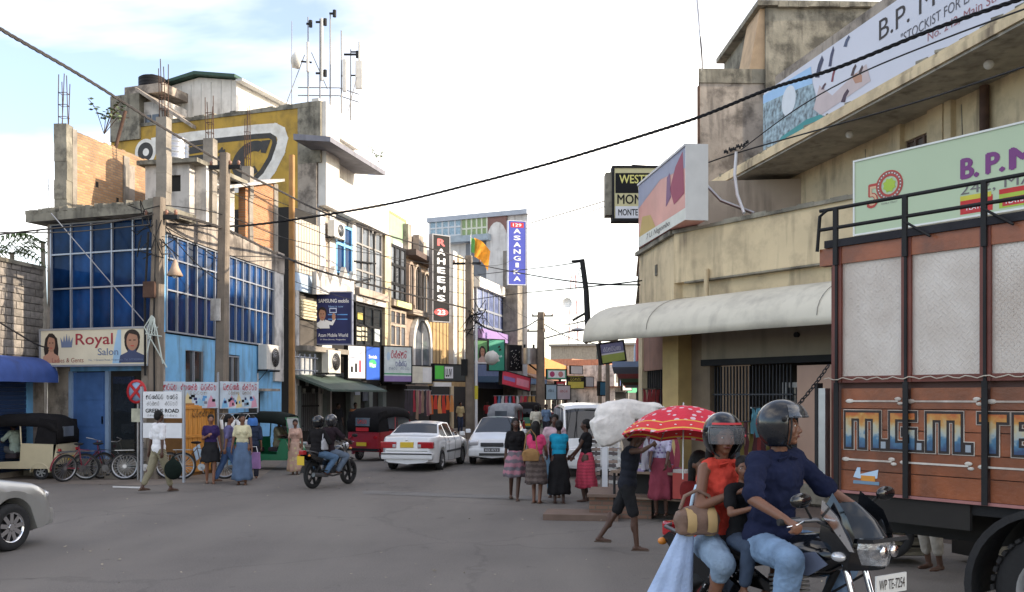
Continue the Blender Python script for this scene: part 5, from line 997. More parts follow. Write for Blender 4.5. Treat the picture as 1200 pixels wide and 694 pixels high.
# ground floor: pillar, fascia, dark shop with folding grille, white door
x0, x1 = 0, .55
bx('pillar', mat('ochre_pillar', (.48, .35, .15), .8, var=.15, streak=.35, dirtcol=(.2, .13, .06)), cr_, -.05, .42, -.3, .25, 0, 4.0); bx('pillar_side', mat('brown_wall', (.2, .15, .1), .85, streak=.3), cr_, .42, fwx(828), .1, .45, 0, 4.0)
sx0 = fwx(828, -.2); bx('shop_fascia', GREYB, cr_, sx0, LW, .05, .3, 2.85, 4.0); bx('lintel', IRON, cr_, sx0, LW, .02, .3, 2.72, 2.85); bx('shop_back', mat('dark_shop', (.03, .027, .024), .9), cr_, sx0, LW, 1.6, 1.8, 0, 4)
bx('wall', CRD, cr_, fwx(975), LW, .06, .3, 0, 2.7); bx('floor_slab', CONC, cr_, 0, LW, -.5, 1.6, 0, .16)
for k in range(26): x = sx0+.05+k*.085; ub('grille_bar', mat('grille_steel', (.06, .06, .065), .5, .6), cr_, x, x+.018, .2, .24, .16, 2.7)
for z in (.5, 1.3, 2.1): ub('grille_rail', MATS['grille_steel'], cr_, sx0, sx0+2.25, .18, .21, z, z+.03)
xd = fwx(905); bx('door_frame', mat('white_door_frame', (.5, .48, .45), .5), cr_, xd, xd+.1, .3, .4, .16, 2.35); bx('door_frame', MATS['white_door_frame'], cr_, xd+.1, fwx(968), .3, .4, 2.25, 2.35); bx('door_glass', GREYG, cr_, xd+.1, xd+.65, .36, .38, .2, 2.25)
bx('door_poster', flat((.3, .05, .07)), cr_, xd+.7, xd+1.05, .28, .3, 1.75, 2.15); bx('lit_sill', flat((.4, .25, .08)), cr_, xd+.2, xd+1.0, .26, .3, 1.3, 1.5); MB().cyl((fwx(933), .05, 3.25), (fwx(933), -.02, 3.25), .05).build('wall_lamp', IRON, cr_)  # poster, ochre strip across the door, small round fitting above
# curved awning
aw2 = FW.thing('curved_awning', 'long rounded off-white awning across the cream building', 'awning')
xa = FW.at(676, 400, 1.5)[0]-.32; prof = []
for k in range(10):
    a = math.pi/2*k/9; prof.append((-.2-1.35*math.sin(a), 3.42+.72*math.cos(a)))
prof.append((-1.56, 3.27)); rows = []
for j in range(41):
    x = xa+(LW-xa)*j/40; e = min(1, max(0, (x-xa)/.55)); f = math.sqrt(1-(1-e)**2); w_ = .002*math.sin(j*.7)
    rows.append([Vector((x, -.25+(p[0]+.25)*(.55+.45*f)+w_, 3.27+(p[1]-3.27)*(.12+.88*f)+.004*math.sin(j*.9))) for p in [(.12, 4.18)]+prof])
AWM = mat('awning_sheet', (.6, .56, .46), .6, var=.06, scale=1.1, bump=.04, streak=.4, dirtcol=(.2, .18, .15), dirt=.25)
me = MB().grid(rows).mesh('hood'); me = evaluated(me, [('SOLIDIFY', dict(thickness=.03))], 'hood'); part('hood', me, AWM, aw2)
for k in range(4): x = xa+2.6+k*4.1; MB().tube([Vector((x, p[0]-.006, p[1]+.012)) for p in prof[:-1]], .006, 4).build('seam', mat('seam_grey', (.25, .23, .2), .8), aw2); MB().cyl((x, -1.5, 3.3), (x, .1, 3.5), .025, seg=6).build('bracket', IRON, aw2)
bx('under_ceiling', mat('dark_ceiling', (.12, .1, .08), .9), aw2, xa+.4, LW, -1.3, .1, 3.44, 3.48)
# street side wall
b4 = names(); ls = FS.len
bx('side_parapet', CREAM, cr_, 0, ls-.02, 0, .25, 3.9, 5.6); bx('coping', MOULD, cr_, -.05, ls, -.1, .3, 5.6, 5.7); bx('side_pier', CRD, cr_, 0, .35, -.02, .3, 0, 3.9); bx('side_pier', CREAM, cr_, ls-.75, ls-.1, -.04, .3, 0, 3.9)
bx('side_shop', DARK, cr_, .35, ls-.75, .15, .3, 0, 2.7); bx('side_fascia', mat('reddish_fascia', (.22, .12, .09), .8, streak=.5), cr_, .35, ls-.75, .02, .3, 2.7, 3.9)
for k in range(8): ub('side_grille', MATS['grille_steel'], cr_, .4+k*.2, .43+k*.2, .1, .14, .1, 2.7)
bx('vent_hole', MOULD, cr_, 1.6, 1.75, -.03, 0, 4.9, 5.15)
onfr(FW, FS, b4)
ip = Matrix.Rotation(-FW.rz, 4, 'Z') @ Matrix.Translation(-FW.A)
pts = [ip @ q for q in (FS.w(.1, .2, 0), FW.w(.1, .2, 0), FW.w(LW, .2, 0), FW.w(LW, 16, 0), Vector((9, 28, 0)), Vector((4.4, 28, 0)))]
MB().prism([(p.x, p.y) for p in pts], 4.9, 5.15, 'z').build('terrace_slab', MOULD, cr_)
# upper storey set back and turned, with its long ledge
U0 = Vector((7.46, 27.6, 0)); U1 = Vector((9.46, 17.3, 0)); dU = (U1-U0).normalized(); FU = Frame(U0, U0+dU*26); b4 = names(); LU = 26
def fu(u, v, off=0): return FU.at(u, v, off)
wx = [fu(1060, 150)[0], fu(1090, 150)[0]]
mb = MB(); mb.box(0, wx[0], 0, .25, 5.1, 8.2).box(wx[1], LU, 0, .25, 5.1, 8.2).box(wx[0], wx[1], 0, .25, 5.1, 6.9).box(wx[0], wx[1], 0, .25, 7.75, 8.2); mb.build('upper_wall', CREAM, cr_)
glazing(cr_, wx[0], wx[1], 6.9, 7.75, lin(3), [0, .25, 1], .1, mat('dusty_window', (.12, .09, .08), .3, var=.4), mat('brown_window_bar', (.16, .11, .09), .7), .06)
for u0, u1 in ((1047, 1060), (1092, 1110), (1112, 1120)): a = fu(u0, 150)[0]; b = fu(u1, 150)[0]; bx('pilaster', CREAM, cr_, a, b, -.12, 0, 5.15, 8.15)
a = fu(1160, 120)[0]; MB().cyl((a, -.12, 5.2), (a, -.12, 8.1), .09).build('rain_pipe', RUST, cr_)
mb = MB(); mb.prism([(-1.5, 8.15), (.3, 8.15), (.3, 8.6), (-1.5, 8.42)], -.4, LU, 'x'); mb.build('roof_ledge', mat('ledge_concrete', (.42, .39, .33), .9, var=.2, bump=.3, streak=.6, dirt=.3), cr_)
mb = MB(); random.seed(4)
for k in range(90): x = -.3+k*.29; mb.cbox((x, -1.44+random.random()*.25, 8.44+random.random()*.05), (.18+random.random()*.12, .12+random.random()*.16, .03+random.random()*.05), random.random()*.6)
mb.build('broken_edge', MOULD, cr_)
bx('ledge_lip', CREAM, cr_, -.4, LU, -1.56, -1.5, 8.2, 8.36); bx('ledge_lip', CREAM, cr_, -.4, LU, -1.53, -1.5, 8.36, 8.45)
for u, v in ((991, 165), (1153, 92)): a = fu(u, v, 1.)[0]; MB().ell((a, -.9, 8.07), .09).build('ceiling_lamp', WPLA, cr_)
mb = MB()
for u in (1015, 1043, 1128): a = fu(u, 200)[0]; mb.tube([(a, -.004, 5.3), (a+.05, -.006, 6.5), (a-.03, -.004, 8.0)], .012, 4)
mb.build('wall_crack', MOULD, cr_)
bx('end_wall', mat('bare_brick_end', (.25, .12, .08), .9, dirt=.5), cr_, -.3, 0, 0, 3, 5.1, 8.2)
bx('upper_body', WEATH, cr_, 0, LU, .3, 8, 5.1, 11.5)
onfr(FW, FU, b4)
# billboards
def hoard(name, label, fr, x0, x1, z0, z1, y, m, depth=.15, fm=None, fw=.05):
    t = fr.thing(name, label, 'billboard', x0, y, z0); W_ = x1-x0; hh = z1-z0; MB().box(0, W_, 0, depth, 0, hh).build('board', m, t, recalc=False)
    if fm: MB().box(-fw, W_+fw, -.02, depth+.02, -fw, 0).box(-fw, W_+fw, -.02, depth+.02, hh, hh+fw).box(-fw, 0, -.02, depth+.02, 0, hh).box(W_, W_+fw, -.02, depth+.02, 0, hh).build('frame', fm, t, recalc=False)
    return t, W_, hh
def skin_board(col, cols): return mat('billboard_%d' % int(col[0]*999), col, .35, var=.04, scale=.6, bump=.02)
xb = FW.at(1002, 250, .25)[0]; T = hoard('green_billboard', 'long pale green billboard with purple letters behind the truck rail', FW, xb, xb+8.5, 4.93, 6.2, -.25, mat('pale_green_board', (.43, .53, .36), .45, var=.05, scale=.5, bump=.02), .12, flat((.7, .72, .7)), .03)
t_, W_, hh = T; PUR = flat((.16, .015, .16), .4); GRY = flat((.14, .13, .13), .5)
def at_(u, v): x, z = FW.at(u, v, .26); return x-xb, z-4.93
def put(s, u0, v0, u1, v1, m, bold=0, sc=False):
    a = at_(u0, (v0+v1)/2); b = at_(u1, (v0+v1)/2); um = (u0+u1)/2; z1 = at_(um, v0)[1]; z0 = at_(um, v1)[1]; return lettering(s, b[0]-a[0], abs(z1-z0), (a[0]+b[0])/2, (z0+z1)/2, -.006, m, t_, bold)
a = at_(1125, 200)[0]; cwid = at_(1153, 200)[0]-a; lettering('B.', cwid*.8, .34, a+cwid*.4, .76, -.006, PUR, t_, .05); b = at_(1155, 195)[0]; lettering('P.', cwid*.8, .34, b+cwid*.38, .765, -.006, PUR, t_, .05); c = at_(1182, 190)[0]; lettering('M', .42, .34, c+.21, .765, -.006, PUR, t_, .05)
lettering('242, MAIN', 1.5, .19, a+.75, .42, -.006, GRY, t_); 
for k, (cc, c2) in enumerate((((.5, .02, .02), (.55, .5, .05)), ((.35, .5, .05), (.5, .02, .02)), ((.5, .02, .02), (.5, .4, .05)))):
    x = a+.0+k*.62; patch(T, x/W_, (x+.52)/W_, .03, .22, flat(cc)); patch(T, (x+.05)/W_, (x+.45)/W_, .05, .15, flat(c2) if k == 5 else RED, -.006); lettering('TEATIM', .34, .07, x+.25, .13, -.008, SWHITE, t_, .02); patch(T, (x-.0)/W_, (x+.5)/W_, .2, .26, flat(c2), -.005)
cx, cz = at_(1042, 217); mb = MB(); disc(mb, cx, cz, .23, .255, -.006); disc(mb, cx, cz, .155, .19, -.006); mb.build('emblem', flat((.4, .05, .04)), t_, recalc=False)
mb = MB(); disc(mb, cx, cz, .19, .23, -.0065); mb.build('emblem', flat((.25, .12, .1)), t_, recalc=False); mb = MB(); mb.add([Vector((cx+(.13 if i % 2 else .1)*math.cos(2*math.pi*i/16), -.007, cz+(.13 if i % 2 else .1)*math.sin(2*math.pi*i/16))) for i in range(16)], [tuple(range(16))]); mb.build('emblem', flat((.35, .5, .05)), t_, recalc=False)
mb = MB()
for k in range(24): 
    a_ = 2*math.pi*k/24; mb.add([Vector((cx+r*math.cos(a_+q), -.0075, cz+r*math.sin(a_+q))) for r, q in ((.2, -.03), (.22, -.03), (.22, .05), (.2, .05))], [(0, 1, 2, 3)])
mb.build('emblem', SWHITE, t_, recalc=False)
lettering('5', .22, .42, cx-.32, cz-.13, -.0066, flat((.4, .05, .04)), t_, .03); lettering('5', .15, .33, cx-.315, cz-.13, -.0076, flat((.6, .4, .25)), t_, -.0); lettering('FAMILY TRUST', .3, .03, cx, cz-.3, -.006, GRY, t_)
# upper billboard standing on the ledge
xe0 = FU.at(895, 150, 1.45)[0]; xe1 = xe0+9.6; T = hoard('roof_billboard', 'white billboard leaning on the roof ledge with town picture and printed writing', FU, xe0, xe1, 8.45, 10.0, -1.45, mat('white_vinyl', (.56, .57, .64), .4, var=.05, scale=.7, bump=.04), .08); t_, W_, hh = T
def bu(u, v): x, z = FU.at(u, v, 1.46); return x-xe0, z-8.45
def quad_print(pts, m, y, name='panel_print'): mb = MB(); mb.add([Vector((*(lambda q: (q[0], y, max(.005, min(hh-.005, q[1]))))(bu(u, v)),)) for u, v in pts], [tuple(range(len(pts)))]); return mb.build(name, m, t_, recalc=False)
quad_print([(894, 112), (950, 90), (962, 135), (970, 152), (894, 182)], mat('town_print', (.2, .28, .32), .5, var=1.1, scale=7, bump=0), -.004)
quad_print([(894, 112), (950, 78), (952, 98), (925, 108), (894, 122)], flat((.3, .5, .75)), -.0046)
quad_print([(908, 172), (916, 160), (945, 140), (962, 134), (966, 148), (925, 166), (910, 178)], flat((.03, .25, .25)), -.005); x_, z_ = bu(924, 118); mb = MB(); disc(mb, x_, z_, 0, .36, -.0055); mb.build('panel_print', flat((.6, .65, .7)), t_, recalc=False)
for (u, v, du, dv, cc) in ((960, 78, 5, 26, (.03, .035, .08)), (974, 66, 3.5, 24, (.04, .045, .1)), (992, 48, 4, 14, (.06, .08, .15)), (976, 88, 2.5, 16, (.2, .03, .05)), (990, 112, 5, 16, (.05, .02, .04)), (1000, 82, 3.5, 14, (.06, .03, .03)), (1008, 84, 3.5, 16, (.06, .03, .03)), (965, 101, 3, 8, (.08, .03, .05))):
    quad_print([(u-du, v+dv/2), (u-du*.3, v-dv*.1), (u+du*.6, v-dv/2), (u+du, v-dv*.3), (u+du*.3, v+dv*.1), (u, v+dv/2)], flat(cc), -.006)
quad_print([(953, 128), (960, 100), (975, 112), (1000, 88), (1015, 75), (1020, 95), (962, 135)], flat((.5, .42, .42)), -.005); quad_print([(998, 90), (1003, 86), (1010, 88), (1010, 96), (1002, 98)], SKINP, -.0065)
def lu(s, u0, u1, v, hgt, m, bold=0): a = bu(u0, v); b = bu(u1, v); lettering(s, b[0]-a[0], hgt, (a[0]+b[0])/2, a[1]-.0 if 0 else (a[1]+bu(u1, v-(u1-u0)*.42)[1])/2, -.006, m, t_, bold)
a = bu(1030, 28)[0]; lettering('B.P. MO', 2.45, .42, a+1.22, 1.17, -.006, HAIRP, t_, .0); lettering('"STOCKIST FOR LANKA', 2.7, .2, a+2.1, .72, -.006, flat((.08, .08, .1)), t_); lettering('No. 242, Main Street, N', 2.6, .19, a+2.9, .42, -.006, flat((.3, .12, .14)), t_)
for k in range(5): x = .9+k*2; MB().tube([(x, .1, .0), (x, .9, .0), (x, .1, 1.2)], .03, 5).build('strut', IRON, t_)
# pink billboard at the corner of the terrace
FP = Frame((3.12, 23.0), (3.6, 19.3)); T = hoard('pink_billboard', 'pink and orange sunset coloured billboard on the terrace corner facing the street', FP, 0, FP.len, 5.72, 7.25, -.02, mat('sunset_print', (.55, .25, .22), .4, var=.2, scale=.9, bump=0), .45, None); t_, W_, hh = T
bx('side_casing', flat((.62, .62, .6)), t_, W_-.0, W_+.03, -.02, .46, -.02, hh+.02); bx('frame', flat((.62, .6, .58)), t_, -.02, W_, -.03, -.0, hh-.02, hh+.03)
patch(T, 0, 1, .62, 1, flat((.3, .32, .42)), -.003, shape=[(0, 0), (.5, .5), (1, .2), (1, 1), (0, 1)]); patch(T, 0, 1, .0, .16, flat((.65, .66, .6)), -.004); patch(T, .02, .4, .16, .45, flat((.5, .36, .12)), -.0035, shape=[(0, 0), (1, 0), (.7, .8), (.2, 1)]); patch(T, .7, .97, .3, .95, flat((.3, .05, .1)), -.005, shape=[(.3, 0), (1, .1), (.9, 1), (.4, .8), (0, .4)]); patch(T, .62, .72, .35, .8, flat((.2, .1, .2)), -.005, shape=[(0, 0), (1, .2), (.8, 1), (.2, .9)])
lettering('7 U. Negombo', W_*.5, .16, W_*.45, .12, -.008, GRY, t_, .01, shear=.2)
# money sign
T = board('money_sign', 'black and yellow hanging sign about money transfer beside the pink billboard', 'sign', 720, 776, 197, 256, 24.3, 24.3, flat((.6, .55, .3), .5), .4, IRON, None, .06)
patch(T, 0.02, .98, .5, .9, BLACK); patch(T, .02, .98, .0, .24, SWHITE); txt(T, 'WESTERN', .55, .78, .9, .17, flat((.7, .65, .2)), .02); txt(T, 'UNION', .72, .6, .45, .15, flat((.7, .65, .2)), .02); txt(T, 'MONEY', .45, .38, .78, .19, BLACK, .02); txt(T, 'MONTE CARLO', .5, .12, .84, .13, BLACK, .02)
bx('side_face', MOULD, T[0], -.22, -.06, .05, .5, .1, T[2]-.1); MB().cyl((T[1], .2, T[2]*.5), (T[1]+1.2, .6, T[2]*.5), .03).cyl((T[1], .2, .1), (T[1]+1.2, .6, .1), .03).build('bracket', IRON, T[0])
MB().tube([(.3, .2, T[2]), (.5, .2, T[2]+.12), (T[1], .3, T[2]+.1)], .02, 5).build('lamp_arm', IRON, T[0])
# weathered buildings behind
wb = thing('weathered_building', 'old weathered concrete building with dark stains rising behind the roof billboard', 'building', (6.0, 30, 0), R(2))
MB().prism([(0, 0), (2.1, 0), (2.1, 4), (1.0, 4)], 3, 12.1, 'z').build('front_wall', WEATH, wb); MB().prism([(-.05, -.04), (2.1, -.04), (2.1, 4), (.95, 4)], 12.1, 12.55, 'z').build('dark_cap', MOULD, wb); bx('front_wall', MOULD, wb, 2.1, 7.5, -.1, 5, 4, 14.5)
mb = MB(); mb.prism([(1.6, 12.55), (2.1, 12.55), (2.1, 14.5), (1.95, 14.5)], 0, 1.5, 'y'); mb.build('side_wall', mat('tan_side_wall', (.45, .32, .2), .9), wb)
mb = MB()
for k in range(18): mb.box(1.8+k*.33, 1.8+k*.33+.32, -.25, 5, 14.5+random.uniform(-.03, .03), 14.68)
mb.build('roof_edge', MOULD, wb); bx('brick_patch', mat('red_brick_patch', (.28, .1, .06), .9, dirt=.5), wb, 0, 3, -.06, 0, 3.5, 7.6); bx('side_strip', RUST, wb, -.06, 0, -.02, .1, 3, 12)
bx('water_pipe', SWHITE, wb, .5, .56, -.3, -.24, 5.2, 7.9)
o = MB().tube([P(818, 195, 22), P(826, 215, 22), P(845, 235, 21.5), P(884, 250, 21)], .04, 5).build('leaning_pipe', STEEL); tag(o, 'grey steel pipe leaning from the pink billboard to the terrace', 'pipe')
o = MB().tube([P(863, 178, 21), P(861, 205, 21), P(864, 228, 21), P(872, 250, 20.6)], .035, 6).build('conduit', SWHITE); tag(o, 'white bent conduit pipe rising from the terrace edge to the wires', 'pipe')
o = thing('wire_insulators', 'dark bunch of insulators and wire joints on the wires above the terrace', 'insulators', P(862, 176, 20.9)); mb = MB(); random.seed(3)
for k in range(16): p = Vector((-.25+k*.035, random.uniform(-.03, .03), -.08+.014*k+random.uniform(-.03, .03))); mb.cyl(p, p+Vector((0, 0, .07)), .022, .014, 6)
mb.build('insulator', IRON, o)
# leaning dark pole at the awning's end
pl_ = thing('leaning_pole', 'short dark leaning pole with insulator arm at the left end of the awning', 'pole', P(689, 378, 22.3)); h_ = P(682, 304, 22.3)-P(689, 378, 22.3); MB().tube([(0, 0, -.1), h_*.5+Vector((.03, 0, 0)), h_], [.075, .065, .06], 8).build('pole', IRON, pl_); MB().tube([h_+Vector((-.25, 0, -.05)), h_+Vector((.05, 0, -.02))], .03, 5).tube([h_*.1+Vector((-.35, 0, -.1)), h_*.1+Vector((0, 0, .1))], .03, 5).tube([h_*.95, h_*.95+Vector((-.1, 0, -.3)), h_*.7], .012, 4).build('arm', IRON, pl_)
# pale cell tower far away
ct = thing('lattice_tower', 'pale red and white lattice mast far away above the awning end', 'tower', (P(672, 0, 210).x, 210, 0)); top = P(672, 322, 210).z
for k in range(10):
    z0 = top*k/10; z1 = top*(k+1)/10; w0 = 2.2-1.5*k/10; w1 = 2.2-1.5*(k+1)/10; mb = MB()
    for a in range(4):
        c0 = Vector((math.cos(R(45+90*a))*w0, math.sin(R(45+90*a))*w0, z0)); c1 = Vector((math.cos(R(45+90*a))*w1, math.sin(R(45+90*a))*w1, z1)); d1 = Vector((math.cos(R(135+90*a))*w1, math.sin(R(135+90*a))*w1, z1)); mb.tube([c0, c1], .14, 4).tube([c0, d1], .08, 4)
    mb.build('mast_section', flat((.75, .45, .42)) if k % 2 else flat((.8, .78, .76)), ct)
MB().lathe([(0, 0), (1, .3), (1.1, .8)], 12, Matrix.Translation((-1.5, -1, top*.78)) @ Matrix.Rotation(R(90), 4, 'X')).build('dish', WHITE, ct)
# ------------------------------------------------------------------ plinth, stall and things in front of the cream building
pavement([(2.4, 16.1), (4.9, 14.8), (7.5, 11.5), (9, 11), (12, 8), (16, 10), (10, 20), (3.4, 25.5), (2.2, 22)], .1, None, mat('worn_paving', (.12, .09, .075), .9, var=.3, bump=.4, dirt=.4))
kb = thing('brick_plinth', 'low worn brick and plaster plinth at the corner beside the women', 'plinth', g2(690, 608)+(0,), R(-8)); BRP = mat('plinth_brick', (.2, .1, .07), .9, var=.35, bump=.5, dirt=.4)
bx('brick_face', brick_mat('plinth_bricks', (.2, .11, .08), (.26, .15, .1), (.16, .13, .1), dirt=.8), kb, .0, 1.05, .06, 1.22, 0, .38)
bx('cap', mat('plinth_cap', (.16, .11, .085), .9, bump=.4), kb, -.03, 1.15, -.04, 1.3, .37, .42);  bx('low_slab', MATS['plinth_cap'], kb, -.75, .5, -.3, .5, 0, .1)
rk = thing('display_rack', 'narrow street rack hung with striped packets beside the plinth', 'rack', g2(709, 588)+(.0,), R(-10)); STRP = [flat((.5, .48, .45)), flat((.1, .08, .08)), flat((.3, .22, .18))]
for x in (-.18, .16):
    MB().cyl((x, .05, 0), (x, .05, 1.35), .02).build('post', STEEL, rk)
    for k in range(15): ub('packet', STRP[k % 3], rk, x-.085, x+.085, -.03, .03, .12+k*.08, .12+k*.08+.06, (0, R(random.uniform(-6, 6)), 0))
bx('white_strip', SWHITE, rk, -.06, .05, 0, .03, .1, 1.25)
st = thing('market_stall', 'street stall table with cloth and folded goods behind the load carrier', 'stall', g2(775, 612)+(.1,), R(-28)); bx('table_top', mat('stall_board', (.2, .14, .1), .8), st, -.9, .6, 0, .8, .68, .72)
for x, y in ((-.85, .05), (.55, .05), (-.85, .75), (.55, .75)): MB().cyl((x, y, 0), (x, y, .68), .022).build('leg', IRON, st)
bx('dark_skirt', DARK, st, -.84, .5, .3, .75, .0, .68); bx('shelf', MATS['stall_board'], st, -.85, .5, .05, .75, .25, .28); bx('red_cloth_front', flat((.35, .05, .04), .8, streak=.3), st, .2, .6, -.02, 0, .3, .72)  # near-black box stands in for the shade below the table
random.seed(11); cols = [(.45, .42, .4), (.4, .05, .08), (.08, .08, .12), (.25, .2, .35), (.1, .25, .2), (.5, .4, .3), (.05, .05, .05)]
for k in range(16): x = random.uniform(-.85, .4); y = random.uniform(.02, .55); z = .72+.05*(k//8); ub('folded_cloth', flat(random.choice(cols), .85), st, x, x+.25, y, y+.2, z, z+.05, (0, 0, R(random.uniform(-25, 25))))
goods('floral blouse and red clothes hanging behind the stall', 752, 512, 15.4, 1.1, .75, [(.4, .08, .12), (.5, .5, .58), (.35, .35, .45), (.3, .05, .1)], 6, seed=14, g=None)
goods('red and dark garments hanging in the side shop under the awning', 752, 456, 20.9, .9, .9, [(.35, .06, .08), (.1, .05, .06)], 5, seed=15, g=None)
goods('dark clothes and small bright goods hung in the shop behind the helmets', 850, 495, 16.6, 1.9, .8, [(.06, .05, .06), (.12, .04, .05), (.2, .17, .05), (.08, .1, .12), (.3, .06, .06)], 12, seed=16, g=None)
person('stall keeper in floral lilac blouse behind the goods table', (*P(775, 0, 15.6).xy, .1), -110, 1.55, dict(rh=(.15, .3, .95), lh=(-.15, .3, .95)), SKD, checks('lilac_floral', (.4, .38, .5), (.2, .15, .3), 16, 'spot'), ('skirt', cloth((.2, .04, .06)), .3), 'bun', female=True)
person('shopper in dark shirt standing at the side shop beyond the stall', (*P(757, 0, 17.2).xy, .1), 60, 1.6, None, SKD, cloth((.12, .05, .07)), ('trousers', cloth((.04, .04, .05)), .96), 'short')
goods('bright small toys and packets hung along the shop grille', 880, 478, 17.0, 1.3, .55, [(.5, .05, .05), (.5, .4, .05), (.1, .3, .4), (.4, .1, .3)], 9, seed=17, g=None)
cb_ = thing('cardboard_panel', 'tall pinkish cardboard panel standing between the shop door and the truck', 'panel', FW.w(FW.at(934, 500, .7)[0], -.7, .16), FW.rz)
z1 = FW.at(950, 428, .7)[1]; bx('sheet', mat('cardboard', (.36, .24, .18), .85, var=.08, bump=.1), cb_, 0, 1.25, 0, .05, .35, z1-.16); bx('dark_foot', MOULD, cb_, 0, 1.25, .0, .06, 0, .35)
# ------------------------------------------------------------------ utility poles
def pole(label, u, vt, Y, w0, w1, u_top=None, m=None, arms=(), kind='concrete'):
    b = P(u, 465, Y); t = thing('utility_pole', label, 'pole', (b.x, b.y, 0), R(-5), 'utility poles'); top = P(u_top or u, vt, Y); h = top.z; lx = top.x-b.x; mb = MB(); n = 6; rows = []
    for k in range(n+1): q = k/n; w_ = w0+(w1-w0)*q; x = lx*q; rows.append([Vector((x+a*w_/2, b2*w_/2, h*q)) for a, b2 in ((-1, -.7), (-.7, -1), (.7, -1), (1, -.7), (1, .7), (.7, 1), (-.7, 1), (-1, .7))])
    mb.grid(rows, False, True).add(rows[-1], [tuple(range(8))]); mb.build('shaft', m or mat('pole_concrete', (.22, .18, .14), .9, var=.3, scale=2, bump=.5, streak=.8), t)
    for z, a, b2 in arms:
        MB().box(a+lx*z/h, b2+lx*z/h, -.06, .06, z-.05, z+.05).build('cross_arm', IRON, t)
        for x in (a+.06, (a+b2)/2+.15, b2-.06): MB().lathe([(.02, 0), (.05, .02), (.035, .06), (.055, .09), (.02, .14)], 8, Matrix.Translation((x+lx*z/h, 0, z+.04))).build('insulator', flat((.25, .12, .08), .3), t)
    return t, h
p1, h1 = pole('tall stained concrete street pole at the corner of the blue building', 180, 232, 23.7, .34, .25, 187, arms=[(6.6, -.4, .5)])
mb = MB(); mb.tube([(-.12, -.2, 2.6), (-.13, -.2, 4.5), (-.05, -.18, 6.2)], .03, 5).tube([(.12, -.2, 2.), (.1, -.2, 4.), (.18, -.2, 6.5)], .022, 5).build('cable', IRON, p1)
MB().box(-.15, .15, -.27, -.17, 4.55, 4.95).build('meter_box', RUST, p1); mb = MB(); random.seed(9)
for k in range(7): a = Vector((.05, -.2, 4.1)); mb.tube([a, a+Vector((random.uniform(-.15, .3), -.1, random.uniform(-.7, .1))), a+Vector((random.uniform(-.1, .5), -.1, random.uniform(-1.4, -.2)))], .018, 4)
mb.build('torn_streamer', flat((.5, .55, .5)), p1); mb = MB()
for k in range(14): a = Vector((random.uniform(-.3, .3), -.15, h1-.7+random.uniform(-.5, .6))); mb.tube([a, a+Vector((random.uniform(-.4, .4), random.uniform(-.2, .1), random.uniform(-.5, .3))), a+Vector((random.uniform(-.5, .6), 0, random.uniform(-.6, .2)))], .014, 4)
mb.build('wire_tangle', IRON, p1)
p2, h2 = pole('second concrete street pole before the blue side wall', 258, 180, 25.9, .35, .23, 264, arms=[(8.4, -.45, .45)])
MB().box(-.16, .1, -.28, -.2, 4.15, 4.75).build('number_plate', WPLD, p2)
# street lamp on an arm
lm = thing('street_lamp', 'small bell shaped street lamp on an arm beside the corner pole', 'lamp', P(190, 319, 23.7)); MB().tube([(-.1, 0, .45), (.3, -.1, .45), (.36, -.1, .3)], .02, 6).build('arm', STEEL, lm); MB().lathe([(.03, .3), (.07, .2), (.1, .1), (.2, -.1), (.17, -.12)], 14, Matrix.Translation((.36, -.1, 0))).build('lamp_shade', mat('rusty_shade', (.35, .25, .18), .6), lm); MB().ell((.36, -.1, -.1), .07).build('bulb', WHITE, lm)
p3, h3 = pole('grey pole with yellow band in front of the ribbed corner', 551, 300, 46, .42, .34, 549.5, arms=[(8.6, -.8, .6)]); mb = MB().cyl((.33, -.25, 0), (.33, -.25, 5.6), .07); mb.build('white_post', SWHITE, p3); MB().cyl((.33, -.25, 1.95), (.33, -.25, 2.6), .085).build('yellow_band', flat((.7, .6, .05)), p3)
MB().box(-.4, -.1, -.35, -.2, 3.1, 3.9).build('junction_box', IRON, p3); mb = MB(); random.seed(2)
for k in range(12): a = Vector((0, -.2, 6.0)); mb.tube([a, a+Vector((random.uniform(-.6, .9), -.1, random.uniform(-.8, .4))), a+Vector((random.uniform(-.3, 1.2), 0, random.uniform(-1.2, .8)))], .025, 4)
mb.build('wire_tangle', IRON, p3); MB().ell((1.1, -.4, 3.95), .35).build('white_globe', WPLA, p3)
p4, h4 = pole('thick far pole carrying a transformer in the middle of the street view', 633, 366, 62, .6, .45, 634, arms=[(7.4, -.6, .8), (6.4, -.9, .3)]); MB().tube([(.2, 0, 5.9), (2.2, -.4, 6.4)], .05, 5).build('lamp_arm', STEEL, p4); MB().ell((2.5, -.4, 6.45), (.45, .2, .12)).build('lamp_head', STEEL, p4)
tr = thing('transformer', 'grey transformer drum on a bracket left of the thick far pole', 'transformer', P(620, 418, 62)); MB().cyl((0, 0, -.5), (0, 0, .55), .55, seg=14).build('drum', STEEL, tr); MB().tube([(0, 0, -.5), (.9, 0, -1.2)], .06, 5).cyl((-.3, 0, .5), (-.3, 0, .8), .08).cyl((.3, 0, .5), (.3, 0, .8), .08).build('bracket', IRON, tr)
pole('thin far pole right of the beige end building', 703, 400, 90, .4, .3); pole('slim pale pole under the awning end', 712, 405, 44, .24, .18)
p5, _ = pole('orange brown pipe standing against the blue building\'s far corner', 342, 182, 33.6, .2, .18, m=mat('brown_pipe', (.38, .2, .07), .8, streak=.5))
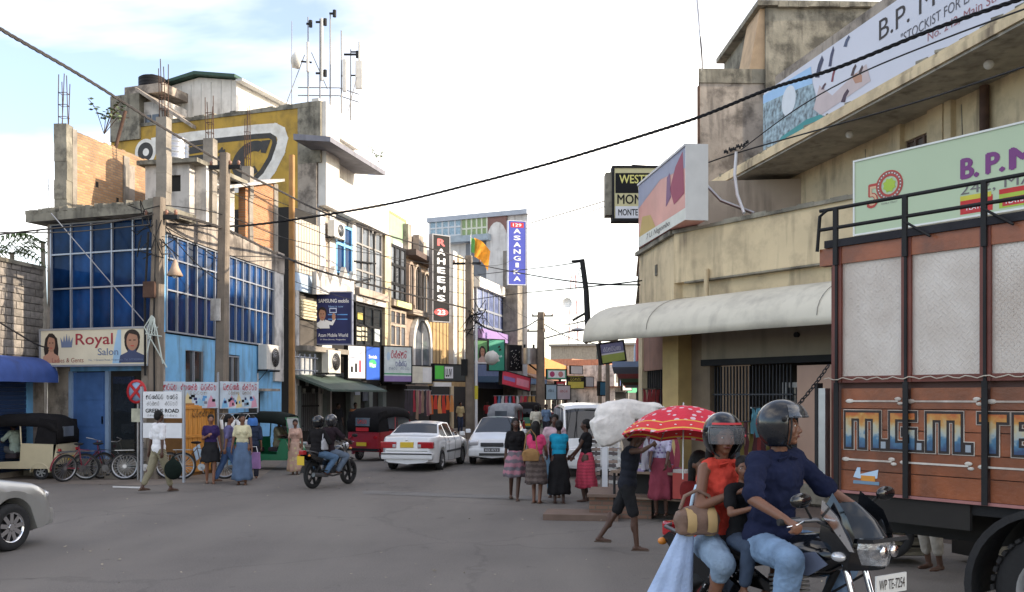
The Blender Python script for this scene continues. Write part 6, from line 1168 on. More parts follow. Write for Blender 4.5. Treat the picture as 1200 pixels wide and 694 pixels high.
# ------------------------------------------------------------------ overhead wires
def wire(label, pts, r, m=IRON, twist=False):
    ws = [P(u, v, Y) for u, v, Y in pts]; cur = []
    for i in range(len(ws)-1):
        for j in range(6): 
            t = j/6; p0 = ws[max(i-1, 0)]; p1 = ws[i]; p2 = ws[i+1]; p3 = ws[min(i+2, len(ws)-1)]
            cur.append(.5*((2*p1)+(p2-p0)*t+(2*p0-5*p1+4*p2-p3)*t*t+(3*p1-p0-3*p2+p3)*t**3))
    cur.append(ws[-1]); t = thing('overhead_wire', label, 'wire', cur[0], 0, 'overhead wires'); c0 = cur[0].copy(); cur = [c-c0 for c in cur]
    if twist:
        fine = []; 
        for i in range(len(cur)-1): fine += [cur[i].lerp(cur[i+1], k/8) for k in range(8)]
        for ph in (0, 2.1, 4.2): MB().tube([c+Vector((0, math.sin(i*.55+ph)*r*1.05, math.cos(i*.55+ph)*r*1.05)) for i, c in enumerate(fine)], r, 5).build('strand', m, t)
    else: MB().tube(cur, r, 6).build('strand', m, t)
WC = mat('weathered_cable', (.035, .03, .028), .8, var=.3)
wire('thick twisted bundle sagging from the top left corner down to the right', [(-30, 12, 14), (0, 34, 15), (100, 92, 19), (195, 152, 23.5), (262, 191, 27), (330, 225, 31), (372, 246, 34), (430, 268, 38), (549, 305, 46)], .019, WC, True)
wire('heavy black cable crossing the whole view from the top right', [(1230, -12, 12), (1100, 32, 13.5), (980, 80, 15), (900, 105, 16.2), (820, 137, 17.5), (740, 163, 19), (650, 190, 21), (560, 214, 23), (470, 236, 25), (380, 252, 27), (280, 265, 27), (190, 262, 24)], .017, BLACK, True)
wire('thin wire along the ledge of the cream building', [(1220, 72, 13), (1080, 118, 15.5), (960, 152, 18), (868, 178, 20.9), (818, 195, 22), (720, 232, 26), (620, 262, 34)], .015)
wire('second thin wire meeting the insulators', [(1230, 0, 11), (1100, 48, 13), (1000, 90, 15), (930, 130, 18), (868, 176, 20.9)], .012)
wire('wire spanning from the awning pole towards the left row', [(750, 334, 22), (690, 332, 22.3), (620, 322, 30), (549, 308, 46)], .02, BLACK); wire('wire crossing behind the awning pole to the right building', [(752, 329, 21.5), (700, 335, 22.5), (600, 345, 40), (549, 352, 46)], .016, BLACK)
wire('wire from the awning pole tip leftwards', [(680, 307, 22.3), (640, 313, 30), (560, 322, 44)], .014); wire('low wire sagging past the thick far pole', [(549, 372, 46), (580, 388, 50), (612, 385, 56), (634, 372, 62)], .04); wire('wire from the thick far pole towards the awning end', [(634, 374, 62), (660, 380, 45), (686, 376, 22.5)], .018)
wire('wire from the left edge to the corner pole', [(-20, 277, 20), (60, 268, 21.5), (120, 262, 22.5), (186, 250, 23.7)], .02, BLACK); wire('lower wire from the left edge to the corner pole', [(-20, 272, 20), (80, 272, 22), (187, 262, 23.7)], .014)
wire('wire from the corner pole across the blue side glass', [(187, 262, 23.7), (250, 300, 27), (300, 340, 32), (400, 400, 42)], .014); wire('bundle from the corner pole towards the shops', [(188, 248, 23.7), (262, 268, 25.9), (330, 300, 32), (400, 325, 38), (549, 362, 46)], .022, WC, True)
wire('upper thin wire between the two corner poles and the row', [(188, 240, 23.7), (263, 252, 25.9), (345, 282, 33), (450, 300, 40), (549, 318, 46)], .014); wire('thin wire crossing the lattice windows', [(263, 300, 25.9), (345, 305, 33), (450, 330, 40), (549, 345, 46)], .014)
wire('slanting stay wire over the front glass', [(60, 250, 24), (120, 320, 23.9), (182, 392, 23.6)], .014, STEEL); wire('slack wire over the cement block wall', [(-10, 372, 20), (40, 402, 23), (57, 408, 24.5)], .02); wire('thin wire high above the street from the roof masts', [(817, 0, 24), (822, 60, 24), (823, 82, 28)], .022, STEEL)
wire('wire linking the far poles', [(634, 378, 62), (668, 396, 80), (703, 404, 90)], .04); wire('wire from the long blue sign to the awning pole', [(615, 268, 66), (650, 262, 50), (720, 238, 26)], .018, STEEL)

random.seed(77)
for k, (a, b, lb) in enumerate((((188, 250, 23.7), (345, 318, 34), 'thin service wire dropping from the corner pole to the green canopy'), ((263, 205, 25.9), (420, 262, 42), 'thin service wire from the second pole to the lattice windows'), ((263, 222, 25.9), (549, 330, 46), 'thin wire from the second pole to the grey row pole'), ((345, 330, 35), (549, 372, 46), 'thin wire before the zigzag parapet to the grey row pole'), ((549, 305, 46), (610, 300, 66), 'thin wire from the grey pole to the blue vertical sign'), ((549, 315, 46), (634, 380, 62), 'thin wire from the grey pole to the thick far pole'), ((549, 340, 46), (597, 400, 58), 'slack wire from the grey pole to the black ornament board'), ((400, 345, 40), (500, 372, 49), 'thin wire running along the shop fronts over the white boards'), ((187, 255, 23.7), (258, 330, 25.8), 'slack wire between the two concrete street poles'), ((634, 385, 62), (740, 372, 24), 'thin wire from the thick far pole to the cream building'))):
    m_ = [(a[i]*(1-t)+b[i]*t)+(9*math.sin(math.pi*t) if i == 1 else 0) for t in (.33, .66) for i in range(3)]; wire(lb, [a, tuple(m_[:3]), tuple(m_[3:]), b], .013)
# left group
pt, pj = person('man walking in white shirt and checked sarong carrying a dark bag', gp(186, 577), 48, 1.72, dict(lf=(-.06, -.34, .13), rf=(.08, .24, .07), lh=(-.25, -.1, .84), rh=(.26, -.06, .78), yaw=15), SKD, cloth((.72, .72, .74)), ('trousers', checks('sarong_check', (.28, .24, .17), (.17, .16, .09), 14), .88), 'short', shoes=SAND, sleeve=.4)
mb = MB().ell((0, 0, -.26), (.2, .11, .22)).cap((0, 0, -.1), (0, 0, .02), .07, .02); t = thing('carrier_bag', 'black green carrier bag hanging from the hand of the man in the white shirt', 'bag', Vector(gp(205, 577))+Vector((0, -.1, .76))); organic(mb, 'bag_body', cloth((.008, .014, .011)), t, .015, 2)
person('young woman in purple and black blouse and black skirt holding her hand to her face', gp(247, 566.5), -70, 1.6, dict(lf=(-.06, .12, .07), rf=(.09, -.1, .07), rh=(.08, .22, 1.22), lh=(-.26, .02, .8), lean=2), SK2, cloth((.04, .025, .09)), ('skirt', cloth((.02, .02, .022)), .55), 'short', female=True, sleeve=.3, shoes=SAND)
person('woman in violet top and blue jeans walking behind the cream blouse', gp(268, 566), 20, 1.6, dict(lf=(-.05, -.33, .1), rf=(.08, .28, .07), lh=(-.2, .15, .85), rh=(.22, -.1, .85), yaw=-10), SK, cloth((.13, .12, .24)), ('trousers', cloth((.07, .12, .24)), .96), 'tail', female=True, sleeve=.45, shoes=SAND)
person('woman in cream blouse and long blue denim skirt facing the camera', gp(284, 568), -80, 1.62, dict(lf=(-.08, .05, .07), rf=(.09, -.04, .07), rh=(.27, .05, .78), yaw=25), SK, cloth((.6, .55, .36)), ('skirt', cloth((.1, .15, .24), streak=.3), .12), 'bun', female=True, sleeve=.35, shoes=SAND)
person('person in blue cap and dark clothes standing behind the cream blouse', gp(296, 561), 100, 1.55, stand(), SK, cloth((.03, .04, .07)), ('trousers', cloth((.03, .03, .04)), .96), 'short', sleeve=.5)
t = thing('baseball_cap', 'bright blue rounded cap worn behind the cream blouse', 'cap', Vector(gp(296, 561))+Vector((0, -.0, 1.44))); MB().lathe([(.13, -.1), (.135, 0), (.11, .08), (.06, .12), (0, .13)], 16).build('crown', cloth((.06, .16, .42)), t)
t = thing('shopping_bag', 'lilac shopping bag held low beside the denim skirt', 'bag', Vector(gp(297, 562))+Vector((.12, -.35, .52))); MB().prism([(-.15, -.22), (.15, -.22), (.13, .18), (-.13, .18)], -.05, .05, 'y').build('bag_body', cloth((.35, .2, .4)), t); MB().tube([(-.08, 0, .18), (-.05, 0, .32), (.05, 0, .32), (.08, 0, .18)], .01, 5).build('handle', WHITE, t)
person('girl in long pale pink dress standing by the green three-wheeler', gp(346, 556), -80, 1.42, dict(lf=(-.06, .03, .07), rf=(.07, 0, .07), rh=(.2, .15, .9)), SK, cloth((.5, .32, .25)), ('skirt', checks('pale_pink_flower', (.5, .33, .25), (.55, .45, .25), 9, 'spot'), .1), 'bun', female=True, sleeve=.4)
# women at the corner
person('woman in black top and patterned pink and grey skirt walking', gp(604, 586), -85, 1.6, dict(lf=(-.03, .12, .07), rf=(.08, -.2, .1), lh=(-.2, .02, .82), rh=(.22, -.05, .85)), SKD, cloth((.015, .014, .015)), ('skirt', checks('pink_grey_band', (.35, .16, .2), (.14, .12, .14), 2.2, 'band'), .5), 'long', female=True, sleeve=.5, shoes=SAND)
person('woman in bright pink top and long brown skirt with a tan shoulder bag', gp(628, 590), 70, 1.55, dict(lf=(-.06, .05, .07), rf=(.08, 0, .07), lh=(-.2, .1, .88), rh=(.16, .28, 1.0)), SK, cloth((.6, .06, .16)), ('skirt', checks('brown_band', (.07, .05, .045), (.12, .09, .08), 3, 'band'), .42), 'long', female=True, sleeve=.25, shoes=SAND)
bag('tan leather shoulder bag behind the pink top', Vector(gp(622, 592))+Vector((0, 0, .96)), R(10), .36, .25, .16, cloth((.3, .17, .07)), .4)
person('woman in turquoise blue top and long black skirt with her back to the camera', gp(655, 590), 92, 1.56, dict(lf=(-.08, .04, .07), rf=(.09, -.02, .07), lh=(-.16, .26, .95), rh=(.16, .28, .98)), SKD, cloth((.015, .25, .4)), ('skirt', cloth((.012, .012, .014)), .2), 'bun', female=True, sleeve=.12, shoes=SAND)
person('man in pale pink shirt facing the women, partly hidden', gp(650, 583), -95, 1.66, dict(lh=(-.15, .25, 1.0), rh=(.2, .25, .98)), SKD, cloth((.5, .36, .4)), ('trousers', cloth((.12, .2, .28)), .96), 'short', sleeve=.5, shoes=SAND)
person('woman in black top and long coral pink skirt at the right of the group', gp(687, 588), 165, 1.58, dict(lf=(-.06, .03, .07), rf=(.07, -.02, .07), lh=(-.12, .3, .98), rh=(.16, .3, .95)), SKD, cloth((.014, .014, .016)), ('skirt', checks('coral_skirt', (.5, .05, .09), (.38, .04, .07), 5, 'band'), .3), 'bun', female=True, sleeve=.12)
# load carrier
pt, pj = person('barefoot man in dark vest and shorts carrying a big white sack on his shoulder', gp(735, 644), -12, 1.62, dict(lf=(-.06, -.4, .16), rf=(.07, .14, .07), lh=(-.12, .16, 1.6), rh=(.2, .36, 1.5), lep=(-1, .4, .2), rep=(1, .5, 0), lean=7), SKD, cloth((.02, .022, .03)), ('shorts', cloth((.02, .022, .02)), .44), 'short', sleeve=.0, shoes=SAND)
t = thing('white_sack', 'large white cloth sack balanced on the carrier\'s head and shoulder', 'sack', P(730, 489, 12.55), R(4)); b = MB(); M1 = Matrix.Rotation(R(-24), 4, 'Y'); b.rbox(-.46, .1, -.25, .25, -.26, .16, .13, M1).rbox(-.1, .5, -.2, .2, -.1, .15, .1, Matrix.Rotation(R(5), 4, 'Y') @ Matrix.Translation((0, 0, .08))).ell((-.1, 0, .02), (.3, .25, .2))
for k in range(7): a_ = R(-150+k*28); b.cap((.12, -.06, .16), (.12+.5*math.cos(a_)*.8, -.24, .16+.42*math.sin(a_)*.6-.1), .035, .012)
o = organic(b, 'sack_body', cloth((.7, .66, .62), 'sack_cloth', bump=.5), t, .016, 3, .6, [crease(.35, .07), crease(.06, .012)])
# shop people
person('man in dark shirt with orange stripe standing in the doorway under the green canopy', (*FR.w(fx(394), -.9, .15),), -70, 1.62, dict(rh=(.14, .2, 1.0), lh=(-.14, .2, 1.0)), SKD, checks('orange_stripe', (.05, .04, .05), (.45, .18, .08), 1.3, 'band'), ('trousers', cloth((.02, .02, .03)), .96), 'short', sleeve=.4)
person('person in pale yellow shirt among the parked motorbikes', (*FR.w(fx(494), -2.2, .15),), -60, 1.6, dict(lean=6), SK, cloth((.55, .45, .25)), ('trousers', cloth((.05, .06, .1)), .96), 'short')
person('woman in pale pink blouse in front of the orange dresses', (*FR.w(fx(520), -1.6, .15),), -100, 1.55, None, SK, cloth((.6, .4, .42)), ('skirt', cloth((.1, .08, .12)), .3), 'bun', female=True)
person('dark figure standing beside the doorway man', (*FR.w(fx(381), -.6, .15),), -40, 1.6, None, SKD, cloth((.02, .02, .022)), ('trousers', cloth((.03, .03, .03)), .96), 'short')
person('distant man in white shirt walking between the far cars', (*P(628, 0, 40).xy, 0), 95, 1.65, walk(), SKD, cloth((.7, .66, .55)), ('trousers', cloth((.05, .05, .06)), .96), 'short')
person('distant person in blue shirt beyond the white van', (*P(640, 0, 46).xy, 0), -90, 1.65, walk(), SKD, cloth((.2, .3, .45)), ('trousers', cloth((.05, .05, .06)), .96), 'short')
for k, (u, Y, c, lb) in enumerate(((571, 62, (.4, .05, .06), 'far shopper in red by the blue canopy'), (583, 66, (.1, .12, .2), 'far shopper in dark blue by the blue canopy'), (607, 72, (.5, .45, .4), 'far shopper in cream near the transformer pole'), (648, 80, (.1, .1, .1), 'far walker in black under the round emblems'), (676, 84, (.5, .3, .3), 'far walker in pink below the yellow sign'))):
    person(lb, (*P(u, 0, Y).xy, .1), -90+30*k, 1.62, walk(.15, .03), SKD, cloth(c), ('trousers', cloth((.06, .06, .07)), .96), 'short', vox=.02)
# ------------------------------------------------------------------ wheels
def wheel(parent, loc, r, w_, m_rim=CHROME, spokes=8, axis_rot=0, thin=False, name='wheel', ri_=.86):
    t = bpy.data.objects.new(name, None); COL.objects.link(t); t.parent = parent; t.location = loc; t.rotation_euler = (0, R(random.uniform(0, 60)), axis_rot); M = Matrix.Rotation(R(90), 4, 'X')
    pr = [(r*.64, -w_*.42), (r*.8, -w_*.5), (r*.95, -w_*.46), (r, -w_*.3), (r, w_*.3), (r*.95, w_*.46), (r*.8, w_*.5), (r*.64, w_*.42)] if not thin else [(r*ri_, -w_*.4), (r*(ri_+1)/2, -w_*.5), (r, -w_*.2), (r, w_*.2), (r*(ri_+1)/2, w_*.5), (r*ri_, w_*.4)]
    ri = pr[0][0]; MB().lathe(pr, 32, M).build('tyre', RUBBER, t); mb = MB().lathe([(ri, -w_*.42), (ri*.93, -w_*.38), (ri*.9, 0), (ri*.93, w_*.38), (ri, w_*.42)], 32, M).cyl((0, -w_*.4, 0), (0, w_*.4, 0), r*.14, seg=12)
    for k in range(spokes):
        m_ = Matrix.Rotation(2*math.pi*k/spokes, 4, 'Y'); ww = r*(.09 if not thin else .008 if spokes > 12 else .05); mb.box(-ww, ww, -w_*.36, -w_*.2 if not thin else w_*.2, 0, ri*.93, m_)
        if not thin: mb.box(-ww, ww, w_*.2, w_*.36, 0, ri*.93, m_)
    mb.build('rim', m_rim, t)
    if not thin: MB().cyl((0, -w_*.15, 0), (0, w_*.15, 0), ri*.9, seg=20).build('brake_disc', IRON, t)
    return t
# ------------------------------------------------------------------ cars
CARGLASS = mat('car_glass', (.015, .018, .02), .04, var=.1, bump=0, spec=.9); PLATEY = flat((.65, .45, .03), .5); TRIM = flat((.03, .03, .032), .5); LAMPR = mat('red_lamp', (.35, .01, .015), .15, var=.2, bump=0, coat=.5); LAMPW = mat('clear_lamp', (.6, .6, .62), .08, .4, var=.2, bump=0, coat=.6); AMBER = mat('amber_lamp', (.6, .2, .02), .2, bump=0)
def lerp_pts(pts, x): return float(np.interp(x, [p[0] for p in pts], [p[1] for p in pts]))
def car(label, cat, loc, heading, S, paint, name='parked_car', scale=1.):
    t = thing(name, label, cat, loc, R(heading)); t.scale = (scale,)*3; L_, W_ = S['L'], S['W']; lo = S.get('low', .2); ra = S['r']+.055; xs = sorted(set([round(v, 4) for v in np.linspace(-L_/2, L_/2, 66)]+[b for a in S['side'] for b in a]+list(S['ws'])+list(S['rs'])))
    gmax = max(lerp_pts(S['zr'], x)-lerp_pts(S['zb'], x) for x in xs); rows = []
    def sec(x):
        d = L_/2-abs(x); w = W_/2*(1-S.get('rnd', .22)*max(0, 1-d/.55)**2.4); zb = lerp_pts(S['zb'], x); zr = max(zb, lerp_pts(S['zr'], x)); g = zr-zb; tt = min(1, g/gmax); zl = lo+.06*max(0, 1-d/.3)
        for xw in (S['wf'], S['wr']):
            dx = abs(x-xw)
            if dx < ra: zl = max(zl, S['r']+math.sqrt(ra*ra-dx*dx))
        zm = zl+(zb-zl)*.5; wr_ = S['roofw']/2; w7 = w*.9+(wr_-w*.9)*tt
        return [(0, lo), (w*.84, min(zl, lo+.05) if zl < lo+.1 else zl), (w*.965, zl+.03), (w, zm), (w*.99, zb-.13 if zb-.13 > zl+.04 else zb-.02), (w*.945, zb-.015), (w*.9, zb+.012), (w7, zb+.012+.9*g), (w7*.93, zb+.02+.965*g), (w7*.55, zb+.03+g), (0, zb+.038+g)]
    for x in xs: q = sec(x); rows.append([Vector((x, y, z)) for y, z in q]+[Vector((x, -y, z)) for y, z in q[-2:0:-1]])
    n = len(rows[0]); body = MB(); gl = MB(); inr = lambda x, rs: any(a < x < b for a, b in rs)
    for i in range(len(xs)-1):
        xm = (xs[i]+xs[i+1])/2; g = max(0, lerp_pts(S['zr'], xm)-lerp_pts(S['zb'], xm))
        for k in range(n):
            kk = k if k < 10 else 19-k; f = [rows[i][k], rows[i][(k+1) % n], rows[i+1][(k+1) % n], rows[i+1][k]]
            if (kk == 6 and g > .08 and inr(xm, S['side'])) or (kk in (8, 9) and g > .04 and (S['ws'][0] < xm < S['ws'][1] or S['rs'][0] < xm < S['rs'][1])): gl.add(f, [(0, 1, 2, 3)], True)
            else: body.add(f, [(0, 1, 2, 3)], True)
    body.add(rows[0], [tuple(range(n))]).add(rows[-1], [tuple(range(n))[::-1]])
    for mb, nm, m in ((body, 'body', paint), (gl, 'windows', CARGLASS)):
        me = mb.mesh(nm); b = bmesh.new(); b.from_mesh(me); bmesh.ops.remove_doubles(b, verts=b.verts[:], dist=.0005); bmesh.ops.recalc_face_normals(b, faces=b.faces[:]); b.to_mesh(me); b.free(); me.set_sharp_from_angle(angle=R(38)); part(nm, me, m, t)
    bx('underbody', IRON, t, -L_/2+.3, L_/2-.3, -W_/2+.22, W_/2-.22, lo-.02, .5)
    for xw in (S['wf'], S['wr']):
        for sg in (-1, 1): wheel(t, (xw, sg*(W_/2-.12), S['r']), S['r'], .19, S.get('rim', STEEL), S.get('spokes', 7))
    for sg in (-1, 1):
        for x in S['doors']:
            q = sec(x); MB().tube([Vector((x, sg*(y+.002), z)) for y, z in q[2:7]], .005, 4).build('door_gap', BLACK, t)
        for x in S['doors'][:-1]: MB().rbox(x+.06, x+.2, sg*(W_/2+.0)-.02, sg*(W_/2)+.02, S['hz'], S['hz']+.03, .01).build('door_handle', paint, t)
        mx = S['ws'][0 if S['ws'][0] > 0 else 0]; mxr = S['mir']; MB().rbox(mxr-.06, mxr+.06, sg*(W_/2+.1)-.09, sg*(W_/2+.1)+.07, lerp_pts(S['zb'], mxr)+.02, lerp_pts(S['zb'], mxr)+.15, .03).build('mirror', paint, t)
        bx('side_strip', TRIM, t, S['wr']+.4, S['wf']-.4, sg*(W_/2)-.012, sg*(W_/2)+.012, .5, .56)
    return t
XF = lambda pts, L_: pts
SED = dict(L=4.35, W=1.69, r=.3, wf=1.3, wr=-1.22, roofw=1.14, zb=[(-2.175, .72), (-2.1, .98), (-1.5, 1.02), (-.6, .96), (.8, .93), (1.2, .9), (2.0, .74), (2.175, .55)], zr=[(-2.2, .6), (-1.45, 1.02), (-.95, 1.34), (-.3, 1.4), (.25, 1.37), (.98, .93), (2.2, .5)], side=[(-1.25, -.62), (-.55, .15), (.2, .8)], ws=(.25, .96), rs=(-1.43, -.93), doors=[-.95, -.58, .18, .95], hz=.82, mir=.62, low=.22)
silver = mat('champagne_paint', (.46, .46, .44), .3, .55, var=.03, bump=0, coat=.8); whitep = mat('white_car_paint', (.74, .75, .76), .28, 0, var=.03, bump=0, coat=.7, streak=.1)
hd_ = R(79); ra_ = Vector((-2.72, 26.75, 0)); c = ra_+Vector((math.cos(hd_), math.sin(hd_), 0))*1.22*.94
s1_ = car('white saloon car seen from behind with yellow number plate, pulling away up the street', 'car', c, 79, SED, whitep, 'saloon_car', .95)
for sg in (-1, 1): MB().rbox(-2.2, -2.06, sg*.56-.24, sg*.56+.24, .68, .87, .03).build('tail_lamp', LAMPR, s1_); MB().rbox(-2.205, -2.1, sg*.38-.05, sg*.38+.05, .7, .8, .015).build('reversing_lamp', LAMPW, s1_)
MB().rbox(-2.2, -2.1, -.2, .2, .7, .86, .01).build('number_plate', PLATEY, s1_); MB().rbox(-2.24, -2.0, -.78, .78, .36, .56, .05).build('rear_bumper', whitep, s1_); bx('bumper_strip', TRIM, s1_, -2.25, -2.1, -.76, .76, .5, .54); bx('boot_gap', BLACK, s1_, -2.19, -2.15, -.62, .62, .6, .61); MB().ell((-2.2, 0, .92), (.01, .04, .025)).build('badge', CHROME, s1_)
HAT = dict(SED, L=3.9, W=1.62, wf=1.22, wr=-1.15, roofw=1.12, zb=[(-1.95, .75), (-1.85, .98), (0, .95), (.95, .93), (1.75, .76), (1.95, .5)], zr=[(-1.95, .7), (-1.7, 1.3), (-.4, 1.44), (.1, 1.42), (.95, .95), (1.95, .5)], side=[(-1.2, -.6), (-.5, .2), (.27, .75)], ws=(.1, .93), rs=(-1.9, -1.6), doors=[-1.1, -.55, .23, .95], mir=.62)
h1_ = car('white hatchback facing the camera behind the walking woman', 'car', (-.44, 30.2, 0), -95, HAT, whitep, 'hatchback_car', .97)
for sg in (-1, 1): MB().rbox(1.62, 1.9, sg*.58-.17, sg*.58+.14, .6, .76, .05).build('headlight', LAMPW, h1_); MB().ell((1.9, sg*.6, .36), (.04, .07, .05)).build('fog_lamp', LAMPW, h1_)
MB().rbox(1.86, 1.97, -.36, .36, .58, .7, .02).build('grille', TRIM, h1_); MB().rbox(1.7, 2.0, -.74, .74, .27, .52, .06).build('front_bumper', whitep, h1_); MB().rbox(1.98, 2.01, -.25, .25, .42, .54, .01).build('number_plate', flat((.1, .1, .1)), h1_); lettering('KD 4713', .4, .07, 0, 0, 0, SWHITE, h1_).matrix_basis = Matrix.Translation((2.02, 0, .48)) @ Matrix.Rotation(R(90), 4, 'Z'); bx('lower_intake', TRIM, h1_, 1.96, 2.005, -.4, .4, .3, .38)
VAN = dict(SED, L=4.4, W=1.69, r=.31, wf=1.45, wr=-1.2, roofw=1.42, rnd=.14, zb=[(-2.2, .9), (-2.1, 1.08), (1.5, 1.06), (1.85, .98), (2.2, .72)], zr=[(-2.2, .95), (-2.0, 1.85), (-.5, 1.93), (1.05, 1.88), (1.3, 1.78), (2.0, .98), (2.2, .6)], side=[(-1.9, -.9), (-.8, .35), (.5, 1.5)], ws=(1.28, 1.97), rs=(-2.15, -1.98), doors=[-.85, .42, 1.45], mir=1.5, hz=.9)
v1_ = car('white van facing the camera behind the group of women', 'van', (2.0, 25.9, 0), -88, VAN, whitep, 'van', .97)
for sg in (-1, 1): MB().rbox(2.0, 2.17, sg*.58-.16, sg*.58+.16, .62, .8, .04).build('headlight', LAMPW, v1_)
MB().rbox(2.08, 2.19, -.4, .4, .62, .78, .03).build('grille', TRIM, v1_); MB().rbox(1.95, 2.25, -.8, .8, .3, .55, .06).build('front_bumper', MATS['white_car_paint'], v1_)
SIL = dict(SED, zb=[(-2.2, .8), (-2.1, 1.0), (-.6, .98), (.8, .98), (1.1, .97), (1.75, .86), (2.05, .74), (2.19, .5)], L=4.4, W=1.72, r=.315, wf=1.36, wr=-1.24, spokes=9, rim=CHROME)
hh = R(73); fw_ = Vector((-6.78, 12.62, 0)); c = fw_-Vector((math.cos(hh), math.sin(hh), 0))*1.36+Vector((-math.sin(hh), math.cos(hh), 0))*.74
s2_ = car('silver beige car entering at the left edge, only its front wing showing', 'car', c, 73, SIL, silver, 'silver_car')
for sg in (-1, 1): MB().ell((1.93, sg*.63, .69), (.22, .14, .085), m=Matrix.Rotation(R(12*sg), 3, 'Z')).build('headlight', LAMPW, s2_)
MB().rbox(1.95, 2.25, -.7, .7, .24, .5, .08).build('front_bumper', silver, s2_); bx('sill', silver, s2_, -.8, .95, -.85, .85, .2, .3)
# ------------------------------------------------------------------ three-wheelers
def tuk(label, loc, heading, paint, hood, scale=.93, lights=True, rear_paint=None):
    t = thing('three_wheeler', label, 'three-wheeler', loc, R(heading), 'auto rickshaws'); t.scale = (scale,)*3; mb = MB()
    # side profile of the tub: rear box, low floor, rising front cowl
    for y0, y1 in ((-.62, -.57), (.57, .62)): mb.prism([(-1.2, .42), (-1.3, .95), (-.35, .98), (-.32, .5), (.35, .48), (.48, .9), (.62, .95), (.85, .4), (.6, .3), (-1.1, .3)], y0, y1, 'y')
    mb.prism([(-1.33, .42), (-1.3, .95), (-1.22, .95), (-1.2, .42)], -.62, .62, 'y').box(-1.2, .7, -.57, .57, .3, .36); n = 10; rows = []
    for j, (x, z, w_) in enumerate(((.6, .95, .6), (.8, .9, .52), (.98, .72, .4), (1.1, .5, .26), (1.06, .34, .2))): rows.append([Vector((x-abs(i/n*2-1)**2*.28, w_*(i/n*2-1), z)) for i in range(n+1)])
    mb.grid(rows); mb.build('body', paint, t)
    rows = []
    for x, z, w_ in ((-1.3, .98, .62), (-1.3, 1.3, .62), (-1.22, 1.56, .6), (-1.0, 1.68, .58), (-.4, 1.72, .58), (.2, 1.7, .56), (.5, 1.64, .53), (.62, 1.6, .5)): rows.append([Vector((x, s_*w_*a, z-b_)) for s_, a, b_ in ((-1, 1.02, .28 if z > 1.5 else 0), (-1, 1, .1 if z > 1.5 else 0), (-1, .85, 0), (-1, .4, -.03 if z > 1.5 else 0), (1, .4, -.03 if z > 1.5 else 0), (1, .85, 0), (1, 1, .1 if z > 1.5 else 0), (1, 1.02, .28 if z > 1.5 else 0))])
    me = evaluated(MB().grid(rows).mesh('hood'), [('SOLIDIFY', dict(thickness=.03))], 'hood'); part('hood', me, hood, t); mb = MB()
    for sg in (-1, 1): MB().prism([(-1.32, .95), (-1.28, 1.6), (-.85, 1.66), (-.7, .95)], sg*.6-.015, sg*.6+.015, 'y').build('side_curtain', hood, t)
    bx('rear_window', GREYG, t, -1.345, -1.3, -.28, .28, 1.15, 1.42)
    mb = MB()
    for sg in (-1, 1): mb.tube([(.72, sg*.5, .9), (.6, sg*.5, 1.6)], .022, 6).tube([(-.35, sg*.6, .95), (-.3, sg*.57, 1.62)], .022, 6)
    mb.tube([(.6, -.5, 1.58), (.6, .5, 1.58)], .022, 6).tube([(.74, -.5, .95), (.74, .5, .95)], .02, 6).tube([(.67, 0, .95), (.6, 0, 1.58)], .012, 5); mb.build('frame', paint, t)
    MB().prism([(.735, .98), (.62, 1.56), (.615, 1.56), (.73, .98)], -.47, .47, 'y').build('windscreen', mat('pale_glass', (.4, .45, .47), .1, bump=0, spec=.8), t)
    MB().rbox(-1.1, -.5, -.54, .54, .5, .65, .04).rbox(-1.15, -1.0, -.54, .54, .6, 1.15, .04).build('rear_seat', cloth((.05, .04, .045)), t); MB().rbox(-.05, .25, -.3, .3, .55, .68, .03).build('driver_seat', cloth((.05, .04, .045)), t); MB().tube([(.7, 0, .5), (.52, 0, .98)], .025, 6).tube([(.42, -.3, 1.0), (.52, 0, .98), (.42, .3, 1.0)], .018, 6).build('handlebar', IRON, t)
    wheel(t, (.86, 0, .2), .2, .09, STEEL, 6); 
    for sg in (-1, 1): wheel(t, (-.85, sg*.5, .2), .2, .1, STEEL, 6); MB().lathe([(.24, -.07), (.26, -.07), (.26, .07), (.24, .07)], 12, Matrix.Translation((-.85, sg*.56, .2)) @ Matrix.Rotation(R(90), 4, 'X') @ Matrix.Rotation(R(0), 4, 'Z'), a0=0, a1=math.pi).build('mudguard', paint, t); MB().cyl((-1.36, sg*.5, .78), (-1.3, sg*.5, .78), .05).build('tail_lamp', LAMPR, t); MB().cyl((.78, sg*.47, .76), (.92, sg*.47, .76), .06).build('headlight', LAMPW, t); MB().tube([(.66, sg*.52, 1.25), (.7, sg*.7, 1.3)], .01, 4).ell((.7, sg*.72, 1.3), (.02, .06, .05)).build('mirror', IRON, t)
    bx('bumper', IRON, t, -1.4, -1.33, -.6, .6, .34, .42); bx('plate', PLATEY, t, -1.41, -1.4, -.2, .2, .5, .62); return t
q = P(28, 0, 24.0); t1 = tuk('cream three-wheeler with black hood parked before the blue awning', (q.x-.05, 23.9, 0), 180, mat('cream_tuk', (.55, .47, .3), .35, var=.06, bump=0, coat=.4, dirt=.15), cloth((.012, .012, .012), bump=.2))
q = P(316, 0, 26.6); t2 = tuk('green three-wheeler with dark hood standing by the blue side wall, driver inside', (q.x, 27.0, 0), -8, mat('green_tuk', (.01, .16, .07), .35, var=.1, bump=0, coat=.4), cloth((.012, .016, .014), bump=.2))
q = P(446, 0, 30.6); t3 = tuk('dark red three-wheeler seen from behind left of the white saloon', (q.x+.1, 31.3, 0), 62, mat('red_tuk', (.3, .01, .015), .35, var=.1, bump=0, coat=.4), cloth((.012, .012, .014), bump=.2), .98)
